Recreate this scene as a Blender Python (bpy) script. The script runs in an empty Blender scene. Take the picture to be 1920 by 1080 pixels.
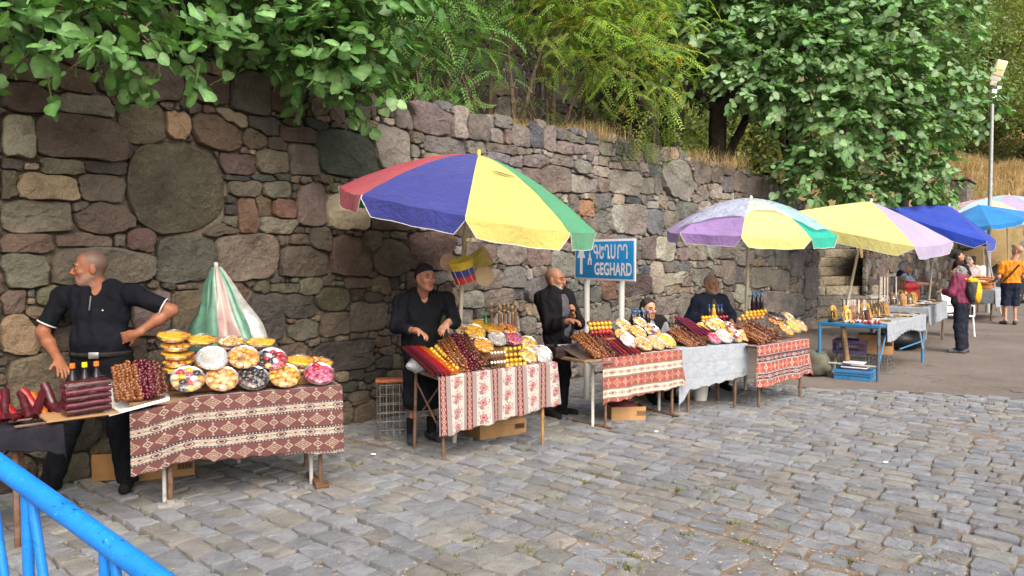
import bpy, bmesh, math, random
import numpy as np
from mathutils import Vector, Matrix
rng = np.random.default_rng(7)
random.seed(7)
SC = bpy.context.scene
COL = SC.collection
R = math.radians
# ------------------------------------------------------------------ camera
FPX = 1400.0; CX, CY = 960.0, 540.0; EYE = 1.70; HOR = 478.0
PITCH = math.atan((CY - HOR) / FPX)
cam = bpy.data.cameras.new('camera')
cam.sensor_width = 36.0; cam.lens = 36.0 * FPX / 1920.0
cam.clip_start = 0.05; cam.clip_end = 600.0
camo = bpy.data.objects.new('camera', cam); COL.objects.link(camo)
camo.location = (0, 0, EYE); camo.rotation_euler = (R(90) - PITCH, 0, 0)
SC.camera = camo
# ------------------------------------------------------------------ sky and sun (bright overcast)
SUN_EL, SUN_AZ = R(44), R(156)      # azimuth clockwise from +Y
w = bpy.data.worlds.new('World'); SC.world = w; w.use_nodes = True
wn = w.node_tree; wn.nodes.clear()
sky = wn.nodes.new('ShaderNodeTexSky'); sky.sky_type = 'NISHITA'; sky.sun_disc = False
sky.sun_elevation = SUN_EL; sky.sun_rotation = SUN_AZ
sky.air_density = 1.0; sky.dust_density = 6.0; sky.ozone_density = 0.6
bg = wn.nodes.new('ShaderNodeBackground'); bg.inputs['Strength'].default_value = 0.15
wo = wn.nodes.new('ShaderNodeOutputWorld')
wn.links.new(sky.outputs[0], bg.inputs[0]); wn.links.new(bg.outputs[0], wo.inputs[0])
sun = bpy.data.lights.new('sun', 'SUN'); sun.energy = 1.5; sun.angle = R(65); sun.color = (1.0, 0.95, 0.88)
suno = bpy.data.objects.new('sun', sun); COL.objects.link(suno)
sd = Vector((math.sin(SUN_AZ) * math.cos(SUN_EL), math.cos(SUN_AZ) * math.cos(SUN_EL), math.sin(SUN_EL)))
suno.rotation_euler = sd.to_track_quat('Z', 'Y').to_euler(); suno.location = sd * 60
SC.view_settings.view_transform = 'Standard'; SC.view_settings.look = 'None'
SC.view_settings.exposure = 0.95; SC.view_settings.gamma = 1.0
SC.render.engine = 'CYCLES'
SC.cycles.use_denoising = True
SC.cycles.max_bounces = 6; SC.cycles.transparent_max_bounces = 12
SC.cycles.diffuse_bounces = 3; SC.cycles.glossy_bounces = 3; SC.cycles.transmission_bounces = 4
# ------------------------------------------------------------------ pixel helpers (photo pixels, 1920 x 1080)
_cp, _sp = math.cos(PITCH), math.sin(PITCH)
def ray(px, py):
    dx = (px - CX) / FPX; dz = (CY - py) / FPX
    return Vector((dx, _cp + dz * _sp, dz * _cp - _sp))
def at(px, py, Y):
    d = ray(px, py); k = Y / d.y
    return Vector((d.x * k, Y, EYE + d.z * k))
def gnd(px, py, z=0.0):
    d = ray(px, py); k = (z - EYE) / d.z
    return Vector((d.x * k, d.y * k, z))
def proj(p):
    x, y, z = p[0], p[1], p[2] - EYE
    yy = y * _cp - z * _sp; zz = z * _cp + y * _sp
    yy = max(yy, 1e-3)
    return CX + FPX * x / yy, CY - FPX * zz / yy
# wall frame: s along the wall, t behind it
WP = Vector((-1.53, 7.63, 0)); WD = Vector((0.659, 0.752, 0)).normalized(); WM = Vector((-WD.y, WD.x, 0))
def W(s, t=0.0, z=0.0): return WP + WD * s + WM * t + Vector((0, 0, z))
def wall_hit(px, py, t=0.0):
    d = ray(px, py); o = Vector((0, 0, EYE)); p0 = W(0, t)
    k = (p0 - o).dot(WM) / d.dot(WM)
    q = o + d * k
    return (q - WP).dot(WD), q.z
# ------------------------------------------------------------------ object helpers
def link(o, parent=None, label=None, cat=None, group=None, kind=None):
    if o.name not in COL.objects: COL.objects.link(o)
    if parent is not None: o.parent = parent
    if label: o['label'] = label
    if cat: o['category'] = cat
    if group: o['group'] = group
    if kind: o['kind'] = kind
    return o
def empty(name, loc=(0, 0, 0), rz=0.0, **k):
    o = bpy.data.objects.new(name, None); o.location = loc; o.rotation_euler = (0, 0, rz)
    o.empty_display_size = 0.1
    return link(o, **k)
def mk(name, v, f, mat=None, parent=None, smooth=True, mi=None, col=None, uv=None, loc=None, rot=None, sharp=None, **k):
    """mesh object from arrays; col = per-vertex rgb, uv = per-vertex uv"""
    me = mesh(name, v, f, mat, smooth, mi, col, uv)
    if sharp: me.set_sharp_from_angle(angle=R(sharp))
    return ob(name, me, parent, loc, rot, **k)
def ob(name, me, parent=None, loc=None, rot=None, **k):
    o = bpy.data.objects.new(name, me)
    if loc is not None: o.location = loc
    if rot is not None: o.rotation_euler = rot
    return link(o, parent=parent, **k)
def mesh(name, v, f, mat=None, smooth=True, mi=None, col=None, uv=None):
    me = bpy.data.meshes.new(name)
    v = np.asarray(v, dtype=np.float32).reshape(-1, 3)
    if isinstance(f, np.ndarray):
        n, m = f.shape
        me.vertices.add(len(v)); me.vertices.foreach_set('co', v.ravel())
        me.loops.add(n * m); me.loops.foreach_set('vertex_index', f.ravel().astype(np.int32))
        me.polygons.add(n); me.polygons.foreach_set('loop_start', np.arange(0, n * m, m, dtype=np.int32))
        try: me.polygons.foreach_set('loop_total', np.full(n, m, dtype=np.int32))
        except Exception: pass
        me.update(calc_edges=True)
    else:
        me.from_pydata(v.tolist(), [], f)
    if smooth: me.polygons.foreach_set('use_smooth', np.ones(len(me.polygons), dtype=bool))
    if mat is not None:
        for m_ in (mat if isinstance(mat, (list, tuple)) else [mat]): me.materials.append(m_)
    if mi is not None: me.polygons.foreach_set('material_index', np.asarray(mi, dtype=np.int32))
    if col is not None:
        a = me.color_attributes.new('col', 'FLOAT_COLOR', 'POINT')
        c = np.ones((len(v), 4), dtype=np.float32); c[:, :3] = np.asarray(col, dtype=np.float32)
        a.data.foreach_set('color', c.ravel())
    if uv is not None:
        ul = me.uv_layers.new(name='uv')
        li = np.empty(len(me.loops), dtype=np.int32); me.loops.foreach_get('vertex_index', li)
        ul.data.foreach_set('uv', np.asarray(uv, dtype=np.float32)[li].ravel())
    me.update()
    return me
class MB:
    """collects shapes into one mesh"""
    def __init__(s): s.v = []; s.f = []; s.m = []; s.c = []
    def add(s, v, f, m=0, c=None):
        b = len(s.v); s.v += [tuple(p) for p in v]
        s.f += [tuple(i + b for i in q) for q in f]; s.m += [m] * len(f)
        s.c += [c if c is not None else (1, 1, 1)] * len(v)
        return s
    def box(s, c, d, rot=None, m=0, bev=0.0, col=None):
        x, y, z = [k / 2 for k in d]
        M = rot if rot is not None else Matrix.Identity(3)
        c = Vector(c)
        if bev <= 0:
            v = [(sx * x, sy * y, sz * z) for sx in (-1, 1) for sy in (-1, 1) for sz in (-1, 1)]
            f = [(0, 1, 3, 2), (4, 6, 7, 5), (0, 4, 5, 1), (2, 3, 7, 6), (0, 2, 6, 4), (1, 5, 7, 3)]
        else:
            bm = bmesh.new(); bmesh.ops.create_cube(bm, size=1.0)
            bmesh.ops.scale(bm, vec=d, verts=bm.verts)
            bmesh.ops.bevel(bm, geom=bm.edges[:], offset=bev, segments=2, profile=0.6, affect='EDGES')
            bm.verts.index_update()
            v = [p.co.copy() for p in bm.verts]; f = [[q.index for q in p.verts] for p in bm.faces]; bm.free()
        return s.add([c + M @ Vector(p) for p in v], f, m, col)
    def tube(s, pts, r, n=8, m=0, cap=True, col=None):
        pts = [Vector(p) for p in pts]
        rs = r if hasattr(r, '__len__') else [r] * len(pts)
        v = []; f = []
        up = None
        for i, p in enumerate(pts):
            t = (pts[min(i + 1, len(pts) - 1)] - pts[max(i - 1, 0)])
            if t.length < 1e-9: t = Vector((0, 0, 1))
            t.normalize()
            if up is None: up = t.orthogonal().normalized()
            up = (up - t * up.dot(t))
            if up.length < 1e-6: up = t.orthogonal()
            up.normalize(); b = t.cross(up)
            for k in range(n):
                a = 2 * math.pi * k / n
                v.append(p + (up * math.cos(a) + b * math.sin(a)) * rs[i])
        for i in range(len(pts) - 1):
            for k in range(n):
                k2 = (k + 1) % n
                f.append((i * n + k, i * n + k2, (i + 1) * n + k2, (i + 1) * n + k))
        if cap:
            f.append(tuple(reversed(range(n)))); f.append(tuple(range((len(pts) - 1) * n, len(pts) * n)))
        return s.add(v, f, m, col)
    def lathe(s, prof, n=16, M=None, m=0, col=None, wob=0.0):
        """prof = [(r, z)...]; M = 4x4"""
        M = M if M is not None else Matrix.Identity(4)
        v = []; f = []
        for r, z in prof:
            for k in range(n):
                a = 2 * math.pi * k / n
                rr = r * (1 + wob * math.cos(k * math.pi))
                v.append(M @ Vector((rr * math.cos(a), rr * math.sin(a), z)))
        for i in range(len(prof) - 1):
            for k in range(n):
                k2 = (k + 1) % n
                f.append((i * n + k, i * n + k2, (i + 1) * n + k2, (i + 1) * n + k))
        if prof[0][0] > 1e-5: f.append(tuple(reversed(range(n))))
        if prof[-1][0] > 1e-5: f.append(tuple(range((len(prof) - 1) * n, len(prof) * n)))
        return s.add(v, f, m, col)
    def ball(s, c, r, nu=10, nv=7, M=None, m=0, col=None):
        M = M if M is not None else Matrix.Identity(3)
        r = r if hasattr(r, '__len__') else (r, r, r)
        c = Vector(c); v = []; f = []
        for i in range(nv + 1):
            a = math.pi * i / nv
            for k in range(nu):
                b = 2 * math.pi * k / nu
                v.append(c + M @ Vector((r[0] * math.sin(a) * math.cos(b), r[1] * math.sin(a) * math.sin(b), r[2] * math.cos(a))))
        for i in range(nv):
            for k in range(nu):
                k2 = (k + 1) % nu
                f.append((i * nu + k, (i + 1) * nu + k, (i + 1) * nu + k2, i * nu + k2))
        return s.add(v, f, m, col)
    def mesh(s, name, mat=None, smooth=True, color=False):
        me = mesh(name, s.v, s.f, mat, smooth, s.m, s.c if color else None)
        if smooth: me.set_sharp_from_angle(angle=R(42))
        return me
    def obj(s, name, mat=None, parent=None, smooth=True, color=False, **k):
        return ob(name, s.mesh(name, mat, smooth, color), parent, **k)
def copy_tree(o, parent=None):
    c = o.copy(); COL.objects.link(c); c.parent = parent
    for ch in o.children: copy_tree(ch, c)
    return c
def rotz(a): return Matrix.Rotation(a, 3, 'Z')
def frame(ax, up):
    """3x3 whose columns are x = ax, z ~ up"""
    x = Vector(ax).normalized(); z = Vector(up); z = (z - x * z.dot(x)).normalized(); y = z.cross(x)
    return Matrix((x, y, z)).transposed()
# ------------------------------------------------------------------ node helpers
class E:
    """socket with arithmetic: builds math nodes"""
    def __init__(s, nt, so): s.nt = nt; s.so = so
    def _op(s, op, *o):
        n = s.nt.nodes.new('ShaderNodeMath'); n.operation = op
        for i, x in enumerate((s,) + o):
            if isinstance(x, E): s.nt.links.new(x.so, n.inputs[i])
            else: n.inputs[i].default_value = float(x)
        return E(s.nt, n.outputs[0])
    def __add__(s, o): return s._op('ADD', o)
    __radd__ = __add__
    def __mul__(s, o): return s._op('MULTIPLY', o)
    __rmul__ = __mul__
    def __sub__(s, o): return s._op('SUBTRACT', o)
    def __rsub__(s, o): return (s * -1.0) + o
    def __truediv__(s, o): return s._op('DIVIDE', o)
    def frac(s): return s._op('FRACT')
    def floor(s): return s._op('FLOOR')
    def abs(s): return s._op('ABSOLUTE')
    def lt(s, o): return s._op('LESS_THAN', o)
    def gt(s, o): return s._op('GREATER_THAN', o)
    def mx(s, o): return s._op('MAXIMUM', o)
    def mn(s, o): return s._op('MINIMUM', o)
    def sin(s): return s._op('SINE')
    def pw(s, o): return s._op('POWER', o)
class NM:
    """material under construction"""
    def __init__(s, name, rough=0.8, spec=0.3, base=None, metal=0.0):
        m = bpy.data.materials.new(name); m.use_nodes = True; s.m = m; s.nt = m.node_tree
        s.b = s.nt.nodes['Principled BSDF']; s.out = s.nt.nodes['Material Output']
        s.b.inputs['Roughness'].default_value = rough; s.b.inputs['Specular IOR Level'].default_value = spec
        s.b.inputs['Metallic'].default_value = metal
        if base is not None: s.b.inputs['Base Color'].default_value = (*base, 1)
        s.tc = None
    def n(s, t, **k):
        x = s.nt.nodes.new(t)
        for a, b in k.items(): setattr(x, a, b)
        return x
    def l(s, a, b): s.nt.links.new(a.so if isinstance(a, E) else a, b)
    def coord(s, kind='Object'):
        if s.tc is None: s.tc = s.n('ShaderNodeTexCoord')
        return s.tc.outputs[kind]
    def pos(s): return s.n('ShaderNodeNewGeometry').outputs['Position']
    def noise(s, scale, detail=4, rough=0.6, vec=None, dist=0.0):
        x = s.n('ShaderNodeTexNoise'); x.inputs['Scale'].default_value = scale
        x.inputs['Detail'].default_value = detail; x.inputs['Roughness'].default_value = rough
        x.inputs['Distortion'].default_value = dist
        s.l(vec if vec is not None else s.coord(), x.inputs['Vector'])
        return E(s.nt, x.outputs['Fac'])
    def voro(s, scale, vec=None, feature='F1'):
        x = s.n('ShaderNodeTexVoronoi', feature=feature); x.inputs['Scale'].default_value = scale
        s.l(vec if vec is not None else s.coord(), x.inputs['Vector'])
        return x
    def ramp(s, fac, stops):
        x = s.n('ShaderNodeValToRGB'); s.l(fac, x.inputs[0])
        el = x.color_ramp.elements
        while len(el) > 1: el.remove(el[-1])
        for i, (p, c) in enumerate(stops):
            e = el[0] if i == 0 else el.new(p)
            e.position = p; e.color = (*(c if hasattr(c, '__len__') else (c, c, c)), 1)
        return x.outputs[0]
    def mix(s, fac, a, b, mode='MIX'):
        x = s.n('ShaderNodeMix', data_type='RGBA', blend_type=mode)
        for so, val in ((x.inputs[0], fac), (x.inputs[6], a), (x.inputs[7], b)):
            if isinstance(val, E): s.l(val.so, so)
            elif hasattr(val, 'is_linked') or hasattr(val, 'links'): s.l(val, so)
            elif hasattr(val, '__len__'): so.default_value = (*val, 1)
            else: so.default_value = val
        return x.outputs[2]
    def attr(s, name='col'):
        return s.n('ShaderNodeAttribute', attribute_name=name).outputs['Color']
    def uv(s):
        x = s.n('ShaderNodeSeparateXYZ'); s.l(s.coord('UV'), x.inputs[0])
        return E(s.nt, x.outputs[0]), E(s.nt, x.outputs[1])
    def xyz(s, vec):
        x = s.n('ShaderNodeSeparateXYZ'); s.l(vec, x.inputs[0])
        return [E(s.nt, x.outputs[i]) for i in range(3)]
    def base(s, c): s.l(c, s.b.inputs['Base Color']); return s
    def bump(s, h, strength=0.4, dist=0.02):
        x = s.n('ShaderNodeBump'); x.inputs['Strength'].default_value = strength; x.inputs['Distance'].default_value = dist
        s.l(h, x.inputs['Height']); s.l(x.outputs[0], s.b.inputs['Normal']); return s
    def set(s, **k):
        for a, v in k.items(): s.b.inputs[a.replace('_', ' ')].default_value = v
        return s
def simple(name, c, rough=0.7, spec=0.3, metal=0.0, var=0.25, scale=14.0, bump=0.0, bscale=60.0):
    """plain colour with uneven tone"""
    m = NM(name, rough, spec, None, metal)
    n = m.noise(scale, 5, 0.65)
    lo = tuple(x * (1 - var) for x in c); hi = tuple(min(1, x * (1 + var)) for x in c)
    m.base(m.ramp(n, [(0.3, lo), (0.7, hi)]))
    if bump: m.bump(m.noise(bscale, 3, 0.6), bump, 0.004)
    return m.m
def sr(r, g, b):
    """sRGB 0-255 to linear"""
    return tuple((x / 255 / 12.92) if x / 255 <= 0.04045 else ((x / 255 + 0.055) / 1.055) ** 2.4 for x in (r, g, b))
# ================================================================== ground, asphalt, cobbles
def dirt_mat():
    m = NM('joint_dirt', 0.95, 0.1)
    a = m.noise(9, 6, 0.7, m.pos()); b = m.noise(160, 3, 0.7, m.pos())
    c = m.ramp(a, [(0.3, (0.11, 0.082, 0.06)), (0.55, (0.19, 0.145, 0.11)), (0.75, (0.26, 0.21, 0.16))])
    fl = m.ramp(b, [(0.66, 0.0), (0.74, 1.0)])
    m.base(m.mix(fl, c, (0.42, 0.35, 0.26)))
    m.bump(b, 0.5, 0.006)
    return m.m
M_DIRT = dirt_mat()
def asphalt_mat():
    m = NM('asphalt_worn', 0.92, 0.15)
    a = m.noise(0.7, 5, 0.6, m.pos()); b = m.noise(220, 3, 0.8, m.pos()); d = m.noise(11, 5, 0.7, m.pos())
    c = m.ramp(a, [(0.3, (0.128, 0.108, 0.096)), (0.7, (0.19, 0.166, 0.148))])
    sp = m.ramp(b, [(0.35, 0.55), (0.6, 1.2)])
    c = m.mix(1.0, c, sp, 'MULTIPLY')
    st = m.ramp(d, [(0.5, 0.0), (0.75, 0.6)])
    c = m.mix(st, c, (0.235, 0.19, 0.155))
    # cracks
    vn = m.n('ShaderNodeTexNoise'); vn.inputs['Scale'].default_value = 1.7; m.l(m.pos(), vn.inputs['Vector'])
    vm = m.n('ShaderNodeVectorMath', operation='ADD'); m.l(m.pos(), vm.inputs[0]); m.l(vn.outputs['Color'], vm.inputs[1])
    vo = m.voro(0.34, vm.outputs[0], 'DISTANCE_TO_EDGE')
    cr = m.ramp(E(m.nt, vo.outputs['Distance']), [(0.002, 1.0), (0.006, 0.0)])
    c = m.mix(E(m.nt, cr) * E(m.nt, m.ramp(m.noise(0.6, 3, .5, m.pos()), [(.48, 0.0), (.56, 1.0)])), c, (0.03, 0.026, 0.024))
    m.base(c); m.bump(b, 0.35, 0.006)
    return m.m
M_ASPH = asphalt_mat()
mk('ground', [(-120, -60, -0.06), (160, -60, -0.06), (160, 200, -0.06), (-120, 200, -0.06)], [(0, 1, 2, 3)], M_DIRT, kind='structure')
# edge of the cobbled part against the asphalt (a wobbly line)
EDGE_PX = [(1380, 706), (1507, 727), (1608, 731), (1760, 737), (1920, 745), (2300, 764)]
EDGE = [gnd(*p) for p in EDGE_PX]
def edge_y(x):
    if x <= EDGE[0].x: return EDGE[0].y + (EDGE[0].x - x) * 1.1
    for a, b in zip(EDGE, EDGE[1:]):
        if a.x <= x <= b.x: return a.y + (b.y - a.y) * (x - a.x) / (b.x - a.x)
    return EDGE[-1].y - 0.2 * (x - EDGE[-1].x)
v = []; f = []
xs = np.linspace(1.0, 70, 140)
for i, x in enumerate(xs):
    y0 = edge_y(x) + 0.03 * math.sin(x * 9) + 0.02 * math.sin(x * 23)
    for j, k in enumerate((0, .25, 1, 3, 8, 20, 60, 110)):
        v.append((x, y0 + k, -0.012 + (0.012 if k else 0.0)))
for i in range(len(xs) - 1):
    for j in range(7):
        f.append((i * 8 + j, (i + 1) * 8 + j, (i + 1) * 8 + j + 1, i * 8 + j + 1))
mk('asphalt_road', v, f, M_ASPH, kind='structure', smooth=True)
# bed between the cobbles
bed = []; bf = []
nx, ny = 150, 110
for j in range(ny):
    for i in range(nx):
        x = -6 + 15 * i / (nx - 1); y = 0.5 + 11.5 * j / (ny - 1)
        bed.append((x, y, -0.030 + 0.006 * math.sin(x * 7 + y * 3) * math.sin(y * 5.3 - x)))
for j in range(ny - 1):
    for i in range(nx - 1):
        a = j * nx + i; bf.append((a, a + 1, a + nx + 1, a + nx))
pav = mk('cobbled_pavement', bed, bf, M_DIRT, kind='structure')
def cobble_mat():
    m = NM('granite_cobble', 0.75, 0.25)
    p = m.pos()
    a = m.noise(7, 5, 0.65, p); b = m.noise(45, 6, 0.75, p); g = m.noise(190, 3, 0.8, p)
    c = m.mix(1.0, m.attr(), m.ramp(a, [(0.3, 0.78), (0.7, 1.2)]), 'MULTIPLY')
    c = m.mix(1.0, c, m.ramp(g, [(0.3, 0.72), (0.62, 1.25)]), 'MULTIPLY')
    lm = m.noise(2.6, 5, 0.7, p)
    c = m.mix(m.ramp(lm, [(0.54, 0.0), (0.78, 0.35)]), c, (0.235, 0.19, 0.15))
    m.base(c); m.bump(b + m.noise(16, 5, 0.7, p) * 0.7 + g * .3, 0.9, 0.03)
    return m.m
M_COB = cobble_mat()
def cobble_geo(cx, cy, u, hw, hl, z, seed):
    """one sett: hw half width (along the road), hl half length (across)"""
    r = np.random.default_rng(seed)
    n = 18
    an = (np.arange(n) + .5) * 2 * np.pi / n + r.uniform(-0.08, 0.08, n)
    p = r.uniform(7, 13)
    ca, sa = np.cos(an), np.sin(an)
    k = 1 + r.normal(0, 0.026, n)
    bx = np.sign(ca) * np.abs(ca) ** (2 / p) * k * hl; by = np.sign(sa) * np.abs(sa) ** (2 / p) * k * hw
    bx = bx * (1 + r.normal(0, .07) * by / hw); by = by * (1 + r.normal(0, .07) * bx / hl)
    tx, ty = r.normal(0, 0.032, 2)
    ux, uy = u
    V = []
    sk = r.normal(0, 0.10)
    for sc, dz in ((1.0, -0.07), (0.985, -0.010), (0.95, -0.001), (0.62, 0.002)):
        jit = r.normal(0, 0.0022, n)
        xx = bx * sc + by * sc * sk; yy = by * sc
        V.append(np.stack([cx + xx * ux - yy * uy, cy + xx * uy + yy * ux, z + dz + jit * (dz > -.05) + tx * xx + ty * yy], 1))
    V.append(np.array([[cx, cy, z + 0.002]]))
    F = []
    for i in range(3):
        for q in range(n):
            q2 = (q + 1) % n
            F.append((i * n + q, i * n + q2, (i + 1) * n + q2, (i + 1) * n + q))
    for q in range(n): F.append((3 * n + q, 3 * n + (q + 1) % n, 4 * n))
    return np.concatenate(V), F
cob = []
UR = (-WM.x, -WM.y)          # courses run straight out from the wall
r_ = np.random.default_rng(11)
row = 0; s = -8.0
while s < 14.5:
    hw = r_.uniform(0.062, 0.09)
    wob = r_.normal(0, 0.01)
    t = -0.25 + r_.uniform(0, 0.2)
    while t < 11.5:
        hl = r_.uniform(0.062, 0.128)
        tc = t + hl
        base = WP + WD * (s + hw + 0.03 * math.sin(tc * 1.3 + row) * 0.6 + 0.06 * math.sin(tc * 0.55)) - WM * tc
        x, y = base.x, base.y
        if y < edge_y(x) - 0.05 and 1.2 < y:
            px, py = proj((x, y, 0))
            if -160 < px < 2080 and py < 1330:
                sink = max(0.0, (math.sin(x * 1.9 + 1.3 * math.sin(y * 1.7)) * math.sin(y * 2.3 + x) - 0.55)) * 0.03
                z = -0.004 + 0.018 * math.sin(x * 0.9 + 0.4) * math.sin(y * 1.1) + r_.normal(0, 0.0036) - sink * .35
                gap = r_.uniform(0.95, 1.02)
                cob.append((y, cobble_geo(x, y, UR, hw * gap, hl * (gap - 0.02) , z, len(cob)), (x, y)))
        t += 2 * hl + r_.uniform(0.003, 0.014)
    s += 2 * hw + r_.uniform(0.004, 0.014) + abs(wob); row += 1
def cob_col(x, y, r):
    g = r.uniform(0.205, 0.295)
    tint = r.choice(3, p=[0.62, 0.22, 0.16])
    c = {0: (g * 0.95, g, g * 1.07), 1: (g * 1.04, g * 1.0, g * 0.93), 2: (g * 0.98, g * 1.0, g * 0.94)}[int(tint)]
    return c
inview = []
for i, (y, (V, F), (x, yy)) in enumerate(cob):
    px, py = proj((x, yy, 0))
    inview.append(0 <= px <= 1920 and py <= 1085)
order = sorted([i for i in range(len(cob)) if inview[i]], key=lambda i: cob[i][0])
near = set(order[:300])
SV, SF, SCc, nb = [], [], [], 0
for i, (y, (V, F), (x, yy)) in enumerate(cob):
    c = cob_col(x, yy, r_)
    if i in near:
        o = Vector((x, yy, 0))
        mk('cobblestone', V - np.array([x, yy, 0]), F, M_COB, pav, col=np.tile(c, (len(V), 1)), loc=o, sharp=40)
    else:
        SV.append(V); SF += [tuple(k + nb for k in q) for q in F]; SCc.append(np.tile(c, (len(V), 1))); nb += len(V)
mk('distant_cobblestones', np.concatenate(SV), SF, M_COB, pav, col=np.concatenate(SCc), kind='stuff', sharp=40)
# moss and weeds in the joints, crumbs and fallen leaves
M_MOSS = simple('moss_green', (0.15, 0.16, 0.045), 0.95, 0.1, var=0.5, scale=30)
mv, mf = [], []
r_ = np.random.default_rng(5)
spots = []
for px, py in [(860, 800 + 0), (985, 870), (1040, 897), (1105, 875), (845, 1030), (900, 1012), (760, 1058), (1165, 820), (1235, 795), (1320, 780), (1290, 760), (1390, 765), (1440, 752), (1600, 727), (1580, 745), (1475, 790), (700, 900), (770, 905), (1020, 930), (1075, 905), (1130, 890), (1200, 870), (560, 985), (1260, 905), (1340, 905), (480, 935), (720, 930), (655, 880), (820, 1070), (1130, 810)]:
    for _ in range(3): spots.append((px + r_.normal(0, 16), py + r_.normal(0, 6)))
for _ in range(60): spots.append((r_.uniform(300, 1750), r_.uniform(770, 1060)))
for px, py in spots:
    g = gnd(px, py)
    for _ in range(int(r_.uniform(25, 60))):
        # keep to the joints: stretch along the course direction
        a = r_.normal(0, 0.05); b = r_.normal(0, 0.012)
        x = g.x + UR[0] * a - UR[1] * b; y = g.y + UR[1] * a + UR[0] * b
        h = r_.uniform(0.002, 0.013); an = r_.uniform(0, 6.28); wv = r_.uniform(0.003, 0.007)
        k = len(mv); lx, ly = r_.normal(0, 0.018, 2)
        mv += [(x - wv * math.cos(an), y - wv * math.sin(an), -0.03), (x + wv * math.cos(an), y + wv * math.sin(an), -0.03), (x + lx, y + ly, -0.004 + h)]
        mf.append((k, k + 1, k + 2))
mk('joint_moss', mv, mf, M_MOSS, smooth=False, kind='stuff', label='green moss and small weeds in the cobble joints', cat='moss')
M_CRUMB = simple('straw_crumbs', (0.40, 0.31, 0.2), 0.9, 0.1, var=0.5, scale=40)
mv, mf = [], []
for _ in range(5200):
    px = r_.uniform(-20, 1900); py = 700 + 390 * r_.uniform(0, 1) ** 1.0
    g = gnd(px, py)
    if g.y > edge_y(g.x) + 1.0: continue
    l = r_.uniform(0.003, 0.013); wv = l * r_.uniform(0.2, 0.6); a = r_.uniform(0, 6.28); k = len(mv)
    z = r_.choice([-0.022, -0.018, 0.016], p=[.5, .35, .15])
    ca, sa = math.cos(a), math.sin(a)
    for dx, dy, dz in ((-l, -wv, 0), (l, -wv * .6, 0.004), (l * .8, wv, 0.001), (-l, wv, 0.005)):
        mv.append((g.x + dx * ca - dy * sa, g.y + dx * sa + dy * ca, z + dz))
    mf.append((k, k + 1, k + 2, k + 3))
mk('straw_litter', mv, mf, M_CRUMB, smooth=False, kind='stuff', label='pale straw crumbs scattered in the cobble joints', cat='litter')
# ================================================================== masonry
def stone_mat(name, rough=0.9, bumpk=0.9):
    m = NM(name, rough, 0.18)
    p = m.pos()
    a = m.noise(3.0, 6, 0.68, p); b = m.noise(14, 8, 0.72, p, 0.4); g = m.noise(110, 3, 0.75, p)
    c = m.mix(1.0, m.attr(), m.ramp(a, [(0.28, (0.62, 0.60, 0.58)), (0.5, (1, 1, 1)), (0.74, (1.32, 1.28, 1.2))]), 'MULTIPLY')
    c = m.mix(1.0, c, m.ramp(g, [(0.32, 0.72), (0.64, 1.28)]), 'MULTIPLY')
    l1 = m.noise(6.0, 6, 0.75, p)
    c = m.mix(m.ramp(l1, [(0.60, 0.0), (0.72, 0.35)]), c, (0.30, 0.25, 0.16))
    vo = E(m.nt, m.voro(16, p).outputs['Distance'])
    h = b * 0.9 + g * 0.2 + m.noise(38, 5, 0.7, p) * 0.4 + vo * 0.35
    m.base(c); m.bump(h, bumpk, 0.075)
    return m.m
M_STONE = stone_mat('wall_stone')
def mortar_mat():
    m = NM('wall_mortar', 0.97, 0.1)
    p = m.pos()
    a = m.noise(2.2, 5, 0.65, p); g = m.noise(60, 5, 0.8, p)
    c = m.mix(a, (0.13, 0.105, 0.075), (0.26, 0.225, 0.185))
    c = m.mix(1.0, c, m.ramp(g, [(0.3, 0.55), (0.65, 1.3)]), 'MULTIPLY')
    m.base(c); m.bump(g, 1.0, 0.03)
    return m.m
M_MORT = mortar_mat()
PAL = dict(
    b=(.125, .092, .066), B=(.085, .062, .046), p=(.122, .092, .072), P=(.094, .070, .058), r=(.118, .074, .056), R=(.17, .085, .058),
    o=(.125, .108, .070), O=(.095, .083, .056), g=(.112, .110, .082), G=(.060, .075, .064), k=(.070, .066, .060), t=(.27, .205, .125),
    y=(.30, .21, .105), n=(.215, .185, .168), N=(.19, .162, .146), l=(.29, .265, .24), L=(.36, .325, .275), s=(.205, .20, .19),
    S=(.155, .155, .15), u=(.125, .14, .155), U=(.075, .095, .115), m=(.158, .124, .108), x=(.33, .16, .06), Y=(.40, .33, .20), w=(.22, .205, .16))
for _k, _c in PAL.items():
    _g = sum(_c) / 3; PAL[_k] = tuple((x * .62 + _g * .38 * h) * (1.18 if _g < .13 else 1.06) for x, h in zip(_c, (1.1, 1.0, .88)))
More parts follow.
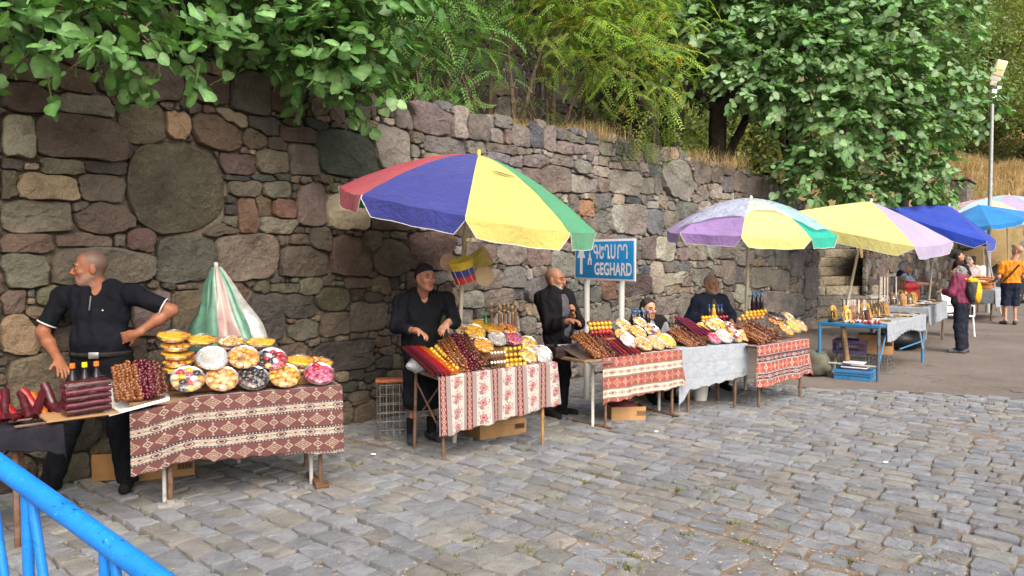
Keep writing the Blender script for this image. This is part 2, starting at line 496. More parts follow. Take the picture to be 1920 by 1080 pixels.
# traced stones: photo-pixel box, colour, roundness
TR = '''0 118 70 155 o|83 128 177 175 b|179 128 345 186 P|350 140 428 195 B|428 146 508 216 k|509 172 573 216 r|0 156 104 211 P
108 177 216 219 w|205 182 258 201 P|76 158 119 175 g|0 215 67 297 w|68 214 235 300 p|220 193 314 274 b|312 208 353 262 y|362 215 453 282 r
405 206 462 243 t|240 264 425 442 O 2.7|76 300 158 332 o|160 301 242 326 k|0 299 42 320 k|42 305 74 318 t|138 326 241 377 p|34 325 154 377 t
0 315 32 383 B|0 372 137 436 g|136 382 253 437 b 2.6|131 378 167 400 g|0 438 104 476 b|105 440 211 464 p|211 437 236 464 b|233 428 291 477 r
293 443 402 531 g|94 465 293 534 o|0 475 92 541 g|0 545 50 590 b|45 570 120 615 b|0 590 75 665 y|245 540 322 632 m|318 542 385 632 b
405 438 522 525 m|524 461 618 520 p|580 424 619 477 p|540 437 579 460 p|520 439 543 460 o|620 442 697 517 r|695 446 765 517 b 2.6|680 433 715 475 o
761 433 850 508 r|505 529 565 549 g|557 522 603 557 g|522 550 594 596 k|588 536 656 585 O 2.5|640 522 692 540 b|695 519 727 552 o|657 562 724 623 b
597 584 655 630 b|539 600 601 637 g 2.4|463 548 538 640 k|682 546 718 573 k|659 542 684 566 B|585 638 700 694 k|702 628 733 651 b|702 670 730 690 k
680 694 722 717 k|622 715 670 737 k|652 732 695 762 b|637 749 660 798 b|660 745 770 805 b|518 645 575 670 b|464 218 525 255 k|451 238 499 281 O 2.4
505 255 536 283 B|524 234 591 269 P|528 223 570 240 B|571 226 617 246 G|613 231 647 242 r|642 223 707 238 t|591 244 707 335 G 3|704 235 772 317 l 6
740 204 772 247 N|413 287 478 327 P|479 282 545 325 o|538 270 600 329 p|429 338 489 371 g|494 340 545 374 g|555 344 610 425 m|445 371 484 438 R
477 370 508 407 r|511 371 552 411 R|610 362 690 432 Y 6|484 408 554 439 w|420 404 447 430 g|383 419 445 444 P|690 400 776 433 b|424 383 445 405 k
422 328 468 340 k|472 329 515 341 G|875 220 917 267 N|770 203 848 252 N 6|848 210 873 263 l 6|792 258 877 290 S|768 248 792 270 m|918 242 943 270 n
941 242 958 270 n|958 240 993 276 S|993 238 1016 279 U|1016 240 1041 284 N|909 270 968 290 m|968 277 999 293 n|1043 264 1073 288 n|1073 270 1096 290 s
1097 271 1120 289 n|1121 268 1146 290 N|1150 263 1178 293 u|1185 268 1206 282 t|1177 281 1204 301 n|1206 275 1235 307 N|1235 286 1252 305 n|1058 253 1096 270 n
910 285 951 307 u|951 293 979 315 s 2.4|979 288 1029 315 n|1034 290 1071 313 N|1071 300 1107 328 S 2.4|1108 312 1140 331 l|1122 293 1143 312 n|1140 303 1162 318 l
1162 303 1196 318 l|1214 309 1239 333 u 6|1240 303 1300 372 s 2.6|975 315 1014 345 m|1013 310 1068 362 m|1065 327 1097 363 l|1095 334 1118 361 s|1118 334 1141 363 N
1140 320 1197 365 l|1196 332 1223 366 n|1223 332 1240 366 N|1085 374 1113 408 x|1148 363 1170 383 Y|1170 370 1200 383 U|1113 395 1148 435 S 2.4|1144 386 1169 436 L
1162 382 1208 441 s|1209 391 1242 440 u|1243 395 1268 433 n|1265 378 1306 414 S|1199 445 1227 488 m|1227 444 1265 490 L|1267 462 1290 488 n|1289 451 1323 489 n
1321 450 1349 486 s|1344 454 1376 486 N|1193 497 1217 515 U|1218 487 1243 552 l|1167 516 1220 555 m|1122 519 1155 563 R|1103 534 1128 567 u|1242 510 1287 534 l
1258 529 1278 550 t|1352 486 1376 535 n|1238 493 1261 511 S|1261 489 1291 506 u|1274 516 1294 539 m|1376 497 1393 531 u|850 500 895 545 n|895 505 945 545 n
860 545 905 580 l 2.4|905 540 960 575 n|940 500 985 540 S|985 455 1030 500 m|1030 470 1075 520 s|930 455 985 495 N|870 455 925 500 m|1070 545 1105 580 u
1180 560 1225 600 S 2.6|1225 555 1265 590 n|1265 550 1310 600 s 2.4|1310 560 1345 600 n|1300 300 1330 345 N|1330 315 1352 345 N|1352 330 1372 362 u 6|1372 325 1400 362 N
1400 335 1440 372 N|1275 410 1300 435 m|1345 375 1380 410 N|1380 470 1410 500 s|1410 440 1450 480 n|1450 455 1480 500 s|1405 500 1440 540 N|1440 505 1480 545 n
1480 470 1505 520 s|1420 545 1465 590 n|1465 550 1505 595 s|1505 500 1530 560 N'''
def parse_traced(t=0.0):
    out = []
    for ln in TR.split('\n'):
        for q in ln.split('|'):
            a = q.split()
            x0, y0, x1, y1 = [float(k) for k in a[:4]]
            xc, yc = (x0 + x1) / 2, (y0 + y1) / 2
            sc, zc = wall_hit(xc, yc, t)
            s0, _ = wall_hit(x0, yc, t); s1, _ = wall_hit(x1, yc, t)
            _, z0 = wall_hit(xc, y1, t); _, z1 = wall_hit(xc, y0, t)
            out.append((sc, zc, (s1 - s0) / 2 * 1.0, (z1 - z0) / 2 * 1.0, PAL[a[4]], float(a[5]) if len(a) > 5 else 5.5))
    return out
def pack_wall(S0, S1, Z1, top, traced, palf, sizes, res=0.016, seed=3, gapf=1.0, lim=0.05):
    """rounded-box Voronoi packing; returns stones as (s, z, polygon, colour, size)"""
    r = np.random.default_rng(seed)
    nS, nZ = int((S1 - S0) / res), int(Z1 / res)
    gs = S0 + (np.arange(nS) + .5) * res; gz = (np.arange(nZ) + .5) * res
    best = np.full((nZ, nS), 9.0, np.float32); own = np.full((nZ, nS), -1, np.int32)
    tp = np.array([top(q) for q in gs])
    seeds = []
    def put(c):
        s, z, a, b, col, p = c[:6]; tilt = c[6] if len(c) > 6 else 0.0
        k = len(seeds); seeds.append(c)
        ext = 1.15 * max(a, b) + .12
        i0, i1 = max(0, int((s - ext - S0) / res)), min(nS, int((s + ext - S0) / res) + 1)
        j0, j1 = max(0, int((z - ext) / res)), min(nZ, int((z + ext) / res) + 1)
        if i1 <= i0 or j1 <= j0: return
        u = (gs[i0:i1] - s)[None, :]; v = (gz[j0:j1] - z)[:, None]
        ct, st = math.cos(tilt), math.sin(tilt)
        U = np.abs(u * ct + v * st) / a; V = np.abs(v * ct - u * st) / b
        d = ((U ** p + V ** p) ** (1 / p) - 1.0) * min(a, b)
        sub = best[j0:j1, i0:i1]; msk = (d < sub) & (d < lim)
        sub[msk] = d[msk]; own[j0:j1, i0:i1][msk] = k
    for c in traced: put(c)
    for size, tries in sizes:
        free = best > 0.004
        free &= (gz[:, None] < tp[None, :] - 0.02)
        cand = np.argwhere(free); r.shuffle(cand)
        n = 0
        for j, i in cand[:tries]:
            a = size * r.uniform(0.95, 1.75); b = size * r.uniform(0.72, 1.05)
            if r.random() < .14: a, b = b, a
            ia, jb = int(a * .82 / res), int(b * .82 / res)
            sub = best[max(0, j - jb):j + jb + 1:2, max(0, i - ia):i + ia + 1:2]
            if sub.size == 0 or (sub > 0.0).mean() < 0.985: continue
            s, z = gs[i], gz[j]
            if z + b * .6 > tp[i]: continue
            put((s, max(z, b * .6), a, b, palf(s, z, r), r.uniform(2.6, 7), r.normal(0, .09)))
    out = []
    K = 26
    an0 = np.linspace(0, 2 * np.pi, K, endpoint=False)
    for k, c in enumerate(seeds):
        s, z, a, b, col, p = c[:6]
        i, j = int((s - S0) / res), int(z / res)
        if not (0 <= i < nS and 0 <= j < nZ) or own[j, i] != k: continue
        an = np.arctan2(np.sin(an0) * b, np.cos(an0) * a)
        rr = np.zeros(K); alive = np.ones(K, bool); step = res * .5
        nstep = int((1.2 * max(a, b) + .12) / step)
        for q in range(1, nstep + 1):
            x = s + np.cos(an) * q * step; y = z + np.sin(an) * q * step
            ii = ((x - S0) / res).astype(int); jj = (y / res).astype(int)
            ok = (ii >= 0) & (ii < nS) & (jj >= 0) & (jj < nZ)
            o = np.zeros(K, bool); o[ok] = own[jj[ok], ii[ok]] == k
            alive &= o
            rr[alive] = q * step
            if not alive.any(): break
        rr = 0.78 * rr + 0.11 * np.roll(rr, 1) + 0.11 * np.roll(rr, -1)
        g = (0.001 + 0.007 * r.random()) * gapf
        rr = np.maximum(rr - g, 0.010) * (1 + r.normal(0, .016, K)) * (1 + .035 * np.sin(2 * an + r.uniform(0, 6.28)) + .03 * np.sin(3 * an + r.uniform(0, 6.28)))
        poly = np.stack([np.cos(an) * rr, np.sin(an) * rr], 1)
        out.append((s, z, poly, col, math.sqrt(max(a * b, 1e-4))))
    return out
def stone_geo(poly, size, r, proud=None):
    """dome over a polygon in local (u along wall, v up, w out of wall)"""
    K = len(poly)
    pr = proud if proud is not None else r.uniform(0.012, 0.05) + 0.07 * min(size, 0.5) * r.uniform(.3, 1)
    ed = min(0.04, 0.16 * size)
    V = []
    rad = np.linalg.norm(poly, axis=1).mean()
    tu, tv = r.normal(0, 0.06, 2)
    ph = r.uniform(0, 6.28, 4)
    def rel(q): return 0.10 * size * (np.sin(q[:, 0] / size * 2.1 + ph[0]) * np.sin(q[:, 1] / size * 2.6 + ph[1])) + 0.05 * size * np.sin(q[:, 0] / size * 5 + ph[2]) * np.sin(q[:, 1] / size * 4.4 + ph[3])
    for k, (sc, wv) in enumerate(((1.0, -0.05), (1.0 - .04 * ed / rad, pr * .60), (1 - .30 * ed / rad, pr * .92), (1 - 1.0 * ed / rad, pr), (0.48, pr * 1.03))):
        sc = max(sc, 0.40)
        q = poly * sc
        j = r.normal(0, 0.045 * size, K) * (0.25 if k < 3 else 0.55) if k > 0 else 0
        V.append(np.column_stack([q, wv + (tu * q[:, 0] + tv * q[:, 1] + rel(q) + j if k > 0 else np.zeros(K))]))
    cpt = np.zeros((1, 2)); V.append(np.array([[0, 0, pr * 1.12 + rel(cpt)[0]]]))
    F = []
    for i in range(4):
        for q in range(K):
            q2 = (q + 1) % K
            F.append((i * K + q, i * K + q2, (i + 1) * K + q2, (i + 1) * K + q))
    for q in range(K): F.append((4 * K + q, 4 * K + (q + 1) % K, 5 * K))
    return np.concatenate(V), F
def build_wall(name, stones, origin, ud, nd, label, cat, nobj=300, rank=None, seed=9, mat=None):
    """stones in (u, z) of the plane at origin, ud along, nd outwards"""
    r = np.random.default_rng(seed)
    root = empty(name, origin, label=label, cat=cat)
    ud = np.array(ud); nd = np.array(nd); up = np.array([0, 0, 1.0])
    idx = list(range(len(stones)))
    if rank: idx.sort(key=lambda i: -rank(stones[i]))
    big = set(idx[:nobj])
    SV, SF, SCo, nb = [], [], [], 0
    for i, (s, z, poly, col, size) in enumerate(stones):
        V, F = stone_geo(poly, size, r)
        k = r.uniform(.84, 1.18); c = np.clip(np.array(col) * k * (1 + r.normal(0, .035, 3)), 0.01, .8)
        P3 = V[:, :1] * ud + V[:, 1:2] * up + V[:, 2:3] * nd
        o = ud * s + up * z
        if i in big:
            mk('stone', P3, F, mat or M_STONE, root, col=np.tile(c, (len(V), 1)), loc=o, sharp=38)
        else:
            SV.append(P3 + o); SF += [tuple(q + nb for q in a) for a in F]; SCo.append(np.tile(c, (len(V), 1))); nb += len(V)
    if SV: mk('small_stones', np.concatenate(SV), SF, mat or M_STONE, root, col=np.concatenate(SCo), kind='stuff', sharp=38)
    return root
# --- the long retaining wall behind the stalls
TOP_PX = [(-500, 90), (0, 112), (300, 130), (430, 142), (520, 165), (590, 190), (690, 205), (770, 200), (850, 207), (905, 226), (960, 236), (1040, 241), (1100, 253), (1200, 269), (1260, 286), (1350, 311), (1440, 338), (1500, 385), (1545, 430)]
_tp = np.array([wall_hit(x, y) for x, y in TOP_PX])
def wall_top(s): return float(np.interp(s, _tp[:, 0], _tp[:, 1]))
WALL_END = 13.35
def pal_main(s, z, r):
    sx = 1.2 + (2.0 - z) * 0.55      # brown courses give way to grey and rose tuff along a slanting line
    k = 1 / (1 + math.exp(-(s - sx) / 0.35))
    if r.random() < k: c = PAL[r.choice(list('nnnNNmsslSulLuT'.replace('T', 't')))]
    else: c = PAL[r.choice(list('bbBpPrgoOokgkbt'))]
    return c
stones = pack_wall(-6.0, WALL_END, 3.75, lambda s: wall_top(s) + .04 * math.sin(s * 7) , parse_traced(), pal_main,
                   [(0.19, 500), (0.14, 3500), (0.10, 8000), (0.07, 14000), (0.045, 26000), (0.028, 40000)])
def rank_main(st):
    p = W(st[0], 0, st[1]); px, py = proj(p)
    if not (-20 < px < 1940 and -20 < py < 1000): return 0
    return st[4] ** 2 / p.y ** 2
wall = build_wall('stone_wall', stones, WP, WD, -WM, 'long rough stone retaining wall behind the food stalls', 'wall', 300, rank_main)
# mortar core with the top profile
cv, cf = [], []
ss = np.linspace(-6, WALL_END, 160)
for i, s in enumerate(ss):
    zt = wall_top(s)
    for t, z in ((0.03, -0.1), (0.03, zt * .5), (0.03, zt - 0.05), (0.08, zt + 0.0), (0.7, zt - 0.02), (0.7, -0.1)):
        cv.append(W(s, t, z) - WP)
for i in range(len(ss) - 1):
    for j in range(5):
        cf.append((i * 6 + j, (i + 1) * 6 + j, (i + 1) * 6 + j + 1, i * 6 + j + 1))
cf.append(tuple(range((len(ss) - 1) * 6, len(ss) * 6)))
mk('mortar', cv, cf, M_MORT, wall, smooth=False)
# ================================================================== hillside, upper wall, stairs
STA = gnd(1528, 616); SE = Vector((0.94, 0.34, 0)).normalized(); SUP = Vector((-SE.y, SE.x, 0))
NST, RISE, TREAD, SWID = 14, 0.235, 0.36, 3.7
def sm(a, b, x):
    k = min(1, max(0, (x - a) / (b - a))); return k * k * (3 - 2 * k)
def hill(s, t):
    zt = wall_top(min(s, 12.6))
    a = zt - 0.04 + 0.14 * max(t - .5, 0) if t < 4.7 else zt + 0.55 + (t - 4.7) * 0.62
    if s > 12.6:
        b = 0.25 * max(0, t - 1.5) + sm(2.4, 3.6, t) * 2.6 if t < 9 else 1.875 + 2.6 + (t - 9) * 0.62
        k = sm(12.7, 14.2, s); a = a * (1 - k) + b * k
    # stair well
    q = W(s, t) - STA; u, v = q.dot(SE), q.dot(SUP)
    if -0.5 < u < SWID + .4 and v > -0.5: a = min(a, max(0, v) / TREAD * RISE - 0.30 if v < NST * TREAD else NST * RISE - .3 + (v - NST * TREAD) * .3)
    return a + 0.05 * math.sin(s * 2.1 + t) * math.sin(t * 1.7)
def hill_mat():
    m = NM('dry_hillside', 0.97, 0.08)
    a = m.noise(1.3, 6, 0.7, m.pos()); g = m.noise(40, 4, 0.8, m.pos())
    c = m.ramp(a, [(0.3, (0.16, 0.115, 0.06)), (0.5, (0.30, 0.215, 0.11)), (0.7, (0.15, 0.14, 0.05))])
    c = m.mix(1.0, c, m.ramp(g, [(0.3, 0.6), (0.7, 1.4)]), 'MULTIPLY')
    m.base(c); m.bump(g, 0.8, 0.05); return m.m
M_HILL = hill_mat()
ssx = list(np.arange(-14, 20, 0.4)) + list(np.arange(20, 100, 2.0))
tt = [0.62, 0.8, 1.1, 1.5, 2, 2.5, 3, 3.5, 4, 4.6, 4.75, 5.5, 6.5, 8, 10, 13, 17, 22, 30, 40, 55, 75, 100]
hv = [W(s, t, hill(s, t)) for s in ssx for t in tt]; nt_ = len(tt)
hf = [(i * nt_ + j, (i + 1) * nt_ + j, (i + 1) * nt_ + j + 1, i * nt_ + j + 1) for i in range(len(ssx) - 1) for j in range(nt_ - 1)]
mk('hillside', hv, hf, M_HILL, kind='structure')
# --- dark wall on the terrace behind the trees
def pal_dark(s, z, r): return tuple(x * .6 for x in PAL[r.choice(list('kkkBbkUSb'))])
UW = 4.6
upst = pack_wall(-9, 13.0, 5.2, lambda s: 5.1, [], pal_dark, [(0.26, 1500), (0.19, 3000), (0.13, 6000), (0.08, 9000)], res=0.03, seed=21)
ub = W(0, UW, 3.0)
def rank_up(st):
    p = W(st[0], UW, st[1] + 3.0); px, py = proj(p)
    return st[4] ** 2 / p.y ** 2 if (-10 < px < 1930 and -10 < py < 300) else 0
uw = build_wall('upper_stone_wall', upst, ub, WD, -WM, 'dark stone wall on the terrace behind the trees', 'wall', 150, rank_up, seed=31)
mk('mortar', [WD * -9, WD * 13, WD * 13 + Vector((0, 0, 5.2)), WD * -9 + Vector((0, 0, 5.2)), WD * -9 + WM * .6, WD * 13 + WM * .6, WD * 13 + WM * .6 + Vector((0, 0, 5.2)), WD * -9 + WM * .6 + Vector((0, 0, 5.2))],
   [(0, 1, 2, 3), (3, 2, 6, 7), (1, 5, 6, 2), (0, 3, 7, 4)], M_MORT, uw, smooth=False)
# --- stone staircase in the gap
stair = empty('stone_staircase', STA, label='worn grey stone staircase climbing between the two walls', cat='staircase')
def slab_geo(L, D, H, r, n=5):
    """rough block, corner at origin, x along, y back, z up"""
    bm = bmesh.new(); bmesh.ops.create_cube(bm, size=1.0)
    bmesh.ops.scale(bm, vec=(L, D, H), verts=bm.verts); bmesh.ops.translate(bm, vec=(L / 2, D / 2, H / 2), verts=bm.verts)
    bmesh.ops.subdivide_edges(bm, edges=[e for e in bm.edges if abs((e.verts[0].co - e.verts[1].co).x) > L * .5], cuts=n, use_grid_fill=True)
    bmesh.ops.bevel(bm, geom=bm.edges[:], offset=0.018, segments=1, affect='EDGES', clamp_overlap=True)
    for q in bm.verts: q.co += Vector(r.normal(0, 0.009, 3))
    bm.verts.index_update()
    v = np.array([q.co for q in bm.verts]); f = [[q.index for q in p.verts] for p in bm.faces]; bm.free()
    return v, f
r_ = np.random.default_rng(77)
for i in range(NST):
    x = -0.12
    while x < SWID:
        L = min(r_.uniform(.7, 1.7), SWID + .1 - x)
        if SWID - x - L < .35: L = SWID + .1 - x
        v, f = slab_geo(L - .015, 0.62, RISE - .01, r_)
        c = np.array(PAL[r_.choice(list('okbSo'))]) * r_.uniform(2.0, 2.6)
        P3 = np.array(v)
        P3 = P3[:, :1] * np.array(SE) + P3[:, 1:2] * np.array(SUP) + P3[:, 2:3] * np.array([0, 0, 1.0])
        mk('step_stone', P3, f, M_STONE, stair, smooth=False, col=np.tile(c, (len(v), 1)), loc=SE * x + SUP * (i * TREAD + r_.normal(0, .012)) + Vector((0, 0, i * RISE - .02)))
        x += L
# --- wall on the far side of the stairs
W2S, W2T = 15.35, -0.45
w2st = pack_wall(0, 26, 2.6, lambda s: 1.9 + .5 * math.sin(s * .4), [], lambda s, z, r: PAL[r.choice(list('kbBpnSOu'))], [(0.24, 1200), (0.17, 2500), (0.12, 4000), (0.07, 6000)], res=0.03, seed=41)
w2o = W(W2S, W2T)
def rank_w2(st):
    p = W(W2S + st[0], W2T, st[1]); px, py = proj(p); return st[4] ** 2 / p.y ** 2 if 1500 < px < 1930 else 0
w2 = build_wall('far_stone_wall', w2st, w2o, WD, -WM, 'low rough stone wall beyond the staircase, behind the souvenir stall', 'wall', 90, rank_w2, seed=43)
cv = []
for s in np.linspace(0, 26, 40):
    zt = 1.9 + .5 * math.sin(s * .4)
    cv += [WD * s + Vector((0, 0, -.1)), WD * s + Vector((0, 0, zt)), WD * s + WM * .5 + Vector((0, 0, zt - .02))]
mk('mortar', cv, [(i * 3 + j, i * 3 + 3 + j, i * 3 + 4 + j, i * 3 + 1 + j) for i in range(39) for j in range(2)], M_MORT, w2, smooth=False)
# --- rocky bank with dry grass that closes the street beyond the far stalls
def bank_z(x, y):
    f = y - (29.6 + .35 * math.sin(x * .9) - .06 * (x - 18))
    z = 3.3 * sm(-.1, .8, f) + 1.9 * sm(.8, 3.2, f) + max(0, f - 3.2) * .42
    z += (.22 * math.sin(x * 2.7 + y) * math.sin(y * 3.1 - x) + .12 * math.sin(x * 6.1) * math.sin(y * 5.3)) * sm(0, .5, f)
    return z - .3 * (f < -.1)
bx_, by_ = np.arange(11.5, 48, .3), list(np.arange(28, 33.5, .22)) + [34, 35, 36.5, 38, 40, 44, 50, 60, 80, 110]
bv_ = [(x, y, bank_z(x, y)) for x in bx_ for y in by_]; nb_ = len(by_)
mk('far_bank', bv_, [(i * nb_ + j, (i + 1) * nb_ + j, (i + 1) * nb_ + j + 1, i * nb_ + j + 1) for i in range(len(bx_) - 1) for j in range(nb_ - 1)], M_HILL, kind='structure', sharp=35)
rk = empty('bank_rocks', (at(1850, 478, 29.6).x, 29.6, 0), label='grey rock outcrop at the foot of the dry grass bank beyond the lamp', cat='rocks')
rr_ = np.random.default_rng(12)
for k in range(46):
    x = at(rr_.uniform(1770, 1935), 478, 29.8).x; z = rr_.uniform(.4, 3.4); sz2 = rr_.uniform(.18, .5)
    mb = MB().ball((0, 0, 0), (sz2, sz2 * .6, sz2 * .75), 9, 6); vv = np.array(mb.v) * (1 + rr_.normal(0, .09, (len(mb.v), 1)))
    mk('rock', vv, mb.f, M_STONE, rk, col=np.tile(np.array(PAL[rr_.choice(list('nsSlk'))]) * 1.1, (len(vv), 1)), loc=Vector((x, 29.55 + z * .16, z)) - Vector(rk.location), sharp=30)
# ================================================================== vegetation
def leaf_mat(name, rough=0.42, trans=0.28):
    m = NM(name, rough, 0.4)
    c = m.attr()
    c2 = m.mix(1.0, c, m.ramp(m.noise(26, 3, .6, m.pos()), [(0.3, 0.75), (0.7, 1.25)]), 'MULTIPLY')
    m.base(c2)
    tr = m.n('ShaderNodeBsdfTranslucent')
    m.l(m.mix(1.0, c2, (1.4, 1.6, 0.7), 'MULTIPLY'), tr.inputs['Color'])
    mx = m.n('ShaderNodeMixShader'); mx.inputs[0].default_value = trans
    m.l(m.b.outputs[0], mx.inputs[1]); m.l(tr.outputs[0], mx.inputs[2]); m.l(mx.outputs[0], m.out.inputs[0])
    return m.m
M_LEAF = leaf_mat('broad_leaf'); M_FERN = leaf_mat('feathery_leaf', .55, .32)
def bark_mat(name, c):
    m = NM(name, 0.95, 0.1); g = m.noise(9, 6, .75, m.pos(), .8)
    m.base(m.ramp(g, [(.3, tuple(x * .5 for x in c)), (.7, tuple(x * 1.5 for x in c))])); m.bump(g, .8, .04); return m.m
M_BARK = bark_mat('dark_bark', (.030, .024, .020)); M_BARK2 = bark_mat('brown_bark', (.115, .085, .06))
# leaf templates: x = tip direction, z = normal
def heart_leaf():
    o = [(0.0, 0.0), (-0.10, .22), (0.03, .43), (.32, .53), (.63, .44), (.86, .22), (1.0, 0.0)]
    v = [(0, 0, 0), (.3, 0, -.03), (.62, 0, -.035), (1.0, 0, -.12)]
    L = []
    for sgn in (1, -1):
        b = len(v)
        for x, y in o[1:-1]: v.append((x, sgn * y, .10 * abs(y) - .10 * x * x + .02 * math.sin(9 * x)))
        idx = [b, b + 1, b + 2, b + 3, b + 4]
        for q in ((0, idx[0], idx[1], 1), (1, idx[1], idx[2]), (1, idx[2], idx[3], 2), (2, idx[3], idx[4]), (2, idx[4], 3)):
            L.append(q if sgn > 0 else tuple(reversed(q)))
    T = []
    for q in L:
        for i in range(1, len(q) - 1): T.append((q[0], q[i], q[i + 1]))
    v = np.array(v, float); v[:, 0] -= 0.05
    return v, np.array(T)
def pinnate(n=9, drop=.35, lw=.066, ll=.17):
    v = []; f = []
    for i in range(n):
        x = .12 + .88 * i / (n - 1)
        z = -drop * x * x
        for sg in (1, -1):
            k = len(v); L = ll * (1 - .45 * abs(x - .5))
            ang = .95
            dx, dy = math.cos(ang) * L, math.sin(ang) * L * sg
            ox, oy = -math.sin(ang) * lw * .5 * sg * sg, math.cos(ang) * lw * .5
            v += [(x, 0, z), (x + dx * .5 - lw * .45, dy * .5 + oy * sg * .6, z + .012), (x + dx, dy, z - .03), (x + dx * .5 + lw * .45, dy * .5 - oy * sg * .6, z + .012)]
            f += [(k, k + 1, k + 2), (k, k + 2, k + 3)]
    k = len(v); v += [(0, -.006, 0), (0, .006, 0), (1, 0, -drop)]; f.append((k, k + 1, k + 2))
    return np.array(v), np.array(f)
def clump(n, rad, l, w, seed):
    r = np.random.default_rng(seed); v = []; f = []
    for i in range(n):
        c = r.normal(0, rad * .5, 3); c[2] *= .6
        d = c / (np.linalg.norm(c) + 1e-6) + r.normal(0, .5, 3); d /= np.linalg.norm(d)
        nn = np.array([0, 0, 1.]) + r.normal(0, .55, 3); sd_ = np.cross(nn, d); sd_ /= np.linalg.norm(sd_) + 1e-6
        k = len(v); ls = l * r.uniform(.7, 1.3)
        v += [c, c + d * ls * .45 + sd_ * w, c + d * ls, c + d * ls * .45 - sd_ * w]; f += [(k, k + 1, k + 2), (k, k + 2, k + 3)]
    return np.array(v), np.array(f)
RIB = np.array([1.45] * 4 + [1.0, .92, 1.04, .9, 1.0] * 2)      # pale midrib, uneven blade
def scatter(tv, tf, pos, tip, nor, size, col):
    """instances of a template joined in one array; returns v, f, c"""
    N = len(pos)
    x = tip / (np.linalg.norm(tip, axis=1, keepdims=True) + 1e-9)
    z = nor - x * (nor * x).sum(1, keepdims=True); z /= np.linalg.norm(z, axis=1, keepdims=True) + 1e-9
    y = np.cross(z, x)
    V = pos[:, None, :] + size[:, None, None] * (tv[None, :, 0:1] * x[:, None, :] + tv[None, :, 1:2] * y[:, None, :] + tv[None, :, 2:3] * z[:, None, :])
    F = (tf[None] + (np.arange(N) * len(tv))[:, None, None]).reshape(-1, tf.shape[1])
    C = np.repeat(col, len(tv), axis=0)
    if len(tv) == 14: C = (C.reshape(N, 14, 3) * RIB[None, :, None]).reshape(-1, 3)
    return V.reshape(-1, 3), F, C
def in_frame(P, m=30):
    pr = np.array([proj(p) for p in P]); return (pr[:, 0] > -m) & (pr[:, 0] < 1920 + m) & (pr[:, 1] > -m) & (pr[:, 1] < 1080)
def sprays(blobs, per, r, leaves=9, step=.11, out=1.0, droop=.55, shell=.55):
    """leaf stations along little drooping twigs that start inside the blobs"""
    P, T, Nn = [], [], []
    tw = []
    for (c, rad) in blobs:
        c = np.array(c); rad = np.array(rad if hasattr(rad, '__len__') else (rad,) * 3)
        n = max(3, int(per * (rad.prod() ** (2 / 3))))
        for _ in range(n):
            d = r.normal(0, 1, 3); d /= np.linalg.norm(d)
            if d[2] < -.35 and r.random() < .6: d[2] *= -1
            p = c + d * rad * (shell + (1 - shell) * r.random())
            dirv = d * out + r.normal(0, .45, 3); dirv[2] -= droop * .5; dirv /= np.linalg.norm(dirv)
            pts = [p.copy()]
            for i in range(leaves):
                dirv[2] -= droop * .12; dirv /= np.linalg.norm(dirv)
                p = p + dirv * step * r.uniform(.7, 1.2)
                sd_ = np.cross(dirv, (0, 0, 1)); sd_ /= np.linalg.norm(sd_) + 1e-6
                side = sd_ * (1 if i % 2 else -1)
                tip = dirv * .55 + side * .8 + r.normal(0, .3, 3); tip[2] -= droop * r.uniform(.3, 1.1)
                nor = np.array([0, 0, 1.0]) * .75 + d * .75 + r.normal(0, .38, 3)
                P.append(p + side * step * .25); T.append(tip); Nn.append(nor)
                pts.append(p.copy())
            tw.append(pts[::3])
    return np.array(P), np.array(T), np.array(Nn), tw
def leafcols(n, r, base, spread=.22, alt=None, pa=0.0):
    c = np.array(base)[None] * (1 + r.normal(0, spread, (n, 1))) * (1 + r.normal(0, .07, (n, 3)))
    if alt is not None:
        k = r.random(n) < pa; c[k] = np.array(alt) * (1 + r.normal(0, .2, (k.sum(), 1)))
    return np.clip(c, .008, .6)
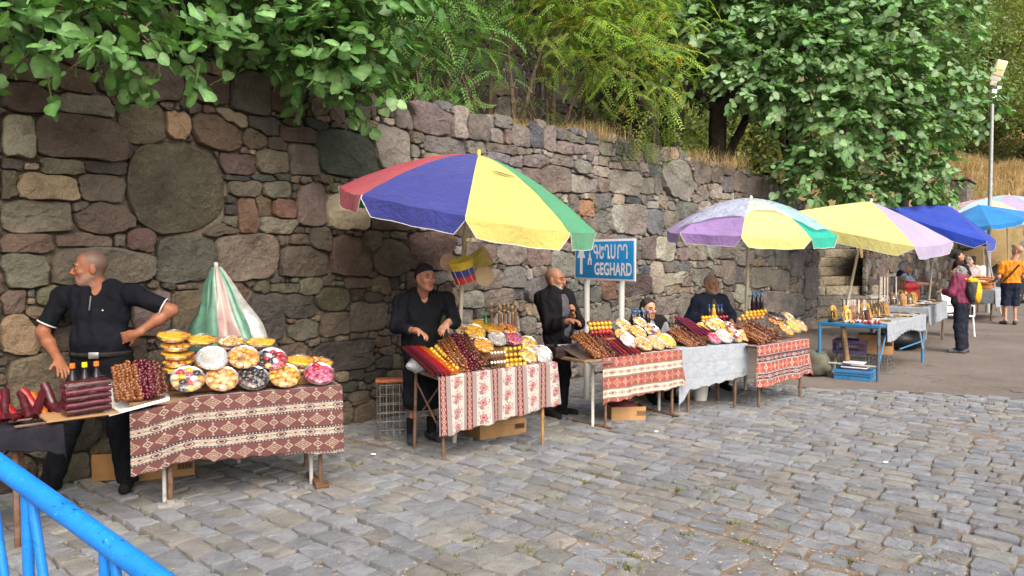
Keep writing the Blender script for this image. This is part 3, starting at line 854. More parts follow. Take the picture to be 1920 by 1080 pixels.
def tree(name, label, base, limbs, blobs, tmpl, size, base_col, per, seed, nobj=0, leaves=9, step=.11, droop=.55, bark=None, mat=None, group=None, alt=None, pa=0., shell=.55, r0=.1, szv=.22, cat='tree', twigs=True, out=1.0):
    r = np.random.default_rng(seed)
    base = Vector(base)
    root = empty(name, base, label=label, cat=cat, group=group)
    mb = MB(); wood = MB()
    for L in limbs:
        pts = [Vector(q[0]) - base if isinstance(q, tuple) and hasattr(q[0], '__len__') else Vector(q) - base for q in L[0]]
        mb.tube(pts, list(np.linspace(L[1], L[2], len(pts))), 8)
    mb.obj('trunk', bark or M_BARK, root)
    P, T, Nn, tw = sprays(blobs, per, r, leaves, step, out, droop, shell)
    cs = leafcols(len(P), r, base_col, alt=alt, pa=pa)
    sz = size * (1 + r.normal(0, szv * 1.35, len(P))).clip(.4, 1.6)
    tv, tf = tmpl
    crown = empty('crown', (0, 0, 0), parent=root)
    if twigs:
        for pts in tw:
            wood.tube([Vector(q) - base for q in pts], [.006, .005, .004, .003][:len(pts)] if len(pts) <= 4 else list(np.linspace(.006, .003, len(pts))), 3, cap=False)
        wood.obj('twigs', M_BARK2, crown, kind='stuff')
    keep = np.ones(len(P), bool)
    if nobj:
        fr = in_frame(P, 0); dist = np.linalg.norm(P - np.array([0, 0, EYE]), axis=1)
        score = np.where(fr, sz / dist, 0)
        # only leaves on the camera side of their neighbours
        idx = np.argsort(-score)[:nobj]
        keep[idx] = False
        me_c = {}
        for i in idx:
            k = int(min(4, max(0, (cs[i].mean() / np.mean(base_col) - .6) / .2)))
            if k not in me_c: me_c[k] = mesh('leaf', tv, tf.tolist() if False else tf, mat or M_LEAF, True, col=cs[i][None] * (RIB[:, None] if len(tv) == 14 else np.ones((len(tv), 1))))
            x = Vector(T[i]).normalized(); z = Vector(Nn[i]); z = (z - x * z.dot(x)).normalized(); y = z.cross(x)
            o = bpy.data.objects.new('leaf', me_c[k]); COL.objects.link(o); o.parent = crown
            o.matrix_local = Matrix.Translation(Vector(P[i]) - base) @ Matrix((x, y, z)).transposed().to_4x4() @ Matrix.Scale(float(sz[i]), 4)
    V, F, C = scatter(tv, tf, P[keep] - np.array(base), T[keep], Nn[keep], sz[keep], cs[keep])
    mk('foliage', V, F, mat or M_LEAF, crown, col=C, kind='stuff')
    return root
def hz(x, y):
    q = Vector((x, y, 0)) - WP; return hill(q.dot(WD), q.dot(WM))
def gp(px, Y, dz=0.0):
    p = at(px, 478, Y); return Vector((p.x, p.y, hz(p.x, p.y) + dz))
def B(l, rs=1.0): return [(at(a, b, Y), rad * rs) for a, b, Y, rad in l]
HEART = heart_leaf(); PINN = pinnate(); PINN2 = pinnate(7, .5, .06, .2)
# --- broad-leaved tree hanging over the wall at the left
tb = W(-2.6, 1.5, hill(-2.6, 1.5))
vb = B([(20, 14, 4.75, .26), (70, 59, 4.7, .24), (130, 69, 4.75, .24), (190, 54, 4.8, .26), (235, 89, 4.7, .22), (290, 44, 4.9, .26), (330, 79, 4.9, .2), (375, 94, 5.0, .16), (260, -6, 5.0, .25), (370, -6, 5.2, .2), (150, -16, 5.0, .25), (50, -20, 4.8, .3), 
        (455, 34, 6.2, .3), (520, 72, 6.3, .34), (580, 50, 6.4, .4), (650, 40, 6.4, .4), (700, 30, 6.5, .36), (600, 92, 6.5, .36), (660, 102, 6.4, .34), (700, 142, 6.5, .26), (625, 127, 6.6, .3), (735, 187, 6.6, .12), (680, 182, 6.6, .18), (560, 102, 6.7, .3), (655, 162, 6.7, .2),
        (480, 5, 6.6, .4), (420, -60, 6.4, .5), (560, -60, 6.5, .6), (690, -70, 6.6, .6), (250, -120, 5.6, .6), (100, -140, 5.4, .6), (400, -220, 6.2, .9), (150, -300, 5.8, .9), (650, -260, 6.8, .9), (-120, 0, 4.9, .5), (-200, -150, 5.2, .8), (-150, -380, 6, 1.2)])
tree('overhanging_tree', 'broad-leaved tree whose large bright leaves hang over the top of the wall', tb,
     [([tb, tb + Vector((.1, -.2, 1.2)), tb + Vector((.5, -.5, 2.6))], .16, .08), ([tb + Vector((.05, -.1, .9)), at(150, -60, 5.4), at(160, 40, 4.9), at(300, 80, 4.9)], .07, .012), ([tb + Vector((.1, -.2, 1.1)), at(500, -40, 6.7), at(600, 60, 6.5), at(690, 130, 6.5)], .07, .012), ([tb + Vector((.1, -.2, 1.0)), at(20, -60, 5.1), at(60, 60, 4.75)], .06, .012)],
     vb, HEART, .090, (.085, .185, .058), 185, 3, nobj=300, leaves=5, step=.055, droop=.45, alt=(.15, .285, .11), pa=.35)
# --- feathery green tree, then the yellow-green one beside it
tb = gp(850, 10.6)
tree('feathery_tree', 'green feathery-leaved tree beside the overhanging leaves, rising from the wall top', tb,
     [([tb, tb + Vector((-.1, .1, 1.0)), at(840, 60, 10.8), at(830, -60, 11)], .045, .02), ([gp(770, 10.2), at(790, 120, 10.3), at(800, 40, 10.4)], .03, .012)],
     B([(790, 40, 10.4, .55), (850, 30, 10.8, .5), (820, 100, 10.3, .45), (870, 130, 10.3, .28), (780, 130, 10.2, .4), (760, 80, 10.5, .45), (850, -60, 10.8, .8), (730, -40, 11, .8), (800, 180, 10.1, .25), (740, 140, 10.8, .4)]),
     PINN, .28, (.115, .235, .055), 130, 5, leaves=5, step=.13, droop=.45, bark=M_BARK2, mat=M_FERN, shell=.35)
tb = gp(968, 11.4)
tree('yellowing_tree', 'yellow-green feathery tree with several thin stems on the dry grass', tb,
     [([tb, at(958, 150, 11.5), at(950, 60, 11.6)], .045, .014), ([tb + Vector((.05, 0, .1)), at(1000, 140, 11.4), at(1030, 50, 11.4)], .04, .012), ([gp(1035, 11.8), at(1040, 140, 11.9), at(1080, 40, 11.9)], .05, .015), ([gp(1040, 11.8), at(1100, 130, 11.8), at(1180, 70, 11.7)], .035, .01), ([gp(918, 11.9), at(922, 120, 12), at(930, 20, 12)], .05, .02), ([gp(870, 12), at(885, 110, 12.1), at(900, 0, 12.1)], .05, .02), ([gp(1085, 12.3), at(1098, 160, 12.3), at(1110, 60, 12.3)], .045, .02), ([gp(1030, 11.9), at(1024, 150, 12), at(1005, 90, 12)], .05, .02), ([gp(1025, 11.6), at(990, 180, 11.6), at(955, 100, 11.7)], .012, .006), ([gp(1050, 11.6), at(1075, 190, 11.6), at(1110, 120, 11.7)], .012, .006)],
     B([(1010, 20, 11.5, .5), (1070, 40, 11.6, .55), (1130, 60, 11.6, .55), (1180, 100, 11.5, .5), (1210, 150, 11.3, .45), (1240, 165, 11.2, .25), (1150, 130, 11.6, .42), (1090, 100, 11.8, .42), (1030, 75, 11.8, .3), (1000, -60, 11.7, .8), (1100, -60, 11.7, .9), (1190, 30, 11.9, .6), (1240, 90, 11.8, .4)]),
     PINN, .25, (.23, .35, .055), 150, 6, leaves=5, step=.12, droop=.3, bark=M_BARK2, mat=M_FERN, alt=(.42, .30, .03), pa=.07, shell=.35)
# low green shrubs on the wall top
for k, (px, py, Y, rd, cc) in enumerate([(1180, 205, 10.9, .22, (.09, .15, .03)), (1225, 235, 11.1, .16, (.13, .19, .03)), (1150, 190, 11.5, .2, (.06, .11, .03)), (1095, 205, 11.6, .22, (.05, .09, .025)), (985, 205, 11.5, .22, (.055, .095, .025)), (860, 195, 10.6, .25, (.045, .085, .02))]):
    b0 = gp(px, Y)
    bl = [(b0 + Vector((dx, dy, rd * 1.1 + dz)), rd) for dx, dy, dz in ((0, 0, 0), (rd, 0, -.05), (-rd, .1, -.03), (.05, 0, rd * .8))]
    tree('wall_shrub', ['broad bright shrub at the edge of the wall top above the blue-grey stone', 'yellowish shrub hanging over the wall top beside the dark trunk', 'dark shrub behind the tall dry grass', 'dark green shrub between the yellowing stems and the tall grass', 'green shrub at the foot of the yellowing stems', 'dark shrub at the foot of the feathery tree'][k], b0, [([b0, b0 + Vector((.02, 0, rd * 1.6))], .014, .006)], bl, PINN2, .3, cc, 75, 60 + k, leaves=4, step=.09, mat=M_FERN, bark=M_BARK2, group='shrubs along the wall top', cat='shrub', shell=.2, alt=(.35, .3, .04), pa=.05)
for k, (px, py, rd, lb) in enumerate([(610, 343, .07, 'small fern tuft growing from the wall joint left of the big parasol'), (1122, 392, .08, 'yellowish plant tuft growing beside the orange wall stone'), (1548, 578, .18, 'green weed clump at the foot of the stairs')]):
    s_, z_ = wall_hit(px, py, -.06); b0 = W(s_, -.06, z_)
    tree('wall_plant', lb, b0, [([b0 + WM * .1, b0 + Vector((0, 0, rd * .5))], .004, .002)], [(b0, rd)], PINN2, rd * 1.3, (.12, .16, .04), 420 if rd < .1 else 150, 80 + k, leaves=3, step=rd * .3, mat=M_FERN, bark=M_BARK2, cat='plant', shell=.1)
# --- big round-leaved tree
tb = gp(1345, 14.6)
f1 = at(1345, 205, 14.6)
vb = B([(1290, 60, 14.4, .75), (1370, 40, 14.6, .8), (1450, 30, 14.8, .85), (1320, 120, 14.0, .55), (1390, 120, 14.0, .6), (1460, 110, 14.2, .8), (1540, 60, 14.6, .95), (1550, 150, 14.2, .85), (1640, 60, 15, 1.0), (1640, 160, 14.6, .9), (1480, 190, 14.0, .55), (1560, 240, 14.2, .7), (1640, 250, 14.6, .8), (1720, 90, 15.4, .9), (1730, 190, 15.2, .8), (1790, 150, 15.4, .5), (1830, 205, 15.6, .35), (1770, 240, 15.2, .45), (1700, 280, 15, .7), (1530, 310, 14.2, .5), (1600, 340, 14.6, .6), (1510, 355, 14.0, .35), (1680, 350, 15, .6), (1750, 330, 15.4, .45), (1380, 180, 13.6, .3), (1420, 160, 13.8, .35), (1300, -40, 14.6, 1.0), (1450, -70, 15, 1.1), (1600, -60, 15.2, 1.2), (1740, -20, 15.6, 1.0), (1500, -200, 15.4, 1.6), (1700, -220, 15.8, 1.5), (1260, 20, 14.8, .5), (1500, 345, 14.0, .3), (1560, 360, 14.4, .4), (1630, 368, 14.8, .4), (1705, 365, 15.2, .4), (1765, 355, 15.4, .3), (1490, 300, 14, .25)])
tree('round_leaved_tree', 'large tree with round grey-green leaves and dark trunks above the stairs', tb,
     [([tb - Vector((0, 0, .3)), at(1343, 240, 14.6), f1], .17, .14), ([f1, at(1310, 178, 14.6), at(1270, 150, 14.6), at(1250, 80, 14.7)], .11, .05), ([f1, at(1375, 180, 14.6), at(1400, 140, 14.6), at(1430, 60, 14.8)], .11, .05), ([gp(1262, 14.2, -.3), at(1272, 200, 14.2), at(1285, 140, 14.2), at(1290, 60, 14.4)], .14, .07), ([gp(1245, 13.6, -.2), at(1215, 205, 13.6), at(1185, 170, 13.6), at(1180, 110, 13.7)], .10, .05), ([f1, at(1440, 190, 14.6), at(1540, 190, 14.7), at(1650, 180, 15)], .07, .03), ([at(1440, 190, 14.6), at(1455, 250, 14.5), at(1500, 320, 14.4)], .035, .02), ([tb, at(1450, 120, 14.9), at(1600, 40, 15.2)], .09, .03)],
     vb, HEART, .112, (.105, .205, .072), 150, 8, nobj=300, leaves=6, step=.08, droop=.5, alt=(.15, .245, .125), pa=.32, shell=.55)
# --- trees beyond
CL = [clump(26, .5, .16, .03, k) for k in range(3)]
BACK = [
 # px, py-centre, Y, radius, colour, kind
 (1770, 90, 36, 2.9, (.075, .105, .032), 0), (1880, 40, 38, 3.4, (.135, .15, .038), 1), (1840, 190, 40, 2.6, (.07, .10, .035), 0), (1925, 200, 35, 2.4, (.075, .10, .028), 1), (1905, 320, 25, 1.3, (.06, .09, .03), 0), (1700, -20, 30, 3.0, (.065, .095, .03), 0),
 (1600, -20, 22, 2.4, (.05, .08, .025), 1), (1480, 0, 20, 2.2, (.05, .085, .025), 0), (1350, -20, 19, 2.0, (.04, .07, .02), 1), (1240, 10, 18, 1.5, (.045, .075, .022), 0), (1150, -40, 18, 1.8, (.05, .085, .022), 1), (1000, -60, 17, 1.6, (.05, .085, .022), 0), (880, -110, 16, 1.3, (.045, .08, .022), 1), (760, 10, 14, 1.1, (.035, .065, .02), 0), (660, -30, 12, 1.3, (.035, .065, .02), 1), (480, 40, 9.6, .8, (.03, .06, .02), 0), (380, 10, 8.6, .7, (.035, .065, .02), 1), (200, 0, 7.8, .8, (.03, .06, .02), 0), (60, -10, 7.4, .8, (.03, .06, .02), 0), (1820, 300, 26, .9, (.06, .09, .03), 1), (1760, 280, 25, 1.2, (.055, .085, .03), 0), (560, 10, 10.4, .8, (.03, .055, .02), 1)]
BLAB = ['dark feathery tree behind the street lamp, left of its head', 'pale olive tree high on the hill behind the lamp head', 'dark tree directly behind the lamp post', 'olive tree on the hill beyond the pastel parasols', 'small dark tree low on the bank beyond the lamp', 'dark tree rising behind the right side of the round-leaved tree', 'olive tree behind the middle of the round-leaved tree', 'dark tree behind the left branches of the round-leaved tree', 'dark olive tree behind the forked dark trunks', 'dark tree between the yellowing tree and the dark trunks', 'olive tree behind the top of the yellowing tree', 'dark tree behind the stems of the yellowing tree', 'olive tree between the feathery and the yellowing tree', 'dark tree behind the feathery green tree', 'olive tree between the overhanging leaves and the feathery tree', 'dark bush above the dark stones of the wall top', 'olive bush in the shade of the overhanging tree', 'dark bush behind the left overhanging leaves', 'dark bush at the foot of the overhanging tree', 'small olive bush on the dry bank by the lamp post', 'dark bush between the round-leaved tree and the lamp', 'olive bush behind the dense overhanging leaf cluster']
BL = ['dark green tree on the hillside behind the other trees', 'olive green tree on the hillside behind the other trees']
for k, (px, py, Y, rd, cc, kd) in enumerate(BACK):
    if k in (4, 19, 20): continue
    c = at(px, py, Y); zb = max(hz(c.x, c.y), bank_z(c.x, c.y) if (c.y > 28 and c.x > 12) else -1); b0 = Vector((c.x, c.y, min(zb, c.z - rd * .5)))
    r = np.random.default_rng(100 + k)
    bl = [(c, rd * .75)] + [(c + Vector(r.normal(0, .55, 3)) * rd, rd * r.uniform(.35, .55)) for _ in range(7)]
    lb = BLAB[k]
    if k < 7: cc = tuple(x * 2.0 for x in cc)
    tree('hillside_tree', lb, b0, [([b0 - Vector((0, 0, .3)), b0.lerp(c, .5) + Vector((.1, 0, 0)), c], .09 * rd, .03 * rd), ([b0.lerp(c, .4), c + Vector((rd * .5, 0, rd * .3))], .04 * rd, .015), ([b0.lerp(c, .5), c + Vector((-rd * .5, 0, rd * .2))], .04 * rd, .015)],
         bl, CL[k % 3], 1.0 if Y > 15 else .6, cc, 60 / rd if Y > 15 else 80, 200 + k, leaves=3, step=.3, mat=M_FERN, group='trees on the hillside', twigs=False, shell=.3)
# far wooded slope: one mass
r = np.random.default_rng(55); fb = []
for _ in range(230):
    px = r.uniform(-150, 2080); Y = r.uniform(24, 60)
    p = at(px, 478, Y); z = hz(p.x, p.y)
    if (p - WP).dot(WM) < 8: continue
    fb.append((Vector((p.x, p.y, z + r.uniform(.5, 2.5))), r.uniform(1.2, 2.2)))
for _ in range(90):
    px = r.uniform(1640, 2060); Y = r.uniform(40, 62); p = at(px, 478, Y)
    fb.append((Vector((p.x, p.y, bank_z(p.x, p.y) + r.uniform(.5, 3.5))), r.uniform(1.3, 2.4)))
P, T, Nn, tw = sprays(fb, 16, r, 3, .6, 1, .4, .3)
cs = leafcols(len(P), r, (.15, .19, .06), .3, (.28, .29, .09), .3)
V, F, C = scatter(*CL[0], P, T, Nn, np.full(len(P), 1.9), cs)
mk('wooded_slope', V, F, M_FERN, col=C, kind='stuff', label='far wooded slope of mixed green trees behind everything', cat='woodland')
# --- dry grass on the wall top and terrace
M_STRAW = leaf_mat('dry_grass', .8, .25)
r = np.random.default_rng(66); gv, gf, gc = [], [], []
def blade(p, h, wd, lean, c):
    k = len(gv); a = r.uniform(0, 6.28); dx, dy = math.cos(a) * wd, math.sin(a) * wd
    gv.extend([(p[0] - dx, p[1] - dy, p[2] - .02), (p[0] + dx, p[1] + dy, p[2] - .02), (p[0] + lean[0] * .5 + dx * .6, p[1] + lean[1] * .5 + dy * .6, p[2] + h * .6), (p[0] + lean[0] * .5 - dx * .6, p[1] + lean[1] * .5 - dy * .6, p[2] + h * .6), (p[0] + lean[0], p[1] + lean[1], p[2] + h)])
    gf.extend([(k, k + 1, k + 2, k + 3), (k + 3, k + 2, k + 4)]); gc.extend([c] * 5)
STR = [(.42, .29, .14), (.50, .37, .19), (.33, .22, .10), (.24, .17, .08)]
for _ in range(26000):
    s = r.uniform(-1.5, 13.2); t = .02 + abs(r.normal(0, .75)); q = W(s, t)
    z = hill(s, t) if t > .62 else wall_top(s) - .03
    dense = .5 + .5 * math.sin(s * 3.1 + math.sin(s * 7) * 1.4)
    if r.random() > .35 + .65 * dense: continue
    h = r.uniform(.03, .11) * (1.5 if r.random() < .12 else 1)
    c = np.array(STR[r.integers(4)]) * r.uniform(.7, 1.2)
    if r.random() < .06: c = np.array((.13, .17, .04))
    ln = r.normal(0, .07, 2)
    if t < .25 and s > 8.8: ln = -np.array(WM[:2]) * r.uniform(.05, .2) + r.normal(0, .04, 2); h = r.uniform(-.12, .1)
    blade((q.x, q.y, z), h, r.uniform(.003, .007), ln, c)
for px, Y, n in [(1090, 10.8, 260), (1110, 10.9, 200), (1060, 11, 160), (960, 10.6, 120), (1370, 13.6, 160), (1300, 12.9, 120), (1330, 13.2, 100), (1140, 11.1, 120)]:
    b0 = gp(px, Y)
    for _ in range(n):
        d = r.normal(0, .16, 2)
        blade((b0.x + d[0], b0.y + d[1], b0.z), r.uniform(.12, .32), .004, r.normal(0, .12, 2), np.array(STR[r.integers(4)]) * r.uniform(.6, 1.1))
for _ in range(5000):
    px = r.uniform(1760, 1930); Y = r.uniform(30.2, 34); p = at(px, 478, Y); p.z = bank_z(p.x, p.y)
    blade(p, r.uniform(.15, .5), .012, r.normal(0, .15, 2), np.array(STR[r.integers(4)]))
mk('dry_grass', gv, gf, M_STRAW, smooth=False, col=gc, kind='stuff', label='straw-coloured dry grass along the wall top', cat='grass')
# ================================================================== materials for the stalls
def rust_mat(name, c, rust=(.10, .045, .02), amt=.5):
    m = NM(name, .6, .4); g = m.noise(9, 6, .75, m.pos()); h = m.noise(60, 4, .7, m.pos())
    m.base(m.mix(m.ramp(g * .8 + h * .2, [(amt, 0.0), (amt + .12, 1.0)]), c, rust)); m.bump(h, .3, .003); return m.m
M_RUSTY = rust_mat('rusty_tube', (.16, .10, .07), amt=.45)
M_GREYTUBE = rust_mat('grey_painted_tube', (.42, .42, .40), amt=.58)
M_BLUETUBE = rust_mat('blue_painted_tube', (.03, .17, .36), (.12, .07, .04), .56)
M_WOODTOP = simple('rough_board', (.20, .13, .075), .85, .15, var=.4, scale=6)
M_WHITE = simple('white_plastic', (.72, .72, .70), .45, .4, var=.06)
M_BLACKCLOTH = simple('black_cloth', (.016, .016, .022), .9, .1, var=.5, scale=5, bump=.3, bscale=9)
M_FOIL = NM('foil', .28, .5, (.78, .78, .80), 1.0).m
M_CARD = simple('cardboard', (.34, .20, .095), .9, .1, var=.2, scale=5)
M_CARDD = simple('cardboard_dark', (.23, .125, .055), .9, .1, var=.25, scale=5)
M_INK = simple('printed_ink', (.05, .035, .025), .9, .1)
M_STONEBLK = simple('concrete_block', (.24, .235, .225), .95, .1, var=.25, scale=25, bump=.5)
M_WIRE = simple('galvanised_wire', (.22, .225, .22), .5, .5, .6, var=.3)
def film_mat():
    m = NM('clear_film', .12, .5)
    gl = m.n('ShaderNodeBsdfGlossy'); gl.inputs['Roughness'].default_value = .10; gl.inputs['Color'].default_value = (1, 1, 1, 1)
    tr = m.n('ShaderNodeBsdfTransparent')
    bp = m.n('ShaderNodeBump'); bp.inputs['Strength'].default_value = .9; bp.inputs['Distance'].default_value = .012
    m.l(m.noise(12, 2, .5, m.coord(), .6), bp.inputs['Height']); m.l(bp.outputs[0], gl.inputs['Normal'])
    lw = m.n('ShaderNodeLayerWeight'); lw.inputs['Blend'].default_value = .35
    fac = E(m.nt, lw.outputs['Fresnel']) * .24 + .03
    mx = m.n('ShaderNodeMixShader'); m.l(fac, mx.inputs[0]); m.l(tr.outputs[0], mx.inputs[1]); m.l(gl.outputs[0], mx.inputs[2])
    m.l(mx.outputs[0], m.out.inputs[0]); return m.m
M_FILM = film_mat()
def bag_mat(name, c, a=.45):
    m = NM(name, .3, .4); m.b.inputs['Base Color'].default_value = (*c, 1); m.b.inputs['Alpha'].default_value = a
    m.bump(m.noise(18, 4, .6, m.coord(), .8), .9, .02); return m.m
M_BAG = bag_mat('thin_plastic_bag', (.75, .78, .82), .5)
# ------------------------------------------------------------------ woven patterns (uv in metres: u along the table, v downwards)
def kilim(name, ground, band, dark, cream, per=.178, up=.20, off=.04, accent=None, bandaccent=None, wv=.3, bw=.372):
    m = NM(name, .92, .12)
    u, v = m.uv()
    q = .0045
    u = (u / q).floor() * q; v = (v / q).floor() * q
    wv_ = ((v - off) / per + .5).frac() - .5
    aw = wv_.abs(); wm = wv_ * per
    row = ((v - off) / per + .5).floor()
    us = u / up + row * .5
    uc = (us.frac() - .5).abs() * up
    ud_ = ((us + .5).frac() - .5).abs() * up
    c = ground
    d1 = uc / .060 + wm.abs() / .036
    d2 = ud_ / .034 + wm.abs() / .026
    d3 = ((us * 2 + .5).frac() - .5).abs() * up * .5
    d3 = d3 / .011 + (wm.abs() - .036).abs() / .008
    acc = accent or cream
    col = m.mix(d1.lt(1.0), c, acc)
    col = m.mix(d1.lt(.72) * d1.gt(.56), col, ground)
    col = m.mix(d1.lt(.34), col, ground)
    col = m.mix(d1.lt(.16), col, cream)
    col = m.mix(d2.lt(1.0) * d2.gt(.66), col, cream)
    col = m.mix(d2.lt(.33), col, acc)
    col = m.mix(d3.lt(1.0) * d3.gt(.35), col, cream)
    # dark guard stripes with little hooks
    inst = aw.gt(bw - .08) * aw.lt(bw)
    col = m.mix(inst, col, dark)
    hk = ((u / .022).frac() - .5).abs() * .022
    hook = (hk / .0075 + (aw - (bw - .04)).abs() * per / .0055)
    col = m.mix(inst * hook.lt(1.0) * hook.gt(.3), col, cream)
    edge = aw.gt(bw) * aw.lt(bw + .018)
    # band with medallions
    inb = aw.gt(bw)
    bc = (aw - .5).abs() * per
    ub = u / (up * .5) + row * 0.0
    bu = (ub.frac() - .5).abs() * up * .5
    alt = (ub * .5).frac().lt(.5)
    hx = (bu / .036).mx(bc / .019).mx((bu / .036 + bc / .019) * .72)
    ba = bandaccent or ground
    bcol = m.mix(hx.lt(1.0), band, m.mix(alt, ba, acc))
    bcol = m.mix(hx.lt(.72) * hx.gt(.5), bcol, band)
    bcol = m.mix(hx.lt(.24), bcol, dark)
    hk2 = bu.gt(.036) * bc.lt(.003)
    bcol = m.mix(hk2, bcol, ba)
    col = m.mix(inb, col, bcol); col = m.mix(edge, col, cream)
    # wear and weave
    g = m.noise(260, 2, .6, m.coord('UV')); w2 = m.noise(5, 4, .6, m.coord('UV'))
    col = m.mix(1.0, col, m.ramp(g, [(.3, .8), (.7, 1.15)]), 'MULTIPLY')
    col = m.mix(1.0, col, m.ramp(w2, [(.3, .86), (.7, 1.1)]), 'MULTIPLY')
    m.base(col); m.bump(g, .25, .002)
    return m.m
CREAM = (.52, .45, .35)
M_KIL1 = kilim('kilim_maroon', (.125, .052, .050), (.36, .32, .27), (.045, .037, .042), (.34, .29, .245), accent=(.28, .20, .155))
M_KIL3 = kilim('kilim_red_white', (.27, .075, .066), (.50, .45, .39), (.11, .07, .06), (.44, .33, .25), accent=(.37, .18, .12), bandaccent=(.22, .08, .065), bw=.31, per=.20, off=.045)
M_KIL5 = kilim('kilim_red_dark', (.29, .075, .064), (.075, .05, .06), (.10, .055, .06), (.58, .50, .44), accent=(.50, .17, .11), bandaccent=(.42, .36, .36), bw=.31, per=.19, off=.05)
def floral():
    m = NM('floral_stripe', .9, .12)
    u, v = m.uv(); q = .003
    nz = m.noise(24, 3, .6, m.coord('UV'))
    per = .245
    f = (u / per).frac() * per           # 0..per
    white = (.42, .385, .35); red = (.12, .018, .024); dark = (.05, .04, .05)
    col = white
    # rose sprigs
    vv = v / .125 + (u / per).floor() * .37
    rx = f - .170 + ((vv.floor() * 12.7).sin() * .012); ry = (vv.frac() - .5) * .125
    rr = (rx * rx + ry * ry)._op('SQRT') + (nz - .5) * .022
    rx2 = rx + .016; ry2 = ry - .038
    rr2 = (rx2 * rx2 + ry2 * ry2)._op('SQRT') + (nz - .5) * .016
    col = m.mix(rr.lt(.030), col, (.30, .13, .14)); col = m.mix(rr.lt(.020) * rr.gt(.014), col, (.42, .22, .22)); col = m.mix(rr.lt(.008), col, (.20, .06, .07))
    col = m.mix(rr2.lt(.018), col, (.27, .11, .12))
    lf = m.noise(55, 3, .6, m.coord('UV'))
    col = m.mix(lf.gt(.54) * rr.gt(.030) * rr.lt(.060), col, (.20, .18, .165))
    # ornate red stripe
    inr = f.gt(.012) * f.lt(.066)
    ov = ((v / .05).frac() - .5).abs() * .05; ou = (f - .039).abs()
    o = (ov * ov + ou * ou)._op('SQRT')
    rc = m.mix(o.lt(.019) * o.gt(.014), red, (.40, .28, .23)); rc = m.mix(o.lt(.008) * o.gt(.004), rc, (.55, .36, .28))
    rc = m.mix(((v / .05 + .5).frac() - .5).abs().lt(.07) * ou.lt(.012), rc, (.42, .31, .25))
    col = m.mix(inr, col, rc)
    # pin stripes
    pin = (f.gt(.066) * f.lt(.108)).mx(f.gt(.232)).mx(f.lt(.012))
    ps = (f / .0085).frac().lt(.24)
    col = m.mix(pin, col, m.mix(ps, (.30, .25, .24), dark))
    g = m.noise(260, 2, .6, m.coord('UV'))
    col = m.mix(1.0, col, m.ramp(g, [(.3, .82), (.7, 1.12)]), 'MULTIPLY')
    m.base(col); m.bump(g, .2, .002); return m.m
M_FLORAL = floral()
def white_cloth():
    m = NM('white_tablecloth', .85, .15)
    u, v = m.uv()
    cu = ((u / .155).frac() - .5).abs(); cvv = ((v / .16).frac() - .5).abs()
    cr = (cu.gt(.47)).mx(cvv.gt(.47))
    n = m.noise(12, 5, .6, m.coord('UV'), .5)
    m.base(m.ramp(n, [(.3, (.25, .285, .33)), (.7, (.33, .36, .40))]))
    m.bump(n * .7 + cr * .25 + m.noise(40, 3, .6, m.coord('UV')) * .3, .9, .02)
    m.b.inputs['Subsurface Weight'].default_value = 0.0
    return m.m
M_WCLOTH = white_cloth()
# ------------------------------------------------------------------ tables
class Table:
    def __init__(s, fl, fr, depth, z, label, name='market_table', cat='table', bare=False):
        fl = Vector((fl[0], fl[1], 0)); fr = Vector((fr[0], fr[1], 0))
        s.o = fl; s.L = (fr - fl).length; s.D = depth; s.z = z
        s.ux = (fr - fl).normalized(); s.uy = Vector((-s.ux.y, s.ux.x, 0))
        s.rz = math.atan2(s.ux.y, s.ux.x)
        s.M = Matrix.Translation(fl) @ Matrix.Rotation(s.rz, 4, 'Z')
        s.root = None if bare else empty(name, fl, s.rz, label=label, cat=cat)
    def top(s, mat=None, th=.025):
        MB().box((s.L / 2, s.D / 2, s.z - th / 2), (s.L, s.D, th), bev=.004).obj('tabletop', mat or M_WOODTOP, s.root)
    def leg(s, x, y, mat=None, r=.016, dx=0, dy=0, z0=0.0, z1=None):
        z1 = s.z - .02 if z1 is None else z1
        MB().tube([(x + dx, y + dy, z0), (x, y, z1)], r, 8).obj('leg', mat or M_RUSTY, s.root)
    def bar(s, a, b, mat=None, r=.012, name='brace'):
        MB().tube([a, b], r, 8).obj(name, mat or M_RUSTY, s.root)
    def hit(s, px, py, yl):
        """local x, z of a photo pixel on the upright plane yl behind the front edge"""
        d = ray(px, py); o = Vector((0, 0, EYE)); p0 = s.o + s.uy * yl
        k = (p0 - o).dot(s.uy) / d.dot(s.uy); q = o + d * k
        return (q - s.o).dot(s.ux), q.z
    def w(s, x, y, z): return s.M @ Vector((x, y, z))
    def place(s, o, x, y, z, R3=None, sc=1.0):
        o.matrix_world = s.M @ Matrix.Translation((x, y, z)) @ ((R3.to_4x4()) if R3 is not None else Matrix.Identity(4)) @ Matrix.Scale(sc, 4)
        return o
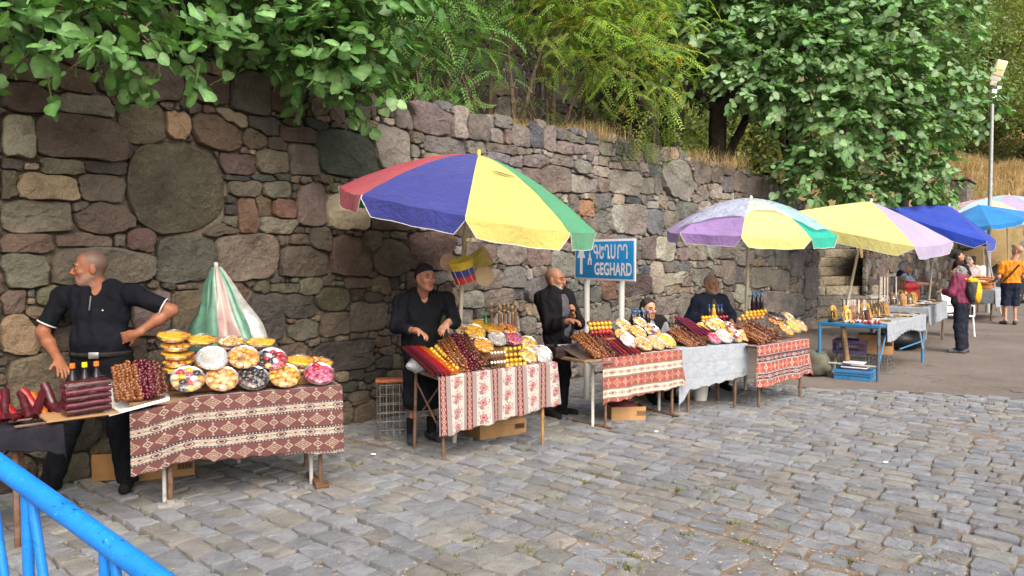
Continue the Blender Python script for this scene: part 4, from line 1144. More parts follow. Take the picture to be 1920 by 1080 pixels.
def sheet(T, x0, x1, hang, back, mat, name, label, cat='tablecloth', zoff=.006, sl=0.0, srt=0.0, slope=None, res=.012, amp=.018, seed=0, group=None, freq=14, yf=-.012):
    """cloth over the front edge: hang(u) drop in metres, back = how far it covers the top"""
    r = np.random.default_rng(seed); ph = r.uniform(0, 6.28, 6)
    nu = int((x1 - x0 + sl + srt) / res) + 2
    hmax = max(hang(u) for u in np.linspace(x0 - sl, x1 + srt, 9))
    nv = int((hmax + back) / res) + 2
    U = np.linspace(x0 - sl, x1 + srt, nu); vv = np.linspace(0, 1, nv)
    V = np.zeros((nv, nu, 3)); UV = np.zeros((nv, nu, 2))
    for i, u in enumerate(U):
        h = hang(u) + .006 * math.sin(u * 37 + ph[0]) + .003 * math.sin(u * 91)
        dist = -back + vv * (back + h)          # <0 on top, >0 hanging
        da = max(0, x0 - u, u - x1); sg = -1 if u < x0 else 1
        db = np.maximum(dist, 0); k = np.clip(db / .45, 0, 1)
        rip = amp * k * (np.sin(u * freq + ph[1] + .6 * k) + .5 * np.sin(u * freq * 1.9 + ph[2])) + .004 * np.sin(u * 40 + ph[3]) * k
        fx = min(max(u, x0), x1)
        z = T.z + zoff - np.hypot(db, da) + (slope(u, dist) if slope else 0)
        V[:, i, 0] = fx + sg * (.012 if da > 0 else 0) + sg * (.25 * da * k)
        V[:, i, 1] = np.where(dist < 0, -dist, yf - rip - amp * k - .18 * da * k * (db > 0))
        V[:, i, 2] = z
        UV[:, i, 0] = u; UV[:, i, 1] = dist
    idx = np.arange(nu * nv).reshape(nv, nu)
    F = np.stack([idx[:-1, :-1], idx[1:, :-1], idx[1:, 1:], idx[:-1, 1:]], -1).reshape(-1, 4)
    o = mk(name, V.reshape(-1, 3), F, mat, uv=UV.reshape(-1, 2), label=label, cat=cat, group=group)
    md = o.modifiers.new('thick', 'SOLIDIFY'); md.thickness = .0025; md.offset = -1
    o.matrix_world = T.M
    return o
# T1: dark red cloth table with trays of dried fruit
T1 = Table((-2.49, 4.82), (-1.25, 5.45), .72, .735, 'folding market table standing on rusty tube legs under the dark maroon cloth')
T1.top()
T1.leg(.235, .06, r=.017); T1.leg(.20, .10, M_GREYTUBE, .014, z0=.02)
T1.leg(1.25, .10); T1.leg(1.19, .14, M_GREYTUBE, .014); T1.leg(.235, .62); T1.leg(1.25, .62)
MB().box((.235, .055, .03), (.045, .06, .04)).box((.235, .05, .012), (.17, .09, .035), bev=.01).obj('foot_block', M_STONEBLK, T1.root)
MB().box((1.22, .18, .02), (.05, .34, .035)).box((1.24, .02, .012), (.10, .07, .03), bev=.008).obj('foot_bar', M_RUSTY, T1.root)
sheet(T1, 0.0, T1.L, lambda u: .40 + .06 * u, .30, M_KIL1, 'tablecloth', 'dark maroon patterned cloth with cream bands hanging from the fruit tray table', amp=.022, seed=2, freq=9,
      slope=lambda u, d: -.075 * sm(.42, 0.0, u))
# T0: black cloth table at the far left
T0 = Table((-3.55, 3.75), (-2.62, 4.30), .62, .72, 'low table under black cloth covered with red fruit leather')
T0.top()
for x in (.08, .85):
    for y in (.06, .56): T0.leg(x, y)
sheet(T0, 0, T0.L, lambda u: .17 + .035 * math.sin(u * 6), .58, M_BLACKCLOTH, 'black_cloth', 'black sheet covering the low table of red fruit leather', amp=.03, seed=4, freq=9, srt=.10)
# T2: floral cloth table
a2, b2 = gnd(834, 864), gnd(1024, 835)
e2 = (b2 - a2).normalized()
T2 = Table(a2 - e2 * .06, b2 + e2 * .10, .60, .70, 'market table on rusty tube legs under the floral striped cloth')
T2.top()
T2.leg(.06, .03, r=.015); T2.leg(.02, .50, r=.015, dx=-.02); T2.leg(T2.L - .12, .03, simple('varnished_leg', (.30, .17, .06), .5, .4, var=.4), .015); T2.leg(T2.L - .1, .52)
T2.bar((.02, .50, .25), (.05, .06, .62), r=.008); T2.bar((.03, .10, .30), (.02, .48, .58), r=.008)
sheet(T2, 0.0, T2.L, lambda u: .50 - .10 * u, .12, M_FLORAL, 'tablecloth', 'cream and red rose-striped cloth hanging from the second food table', amp=.018, seed=7, freq=17, srt=.06, slope=lambda u, d: .03 * u)
# T3: red and white kilim
a3, b3 = gnd(1139, 806), gnd(1265, 782)
e3 = (b3 - a3).normalized()
T3 = Table(a3 - e3 * .30, b3 + e3 * .10, .62, .70, 'market table on white and rusty legs under the red and white cloth')
T3.top()
T3.leg(.30, .03, r=.014); T3.leg(.27, .18, simple('white_leg', (.6, .6, .56), .6, .3, var=.3), .016); T3.leg(T3.L - .10, .04); T3.leg(T3.L - .10, .22, M_GREYTUBE)
T3.bar((.31, -.06, .02), (.26, .46, .02), r=.016, name='foot_bar'); T3.bar((T3.L - .10, -.06, .02), (T3.L - .12, .46, .02), r=.016, name='foot_bar')
sheet(T3, .22, T3.L - .02, lambda u: .44 - .05 * (u - .22), .10, M_KIL3, 'tablecloth', 'red cloth with white ornamental bands hanging under the sign', amp=.02, seed=9, freq=11, srt=.16)
# T4: white cloth
a4, b4 = gnd(1296, 778), gnd(1400, 767)
e4 = Vector((.84, .54, 0)).normalized()
T4 = Table(a4 + Vector((-.10, .02, 0)), a4 + e4 * .86, .64, .705, 'market table under the plain white cloth between two red ones')
T4.top()
for x in (.12, .80):
    T4.leg(x, .03); T4.leg(x, .54)
sheet(T4, -.04, T4.L, lambda u: .47 - .12 * u + .10 * max(0, .12 - u) / .12, .12, M_WCLOTH, 'tablecloth', 'creased plain white cloth hanging between the two red cloths', amp=.012, seed=11, sl=.13, srt=.03, freq=7)
# T5: red and dark kilim
a5, b5 = gnd(1427, 765), gnd(1504, 745)
e5 = (b5 - a5).normalized()
T5 = Table(a5 - e5 * .07, b5 + e5 * .14, .66, .69, 'market table on thin rusty legs at the end of the food stalls')
T5.top()
T5.leg(.07, .03); T5.leg(T5.L - .14, .03); T5.leg(.07, .55); T5.leg(T5.L - .1, .55); T5.bar((T5.L - .14, .03, .22), (T5.L - .1, .55, .22), r=.01)
sheet(T5, -.05, T5.L - .03, lambda u: .46 - .04 * u, .14, M_KIL5, 'tablecloth', 'red cloth with dark ornamental bands on the last food table', amp=.026, seed=13, srt=.18, freq=10)
# T6: blue metal table of souvenirs
a6, b6, c6 = gnd(1545, 702), gnd(1648, 717), gnd(1733, 679)
T6 = Table(b6, c6, (a6 - b6).length, .76, 'blue steel table covered with souvenirs, its near end open')
T6.top(simple('blue_sheet_steel', (.02, .16, .34), .5, .4, var=.2))
for x in (.02, T6.L - .03):
    for y in (.02, T6.D - .02): T6.leg(x, y, M_BLUETUBE if (x > 1 or y > .3) else rust_mat('worn_blue_leg', (.05, .16, .28), (.10, .075, .06), .42), .022)
T6.bar((.02, .02, .73), (.02, T6.D - .02, .73), M_BLUETUBE, .02, 'rail'); T6.bar((.02, .02, .2), (.02, T6.D - .02, .2), M_GREYTUBE, .014, 'rail'); T6.bar((.02, .02, .2), (.45, .02, .72), M_BLUETUBE, .012); T6.bar((T6.L - .03, .02, .2), (T6.L - .4, .02, .72), M_GREYTUBE, .012); T6.bar((T6.L - .03, .02, .34), (1.1, .02, .34), M_BLUETUBE, .012, 'rail')
T6.leg(.08, T6.D * .62, M_WOODTOP, .035, dx=.0, dy=-.1)
sheet(T6, .30, T6.L, lambda u: .22 + .04 * math.sin(u * 3.3), .62, M_WCLOTH, 'tablecloth', 'white sheet spread over the blue souvenir table', amp=.012, seed=15, freq=5)
a7, b7, c7 = Vector((6.75, 13.7, 0)), Vector((7.2, 12.9, 0)), Vector((8.75, 15.0, 0))
T7 = Table(b7, c7, .92, .78, 'long souvenir table under a white sheet, beside the woman in maroon')
T7.top()
for x in (.05, T7.L - .1):
    for y in (.05, T7.D - .06): T7.leg(x, y, None, .022)
sheet(T7, 0.0, T7.L, lambda u: .34, .9, M_WCLOTH, 'tablecloth', 'white sheet over the long souvenir table beside the woman in maroon', amp=.015, seed=17, freq=8, sl=.16)
# T8: bread table further on
T8 = Table((12.3, 19.0), (13.7, 20.6), .9, .80, 'table with white lace cloth and stacked flat breads beside the man in orange')
T8.top()
for x in (.1, T8.L - .1):
    for y in (.08, T8.D - .08): T8.leg(x, y, None, .025)
sheet(T8, 0.0, T8.L, lambda u: .45, .9, M_WCLOTH, 'tablecloth', 'white lace cloth on the bread table beside the man in orange', amp=.02, seed=19, freq=7, sl=.35)
# ------------------------------------------------------------------ parasols
def fabric(name, c, rough=.8, tr=.32):
    m = NM(name, rough, .2)
    g = m.noise(7, 4, .6, m.coord('Object'), .3); w_ = m.noise(2.0, 4, .6)
    col = m.ramp(w_, [(.3, tuple(x * .88 for x in c)), (.7, tuple(min(1, x * 1.08) for x in c))])
    m.base(col); m.bump(g + m.noise(22, 4, .6, m.coord('Object'), 1.0) * .35, .8, .035); m.b.inputs['Sheen Weight'].default_value = .22; m.b.inputs['Sheen Roughness'].default_value = .45
    t = m.n('ShaderNodeBsdfTranslucent'); m.l(col, t.inputs['Color'])
    mx = m.n('ShaderNodeMixShader'); mx.inputs[0].default_value = tr
    m.l(m.b.outputs[0], mx.inputs[1]); m.l(t.outputs[0], mx.inputs[2]); m.l(mx.outputs[0], m.out.inputs[0]); return m.m
FB = dict(red=fabric('fabric_red', (.46, .04, .07)), blue=fabric('fabric_blue', (.05, .06, .28)), yellow=fabric('fabric_yellow', (.62, .56, .17)), green=fabric('fabric_green', (.08, .36, .18)),
          purple=fabric('fabric_purple', (.36, .24, .52)), lemon=fabric('fabric_lemon', (.72, .68, .26)), teal=fabric('fabric_teal', (.02, .48, .36)), lav=fabric('fabric_lavender', (.46, .40, .62)),
          royal=fabric('fabric_royal_blue', (.03, .07, .46)), sky=fabric('fabric_sky_blue', (.03, .25, .62)), pale=fabric('fabric_pale_blue', (.42, .62, .74)), pink=fabric('fabric_pink', (.62, .40, .46)), cream=fabric('fabric_cream', (.68, .64, .40)), orange=fabric('fabric_orange', (.6, .1, .03)))
M_TRIM = simple('white_trim', (.55, .55, .52), .7, .2, var=.05)
M_POLE = rust_mat('weathered_pole', (.46, .42, .33), (.20, .14, .08), .56)
M_RIB = simple('umbrella_rib', (.5, .5, .48), .5, .4, .5, var=.1)
def umbrella(label, apex, axis, Rr, h, n, rot, cols, val, pole_to, curve=1.7, sag=.03, group=None, valcut=.07, finial=M_WHITE, drop=None, poler=.02):
    """apex point, axis = unit up direction, pole_to = foot of the pole"""
    apex = Vector(apex); ax = Vector(axis).normalized()
    root = empty('parasol', Vector(pole_to), label=label, cat='parasol', group=group)
    x = Vector((1, 0, 0)); x = (x - ax * x.dot(ax)).normalized(); y = ax.cross(x)
    rel = Vector(pole_to)
    def P(r, th, dz=0): return apex - rel + (x * math.cos(th) + y * math.sin(th)) * r - ax * (h * (r / Rr) ** curve + dz)
    nr, na = 12, 10
    for k in range(n):
        t0 = rot + 2 * math.pi * k / n; t1 = rot + 2 * math.pi * (k + 1) / n
        V, F = [], []
        for i in range(nr + 1):
            r = Rr * i / nr
            a, b = P(r, t0), P(r, t1)
            for j in range(na + 1):
                f = j / na; p = a.lerp(b, f)
                s_ = sag * 4 * f * (1 - f) * (i / nr) ** 1.2
                V.append(p - ax * s_ * (.55 + .45 * math.sin(i * 1.3 + k)) + ax * .004 * math.sin(i * 2.1 + j * 1.7 + k * 3) * (i / nr))
        for i in range(nr):
            for j in range(na):
                A = i * (na + 1) + j; F.append((A, A + na + 1, A + na + 2, A + 1))
        pn = mk('panel', V, F, FB[cols[k % len(cols)]], root)
        # valance
        V2, F2, tr = [], [], []
        edge = V[nr * (na + 1):]
        mid = (edge[0] + edge[-1]) / 2 + rel - apex; outw = (mid - ax * mid.dot(ax)).normalized()
        for j in range(na + 1):
            f = j / na; cut = min(f, 1 - f) / valcut
            lw = val * (1 if cut >= 1 else math.sqrt(max(0, 1 - (1 - cut) ** 2)) * .8 + .2)
            dn = Vector((0, 0, -1)) * .75 - ax * .25
            for q in range(4):
                g = q / 3
                V2.append(edge[j] + outw * .003 + dn * lw * g + outw * .02 * g * math.sin(f * 9 + k * 2) * val / .2)
            tr.append(V2[-1])
        for j in range(na):
            for q in range(3):
                A = j * 4 + q; F2.append((A, A + 1, A + 5, A + 4))
        vo = mk('valance', V2, F2, FB[cols[k % len(cols)]], pn)
        MB().tube([V2[0]] + tr + [V2[na * 4]], .003, 5).obj('trim', M_TRIM, pn)
        # rib below the seam
        MB().tube([P(Rr * q / 6 * .99, t0, .012) for q in range(7)], .005, 5).obj('rib', M_RIB, root)
    pole_top = apex - rel - ax * .02
    mid = apex - rel - ax * (h + .25)
    MB().tube([Vector((0, 0, 0)), mid, pole_top], poler, 10).obj('pole', M_POLE, root)
    hub = apex - rel - ax * (h + .05)
    for k in range(n):
        t0 = rot + 2 * math.pi * k / n
        MB().tube([hub, P(Rr * .5, t0, .015)], .004, 4).obj('strut', M_RIB, root)
    MB().lathe([(.018, -.01), (.022, .015), (.016, .04), (0.0, .05)], 10, Matrix.Translation(apex - rel) @ frame(x, ax).to_4x4()).obj('finial', finial, root)
    return root
def tilt(pitch, roll):
    """up axis leaned towards the camera by pitch and to the right by roll (degrees)"""
    v_ = Vector((math.sin(R(roll)), -math.sin(R(pitch)), 0)); return (v_ + Vector((0, 0, math.sqrt(max(0, 1 - v_.length_squared))))).normalized()
uA = umbrella('large red, blue, yellow and green parasol over the floral cloth table', at(897, 290, 6.75), tilt(5.2, 10.2), 1.18, .50, 8, R(-88), ['yellow', 'green', 'red', 'blue'], .15, gnd(852, 830), curve=1.6, finial=simple('yellow_cap', (.5, .5, .12), .6))
uB = umbrella('purple, yellow and teal parasol under clear plastic over the last food tables', at(1408, 374, 9.3), tilt(4, 1.5), 1.02, .42, 8, R(-112), ['lemon', 'teal', 'orange', 'blue', 'purple', 'lemon', 'purple', 'purple'], .12, at(1398, 478, 9.35) * Vector((1, 1, 0)) if False else (at(1399, 600, 9.35).x, 9.35, 0), curve=1.9)
uC = umbrella('yellow and lavender square parasol tilted over the souvenir tables', at(1633, 378, 11.5), tilt(11.5, 8.3), 1.44, .42, 4, R(-88.6), ['lav', 'lemon', 'yellow', 'lemon'], .17, (T6.w(.35, T6.D - .1, 0).x, T6.w(.35, T6.D - .1, 0).y, 0), curve=1.15, sag=.06, valcut=.06)
uD = umbrella('royal blue square parasol beside the yellow and lavender one', at(1779, 386, 14.5), tilt(13.3, 15.6), 1.29, .39, 4, R(-84), ['royal'], .17, (at(1738, 500, 14.9).x, 14.9, 0), curve=1.15, sag=.06, valcut=.06)
uE = umbrella('sky blue parasol in front of the parked car', at(1836, 384, 21.5), tilt(5, -11), 1.25, .45, 8, R(-112), ['sky'], .13, (at(1880, 478, 21.6).x, 21.6, 0), curve=1.1, sag=.05)
uF = umbrella('pastel striped parasol behind the sky blue one', at(1848, 374, 24.5), tilt(6, 2), 1.5, .55, 8, R(-112), ['cream', 'lav', 'pink', 'pale'], .15, (at(1850, 478, 24.6).x, 24.6, 0), curve=1.8)
uG = umbrella('pale blue parasol at the back of the market', at(1892, 366, 27), tilt(6, 0), 1.9, .6, 8, R(-95), ['pale', 'lav'], .15, (at(1895, 478, 27.1).x, 27.1, 0), curve=1.8)
# plastic sheet over the purple parasol
m = NM('umbrella_film', .2, .5, (.58, .70, .80)); m.b.inputs['Alpha'].default_value = .52; m.bump(m.noise(7, 5, .65, m.coord(), 1.2), 1.0, .06); M_UFILM = m.m
apx = at(1408, 374, 9.3); axB = tilt(4, 1.5); xB = Vector((1, 0, 0)); xB = (xB - axB * xB.dot(axB)).normalized(); yB = axB.cross(xB)
V, F = [], []; nA, nR = 64, 12
for j in range(nA):
    th = 2 * math.pi * j / nA
    deg = math.degrees(th) % 360
    lim = .60 + .05 * math.sin(th * 5)
    if 285 < deg or deg < 40: lim = .90 if (deg > 305 or deg < 40) else .60 + .30 * (deg - 285) / 20
    if 180 < deg < 250: lim = .70 + .26 * sm(235, 180, deg)
    for i in range(nR + 1):
        r = 1.02 * lim * i / nR; fl = 1 - .045 * (1 - abs(((th - R(-112)) / (math.pi / 4)) % 1 - .5) * 2)
        V.append((xB * math.cos(th) + yB * math.sin(th)) * r * fl - axB * (.42 * (r / 1.02) ** 1.9) + axB * (.012 + .006 * math.sin(i * 2 + j * 1.7)))
for j in range(nA):
    for i in range(nR):
        a = j * (nR + 1) + i; b = ((j + 1) % nA) * (nR + 1) + i; F.append((a, a + 1, b + 1, b))
fo = mk('plastic_cover', V, F, M_UFILM, uB); fo.location = apx - Vector(uB.location)
# tear in the yellow panel of the big parasol
def tear():
    apx = at(897, 290, 6.75); ax = tilt(5.2, 10.2); x = Vector((1, 0, 0)); x = (x - ax * x.dot(ax)).normalized(); y = ax.cross(x)
    def S(px, py):
        best = None
        for r in np.linspace(.1, 1.1, 60):
            for th in np.linspace(-1.55, -.7, 60):
                p = apx + (x * math.cos(th) + y * math.sin(th)) * r * (math.cos(math.pi / 8) / math.cos(((th + 1.536) % (math.pi / 4)) - math.pi / 8)) - ax * (.5 * (r / 1.18) ** 1.6 - .012)
                q = proj(p); e = (q[0] - px) ** 2 + (q[1] - py) ** 2
                if best is None or e < best[0]: best = (e, p)
        return best[1]
    P_ = [S(918, 319), S(935, 322.5), S(952, 327), S(970, 332), S(950, 328.5), S(933, 324)]
    o = MB().add([p - Vector(uA.location) for p in P_], [(0, 1, 5), (1, 2, 4, 5), (2, 3, 4)]).obj('tear', simple('dark_tear', (.03, .03, .028), 1, 0), uA, smooth=False)
tear()
# ------------------------------------------------------------------ folded parasol wrapped in green and pink film
def folded():
    top = at(405, 500, 5.95); foot = Vector((top.x + .12, 6.05, 0))
    root = empty('folded_parasol', foot, label='folded parasol wrapped in green, pink and clear plastic beside the wall', cat='parasol')
    cols = [simple('film_green', (.085, .19, .135), .3, .5, var=.3, bump=.4, bscale=12), simple('film_pink', (.29, .19, .175), .3, .5, var=.25, bump=.4, bscale=12), simple('film_clear', (.33, .34, .33), .25, .5, var=.3, bump=.4, bscale=14)]
    nA, nZ = 40, 14; H = .72
    axd = (Vector((.20, -.05, -1))).normalized()
    seq = [0, 1, 0, 1, 2, 0, 0, 1, 0, 2]
    for s_ in range(10):
        V, F = [], []
        for i in range(nZ + 1):
            z = i / nZ; r0 = .035 + .265 * z ** .85
            for j in range(5):
                th = 2 * math.pi * (s_ + j / 4) / 10 + .3
                rr = r0 * (1 + .24 * z ** .6 * math.sin(th * 7 + 1.0 + .8 * z) + .12 * math.sin(th * 17 + z * 4) + .05 * math.sin(z * 13 + th * 3))
                V.append(top - foot + axd * (z * H) + Vector((math.cos(th) * rr, math.sin(th) * rr * .75, 0)))
        for i in range(nZ):
            for j in range(4):
                a = i * 5 + j; F.append((a, a + 5, a + 6, a + 1))
        mk('wrapped_panel', V, F, cols[seq[s_]], root)
    MB().tube([Vector((0, 0, 0)), top - foot + Vector((0, 0, .02))], .016, 8).obj('pole', M_POLE, root)
    MB().lathe([(.014, 0), (.016, .03), (.0, .036)], 8, Matrix.Translation(top - foot)).obj('finial', M_WHITE, root)
folded()
# ------------------------------------------------------------------ road sign
def sign():
    Lp = Vector((.752, 8.9, 0)); Rp = Vector((1.325, 8.0, 0))
    ex = (Rp - Lp).normalized(); wdt = (Rp - Lp).length; zc0, zc1 = 1.415, 1.875
    root = empty('road_sign', Vector((Lp.x, Lp.y, 0)), math.atan2(ex.y, ex.x), label='blue road sign reading GEGHARD on two white posts', cat='sign')
    blue = simple('sign_blue', (.012, .24, .58), .45, .4, var=.12, scale=6); wh = simple('sign_white', (.70, .72, .74), .5, .3, var=.08)
    hz_ = zc1 - zc0; zc = (zc0 + zc1) / 2
    MB().box((wdt / 2, 0, zc), (wdt, .012, hz_), bev=.005).obj('border', wh, root)
    MB().box((wdt / 2, -.008, zc), (wdt - .045, .004, hz_ - .045), bev=.0015).obj('panel', blue, root)
    for x in (.17, wdt - .28):
        MB().tube([(x, .045, 0), (x, .045, zc1 - .06)], .034, 12).obj('post', rust_mat('white_post', (.46, .46, .43), (.30, .20, .10), .63), root)
    # arrow
    x0 = .135; z0 = zc0 + .06; z1 = zc1 - .05
    MB().add([(x0 - .025, -.0125, z0), (x0 + .025, -.0125, z0), (x0 + .025, -.0125, z1 - .16), (x0 + .078, -.0125, z1 - .16), (x0, -.0125, z1), (x0 - .078, -.0125, z1 - .16), (x0 - .025, -.0125, z1 - .16)], [(0, 1, 2, 6), (5, 6, 2, 3), (5, 3, 4)]).obj('arrow', wh, root, smooth=False)
    # little church pictogram
    x0 = .295; zb = zc0 + .17
    cv = [(x0 - .035, zb), (x0 - .012, zb), (x0 - .012, zb + .05), (x0 + .012, zb + .05), (x0 + .012, zb), (x0 + .035, zb), (x0 + .035, zb + .06), (x0 + .016, zb + .095), (x0 + .016, zb + .12), (x0, zb + .155), (x0 - .016, zb + .12), (x0 - .016, zb + .095), (x0 - .035, zb + .06)]
    MB().add([(a, -.0125, b) for a, b in cv], [(0, 1, 2, 12), (12, 2, 3, 6), (3, 4, 5, 6), (12, 6, 7, 11), (11, 7, 8, 10), (10, 8, 9)]).box((x0, -.0125, zb + .165), (.008, .001, .05)).box((x0, -.0125, zb + .172), (.024, .0012, .008)).obj('church_symbol', wh, root, smooth=False)
    def text(body, x, z, width, height, nm):
        cu = bpy.data.curves.new(nm, 'FONT'); cu.body = body; cu.size = .2; cu.offset = .006
        to = bpy.data.objects.new(nm, cu); COL.objects.link(to)
        bpy.context.view_layer.update()
        dg = bpy.context.evaluated_depsgraph_get(); me = bpy.data.meshes.new_from_object(to.evaluated_get(dg))
        bpy.data.objects.remove(to)
        c = np.empty(len(me.vertices) * 3); me.vertices.foreach_get('co', c); c = c.reshape(-1, 3)
        if len(c):
            mn, mxx = c.min(0), c.max(0)
            c[:, 0] = x + (c[:, 0] - mn[0]) / (mxx[0] - mn[0]) * width
            zz = z + (c[:, 1] - mn[1]) / (mxx[1] - mn[1]) * height
            c = np.column_stack([c[:, 0], np.full(len(c), -.0125), zz]); me.vertices.foreach_set('co', c.ravel())
        me.materials.clear(); me.materials.append(wh); me.update()
        ob(nm, me, root)
    text('\u0533\u0535\u0542\u0531\u0550\u0534', .36, zc0 + .24, .60, .165, 'armenian_lettering')
    text('GEGHARD', .38, zc0 + .055, .64, .145, 'latin_lettering')
sign()
# ------------------------------------------------------------------ street lamp
def lamp():
    b = Vector((at(1857, 400, 22).x, 22, 0)); H = at(1853, 172, 22).z
    root = empty('street_lamp', b, label='grey street lamp post with a slanting lamp head behind the parasols', cat='street lamp')
    gr = simple('lamp_grey', (.36, .38, .38), .5, .4, .3, var=.15)
    MB().tube([(0, 0, 0), (-.04, 0, H)], [.062, .048], 10).obj('pole', gr, root)
    hd = at(1872, 133, 21.9) - b
    MB().tube([(-.04, 0, H - .1), (.0, 0, H + .35), hd + Vector((-.12, 0, -.28))], .025, 7).obj('arm', gr, root)
    M3 = frame((.45, -.25, .86), (-.5, -.75, .3)).to_4x4()
    M3 = frame((.30, -.12, .94), (-.35, -.90, .0))
    hdm = MB().box(hd, (.62, .30, .15), M3, bev=.05).box(hd + M3 @ Vector((-.34, 0, .0)), (.2, .18, .12), M3, bev=.03).obj('lamp_head', simple('lamp_housing', (.55, .53, .45), .4, .4, var=.1), root)
    MB().box(hd + M3 @ Vector((.06, 0, .07)), (.42, .24, .05), M3, bev=.02).obj('lens', simple('lamp_lens', (.62, .52, .28), .25, .5, var=.1), hdm)
    MB().box((-.02, 0, H - .12), (.16, .14, .36), bev=.02).box((.12, -.02, H + .1), (.14, .1, .12), bev=.02).obj('junction_box', simple('junction_grey', (.5, .5, .48), .5, .3), root)
lamp()
# ------------------------------------------------------------------ blue railing in front
def railing():
    A = at(-190, 745, 2.06); Bq = at(0, 873, 1.88); C = at(285, 1078, 1.60)
    d = (C - Bq).normalized(); A = Bq - d * .5; D = C + d * .9
    foot = Vector((Bq.x, Bq.y, 0))
    root = empty('railing', foot, label='bright blue painted tube railing in the foreground', cat='railing')
    m = NM('blue_rail_paint', .38, .5)
    n = m.noise(30, 6, .75, m.pos(), 1.2); n2 = m.noise(7, 5, .7, m.pos()); n3 = m.noise(70, 4, .7, m.pos(), 2.0)
    c = m.ramp(n2, [(.3, (.005, .15, .56)), (.7, (.01, .22, .70))])
    c = m.mix(m.ramp(n3, [(.62, 0.0), (.68, .75)]), c, (.05, .48, .80))
    c = m.mix(m.ramp(n, [(.36, 1.0), (.375, 0.0)]), c, (.008, .012, .03))
    m.base(c); m.bump(n, .3, .004); bm_ = m.m
    N_ = 24
    MB().tube([A.lerp(D, k / N_) - foot for k in range(N_ + 1)], .0255, 24).obj('top_rail', bm_, root)
    def post(k, r, dxy=(0, 0), z0=0.0):
        p = Bq + d * k - foot
        MB().tube([p + Vector((dxy[0], dxy[1], -p.z + z0)), p + Vector((0, 0, -.01))], r, 12).obj('post', bm_, root)
    post(.12, .0135); post(.44, .0135); post(-.32, .0135)
    def bar(k, k2, r=.0115):
        p = Bq + d * k - foot; q = Bq + d * k2 - foot; q.z -= .95
        MB().tube([q, p + Vector((0, 0, -.01))], r, 12).obj('baluster', bm_, root)
    bar(.14, .36); bar(-.06, .16); bar(.47, .72); bar(-.30, -.08)
    p = Bq - d * .5 - foot; q = D - foot; p.z -= .95; q.z -= .95
    MB().tube([p, q], .0135, 12).obj('bottom_rail', bm_, root)
railing()
# ================================================================== goods
def glossy(name, c, rough=.3, var=.35, scale=40, tr=0.0):
    m = NM(name, rough, .5); n = m.noise(scale, 4, .6)
    m.base(m.ramp(n, [(.3, tuple(x * (1 - var) for x in c)), (.7, tuple(min(1, x * (1 + var)) for x in c))]))
    if tr: m.b.inputs['Subsurface Weight'].default_value = tr; m.b.inputs['Subsurface Radius'].default_value = (.02, .008, .003)
    return m.m
GM = dict(amber=glossy('grape_must_amber', (.155, .052, .013), .22), brown=glossy('grape_must_brown', (.085, .024, .012), .22), crimson=glossy('grape_must_crimson', (.075, .006, .014), .2), darkred=glossy('grape_must_dark', (.13, .018, .018)),
          orange=glossy('dried_apricot', (.60, .22, .025)), gold=glossy('dried_gold', (.66, .36, .03)), prune=glossy('prune', (.018, .016, .022), .22), peach=glossy('dried_peach', (.62, .30, .13)), pink=glossy('dried_plum_pink', (.38, .07, .14)),
          cream=glossy('nut_cream', (.58, .46, .30), .6), white=glossy('white_nut', (.66, .64, .62), .5, .1), red=glossy('dried_red', (.34, .02, .03)), yellow=glossy('candied_yellow', (.72, .40, .02), .3, .15), tan=glossy('dried_tan', (.42, .24, .09)),
          leather_red=glossy('fruit_leather_red', (.22, .012, .012), .28, .3, 20), leather_maroon=glossy('fruit_leather_maroon', (.055, .006, .010), .28, .3, 20), leather_orange=glossy('fruit_leather_orange', (.36, .085, .012), .28, .3, 20), leather_purple=glossy('fruit_leather_purple', (.10, .012, .030), .22, .4, 20),
          date=glossy('date_dark', (.07, .03, .018)), olive=glossy('olive_gold', (.40, .30, .08)))
def strand_mesh(k, v, lumps=13):
    r = np.random.default_rng(sum(map(ord, k)) + v * 17); mb = MB()
    for i in range(lumps):
        x = (i + .5) / lumps
        mb.ball((x, r.normal(0, .003) + .006 * math.sin(x * 5 + v), r.normal(0, .003)), (.62 / lumps * r.uniform(.85, 1.1), .0150 * r.uniform(.75, 1.2), .0150 * r.uniform(.75, 1.2)), 7, 5, Matrix.Rotation(r.uniform(-.35, .35), 3, 'Z'))
    return mb.mesh('strand', GM[k])
_SM = {}
def strand(T, k, a, b, label, group):
    """walnut strand between two local points; unit length mesh along x"""
    v = int(abs(a[0] * 7919 + b[1] * 1009 + a[2] * 313)) % 3
    if (k, v) not in _SM: _SM[(k, v)] = strand_mesh(k, v)
    a, b = Vector(a), Vector(b); d = b - a
    o = bpy.data.objects.new('walnut_strand', _SM[(k, v)]); link(o, label=label, cat='sweet strand', group=group)
    M3 = frame(d, (0, 0, 1))
    o.matrix_world = T.M @ Matrix.Translation(a) @ M3.to_4x4() @ Matrix.Diagonal((d.length, 1, 1, 1))
    return o
def strands(T, bl, br, fl, fr, yb, yf, cols, label, group, dz=0.0, jit=.008, seed=0):
    """fan of strands; pixel corners of back-left, back-right, front-left, front-right"""
    r = np.random.default_rng(seed)
    def pt(p, y):
        x, z = T.hit(p[0], p[1], y); return Vector((x, y, z))
    BLp, BRp, FLp, FRp = pt(bl, yb), pt(br, yb), pt(fl, yf), pt(fr, yf)
    n = len(cols)
    for i, c in enumerate(cols):
        f = (i + .5) / n
        a = BLp.lerp(BRp, f) + Vector(r.normal(0, jit, 3)); b = FLp.lerp(FRp, f) + Vector(r.normal(0, jit, 3))
        a.z += dz; b.z += dz
        b.z = max(b.z, T.z + .018); a.z = max(a.z, T.z + .02)
        strand(T, c, a, b, label, group)
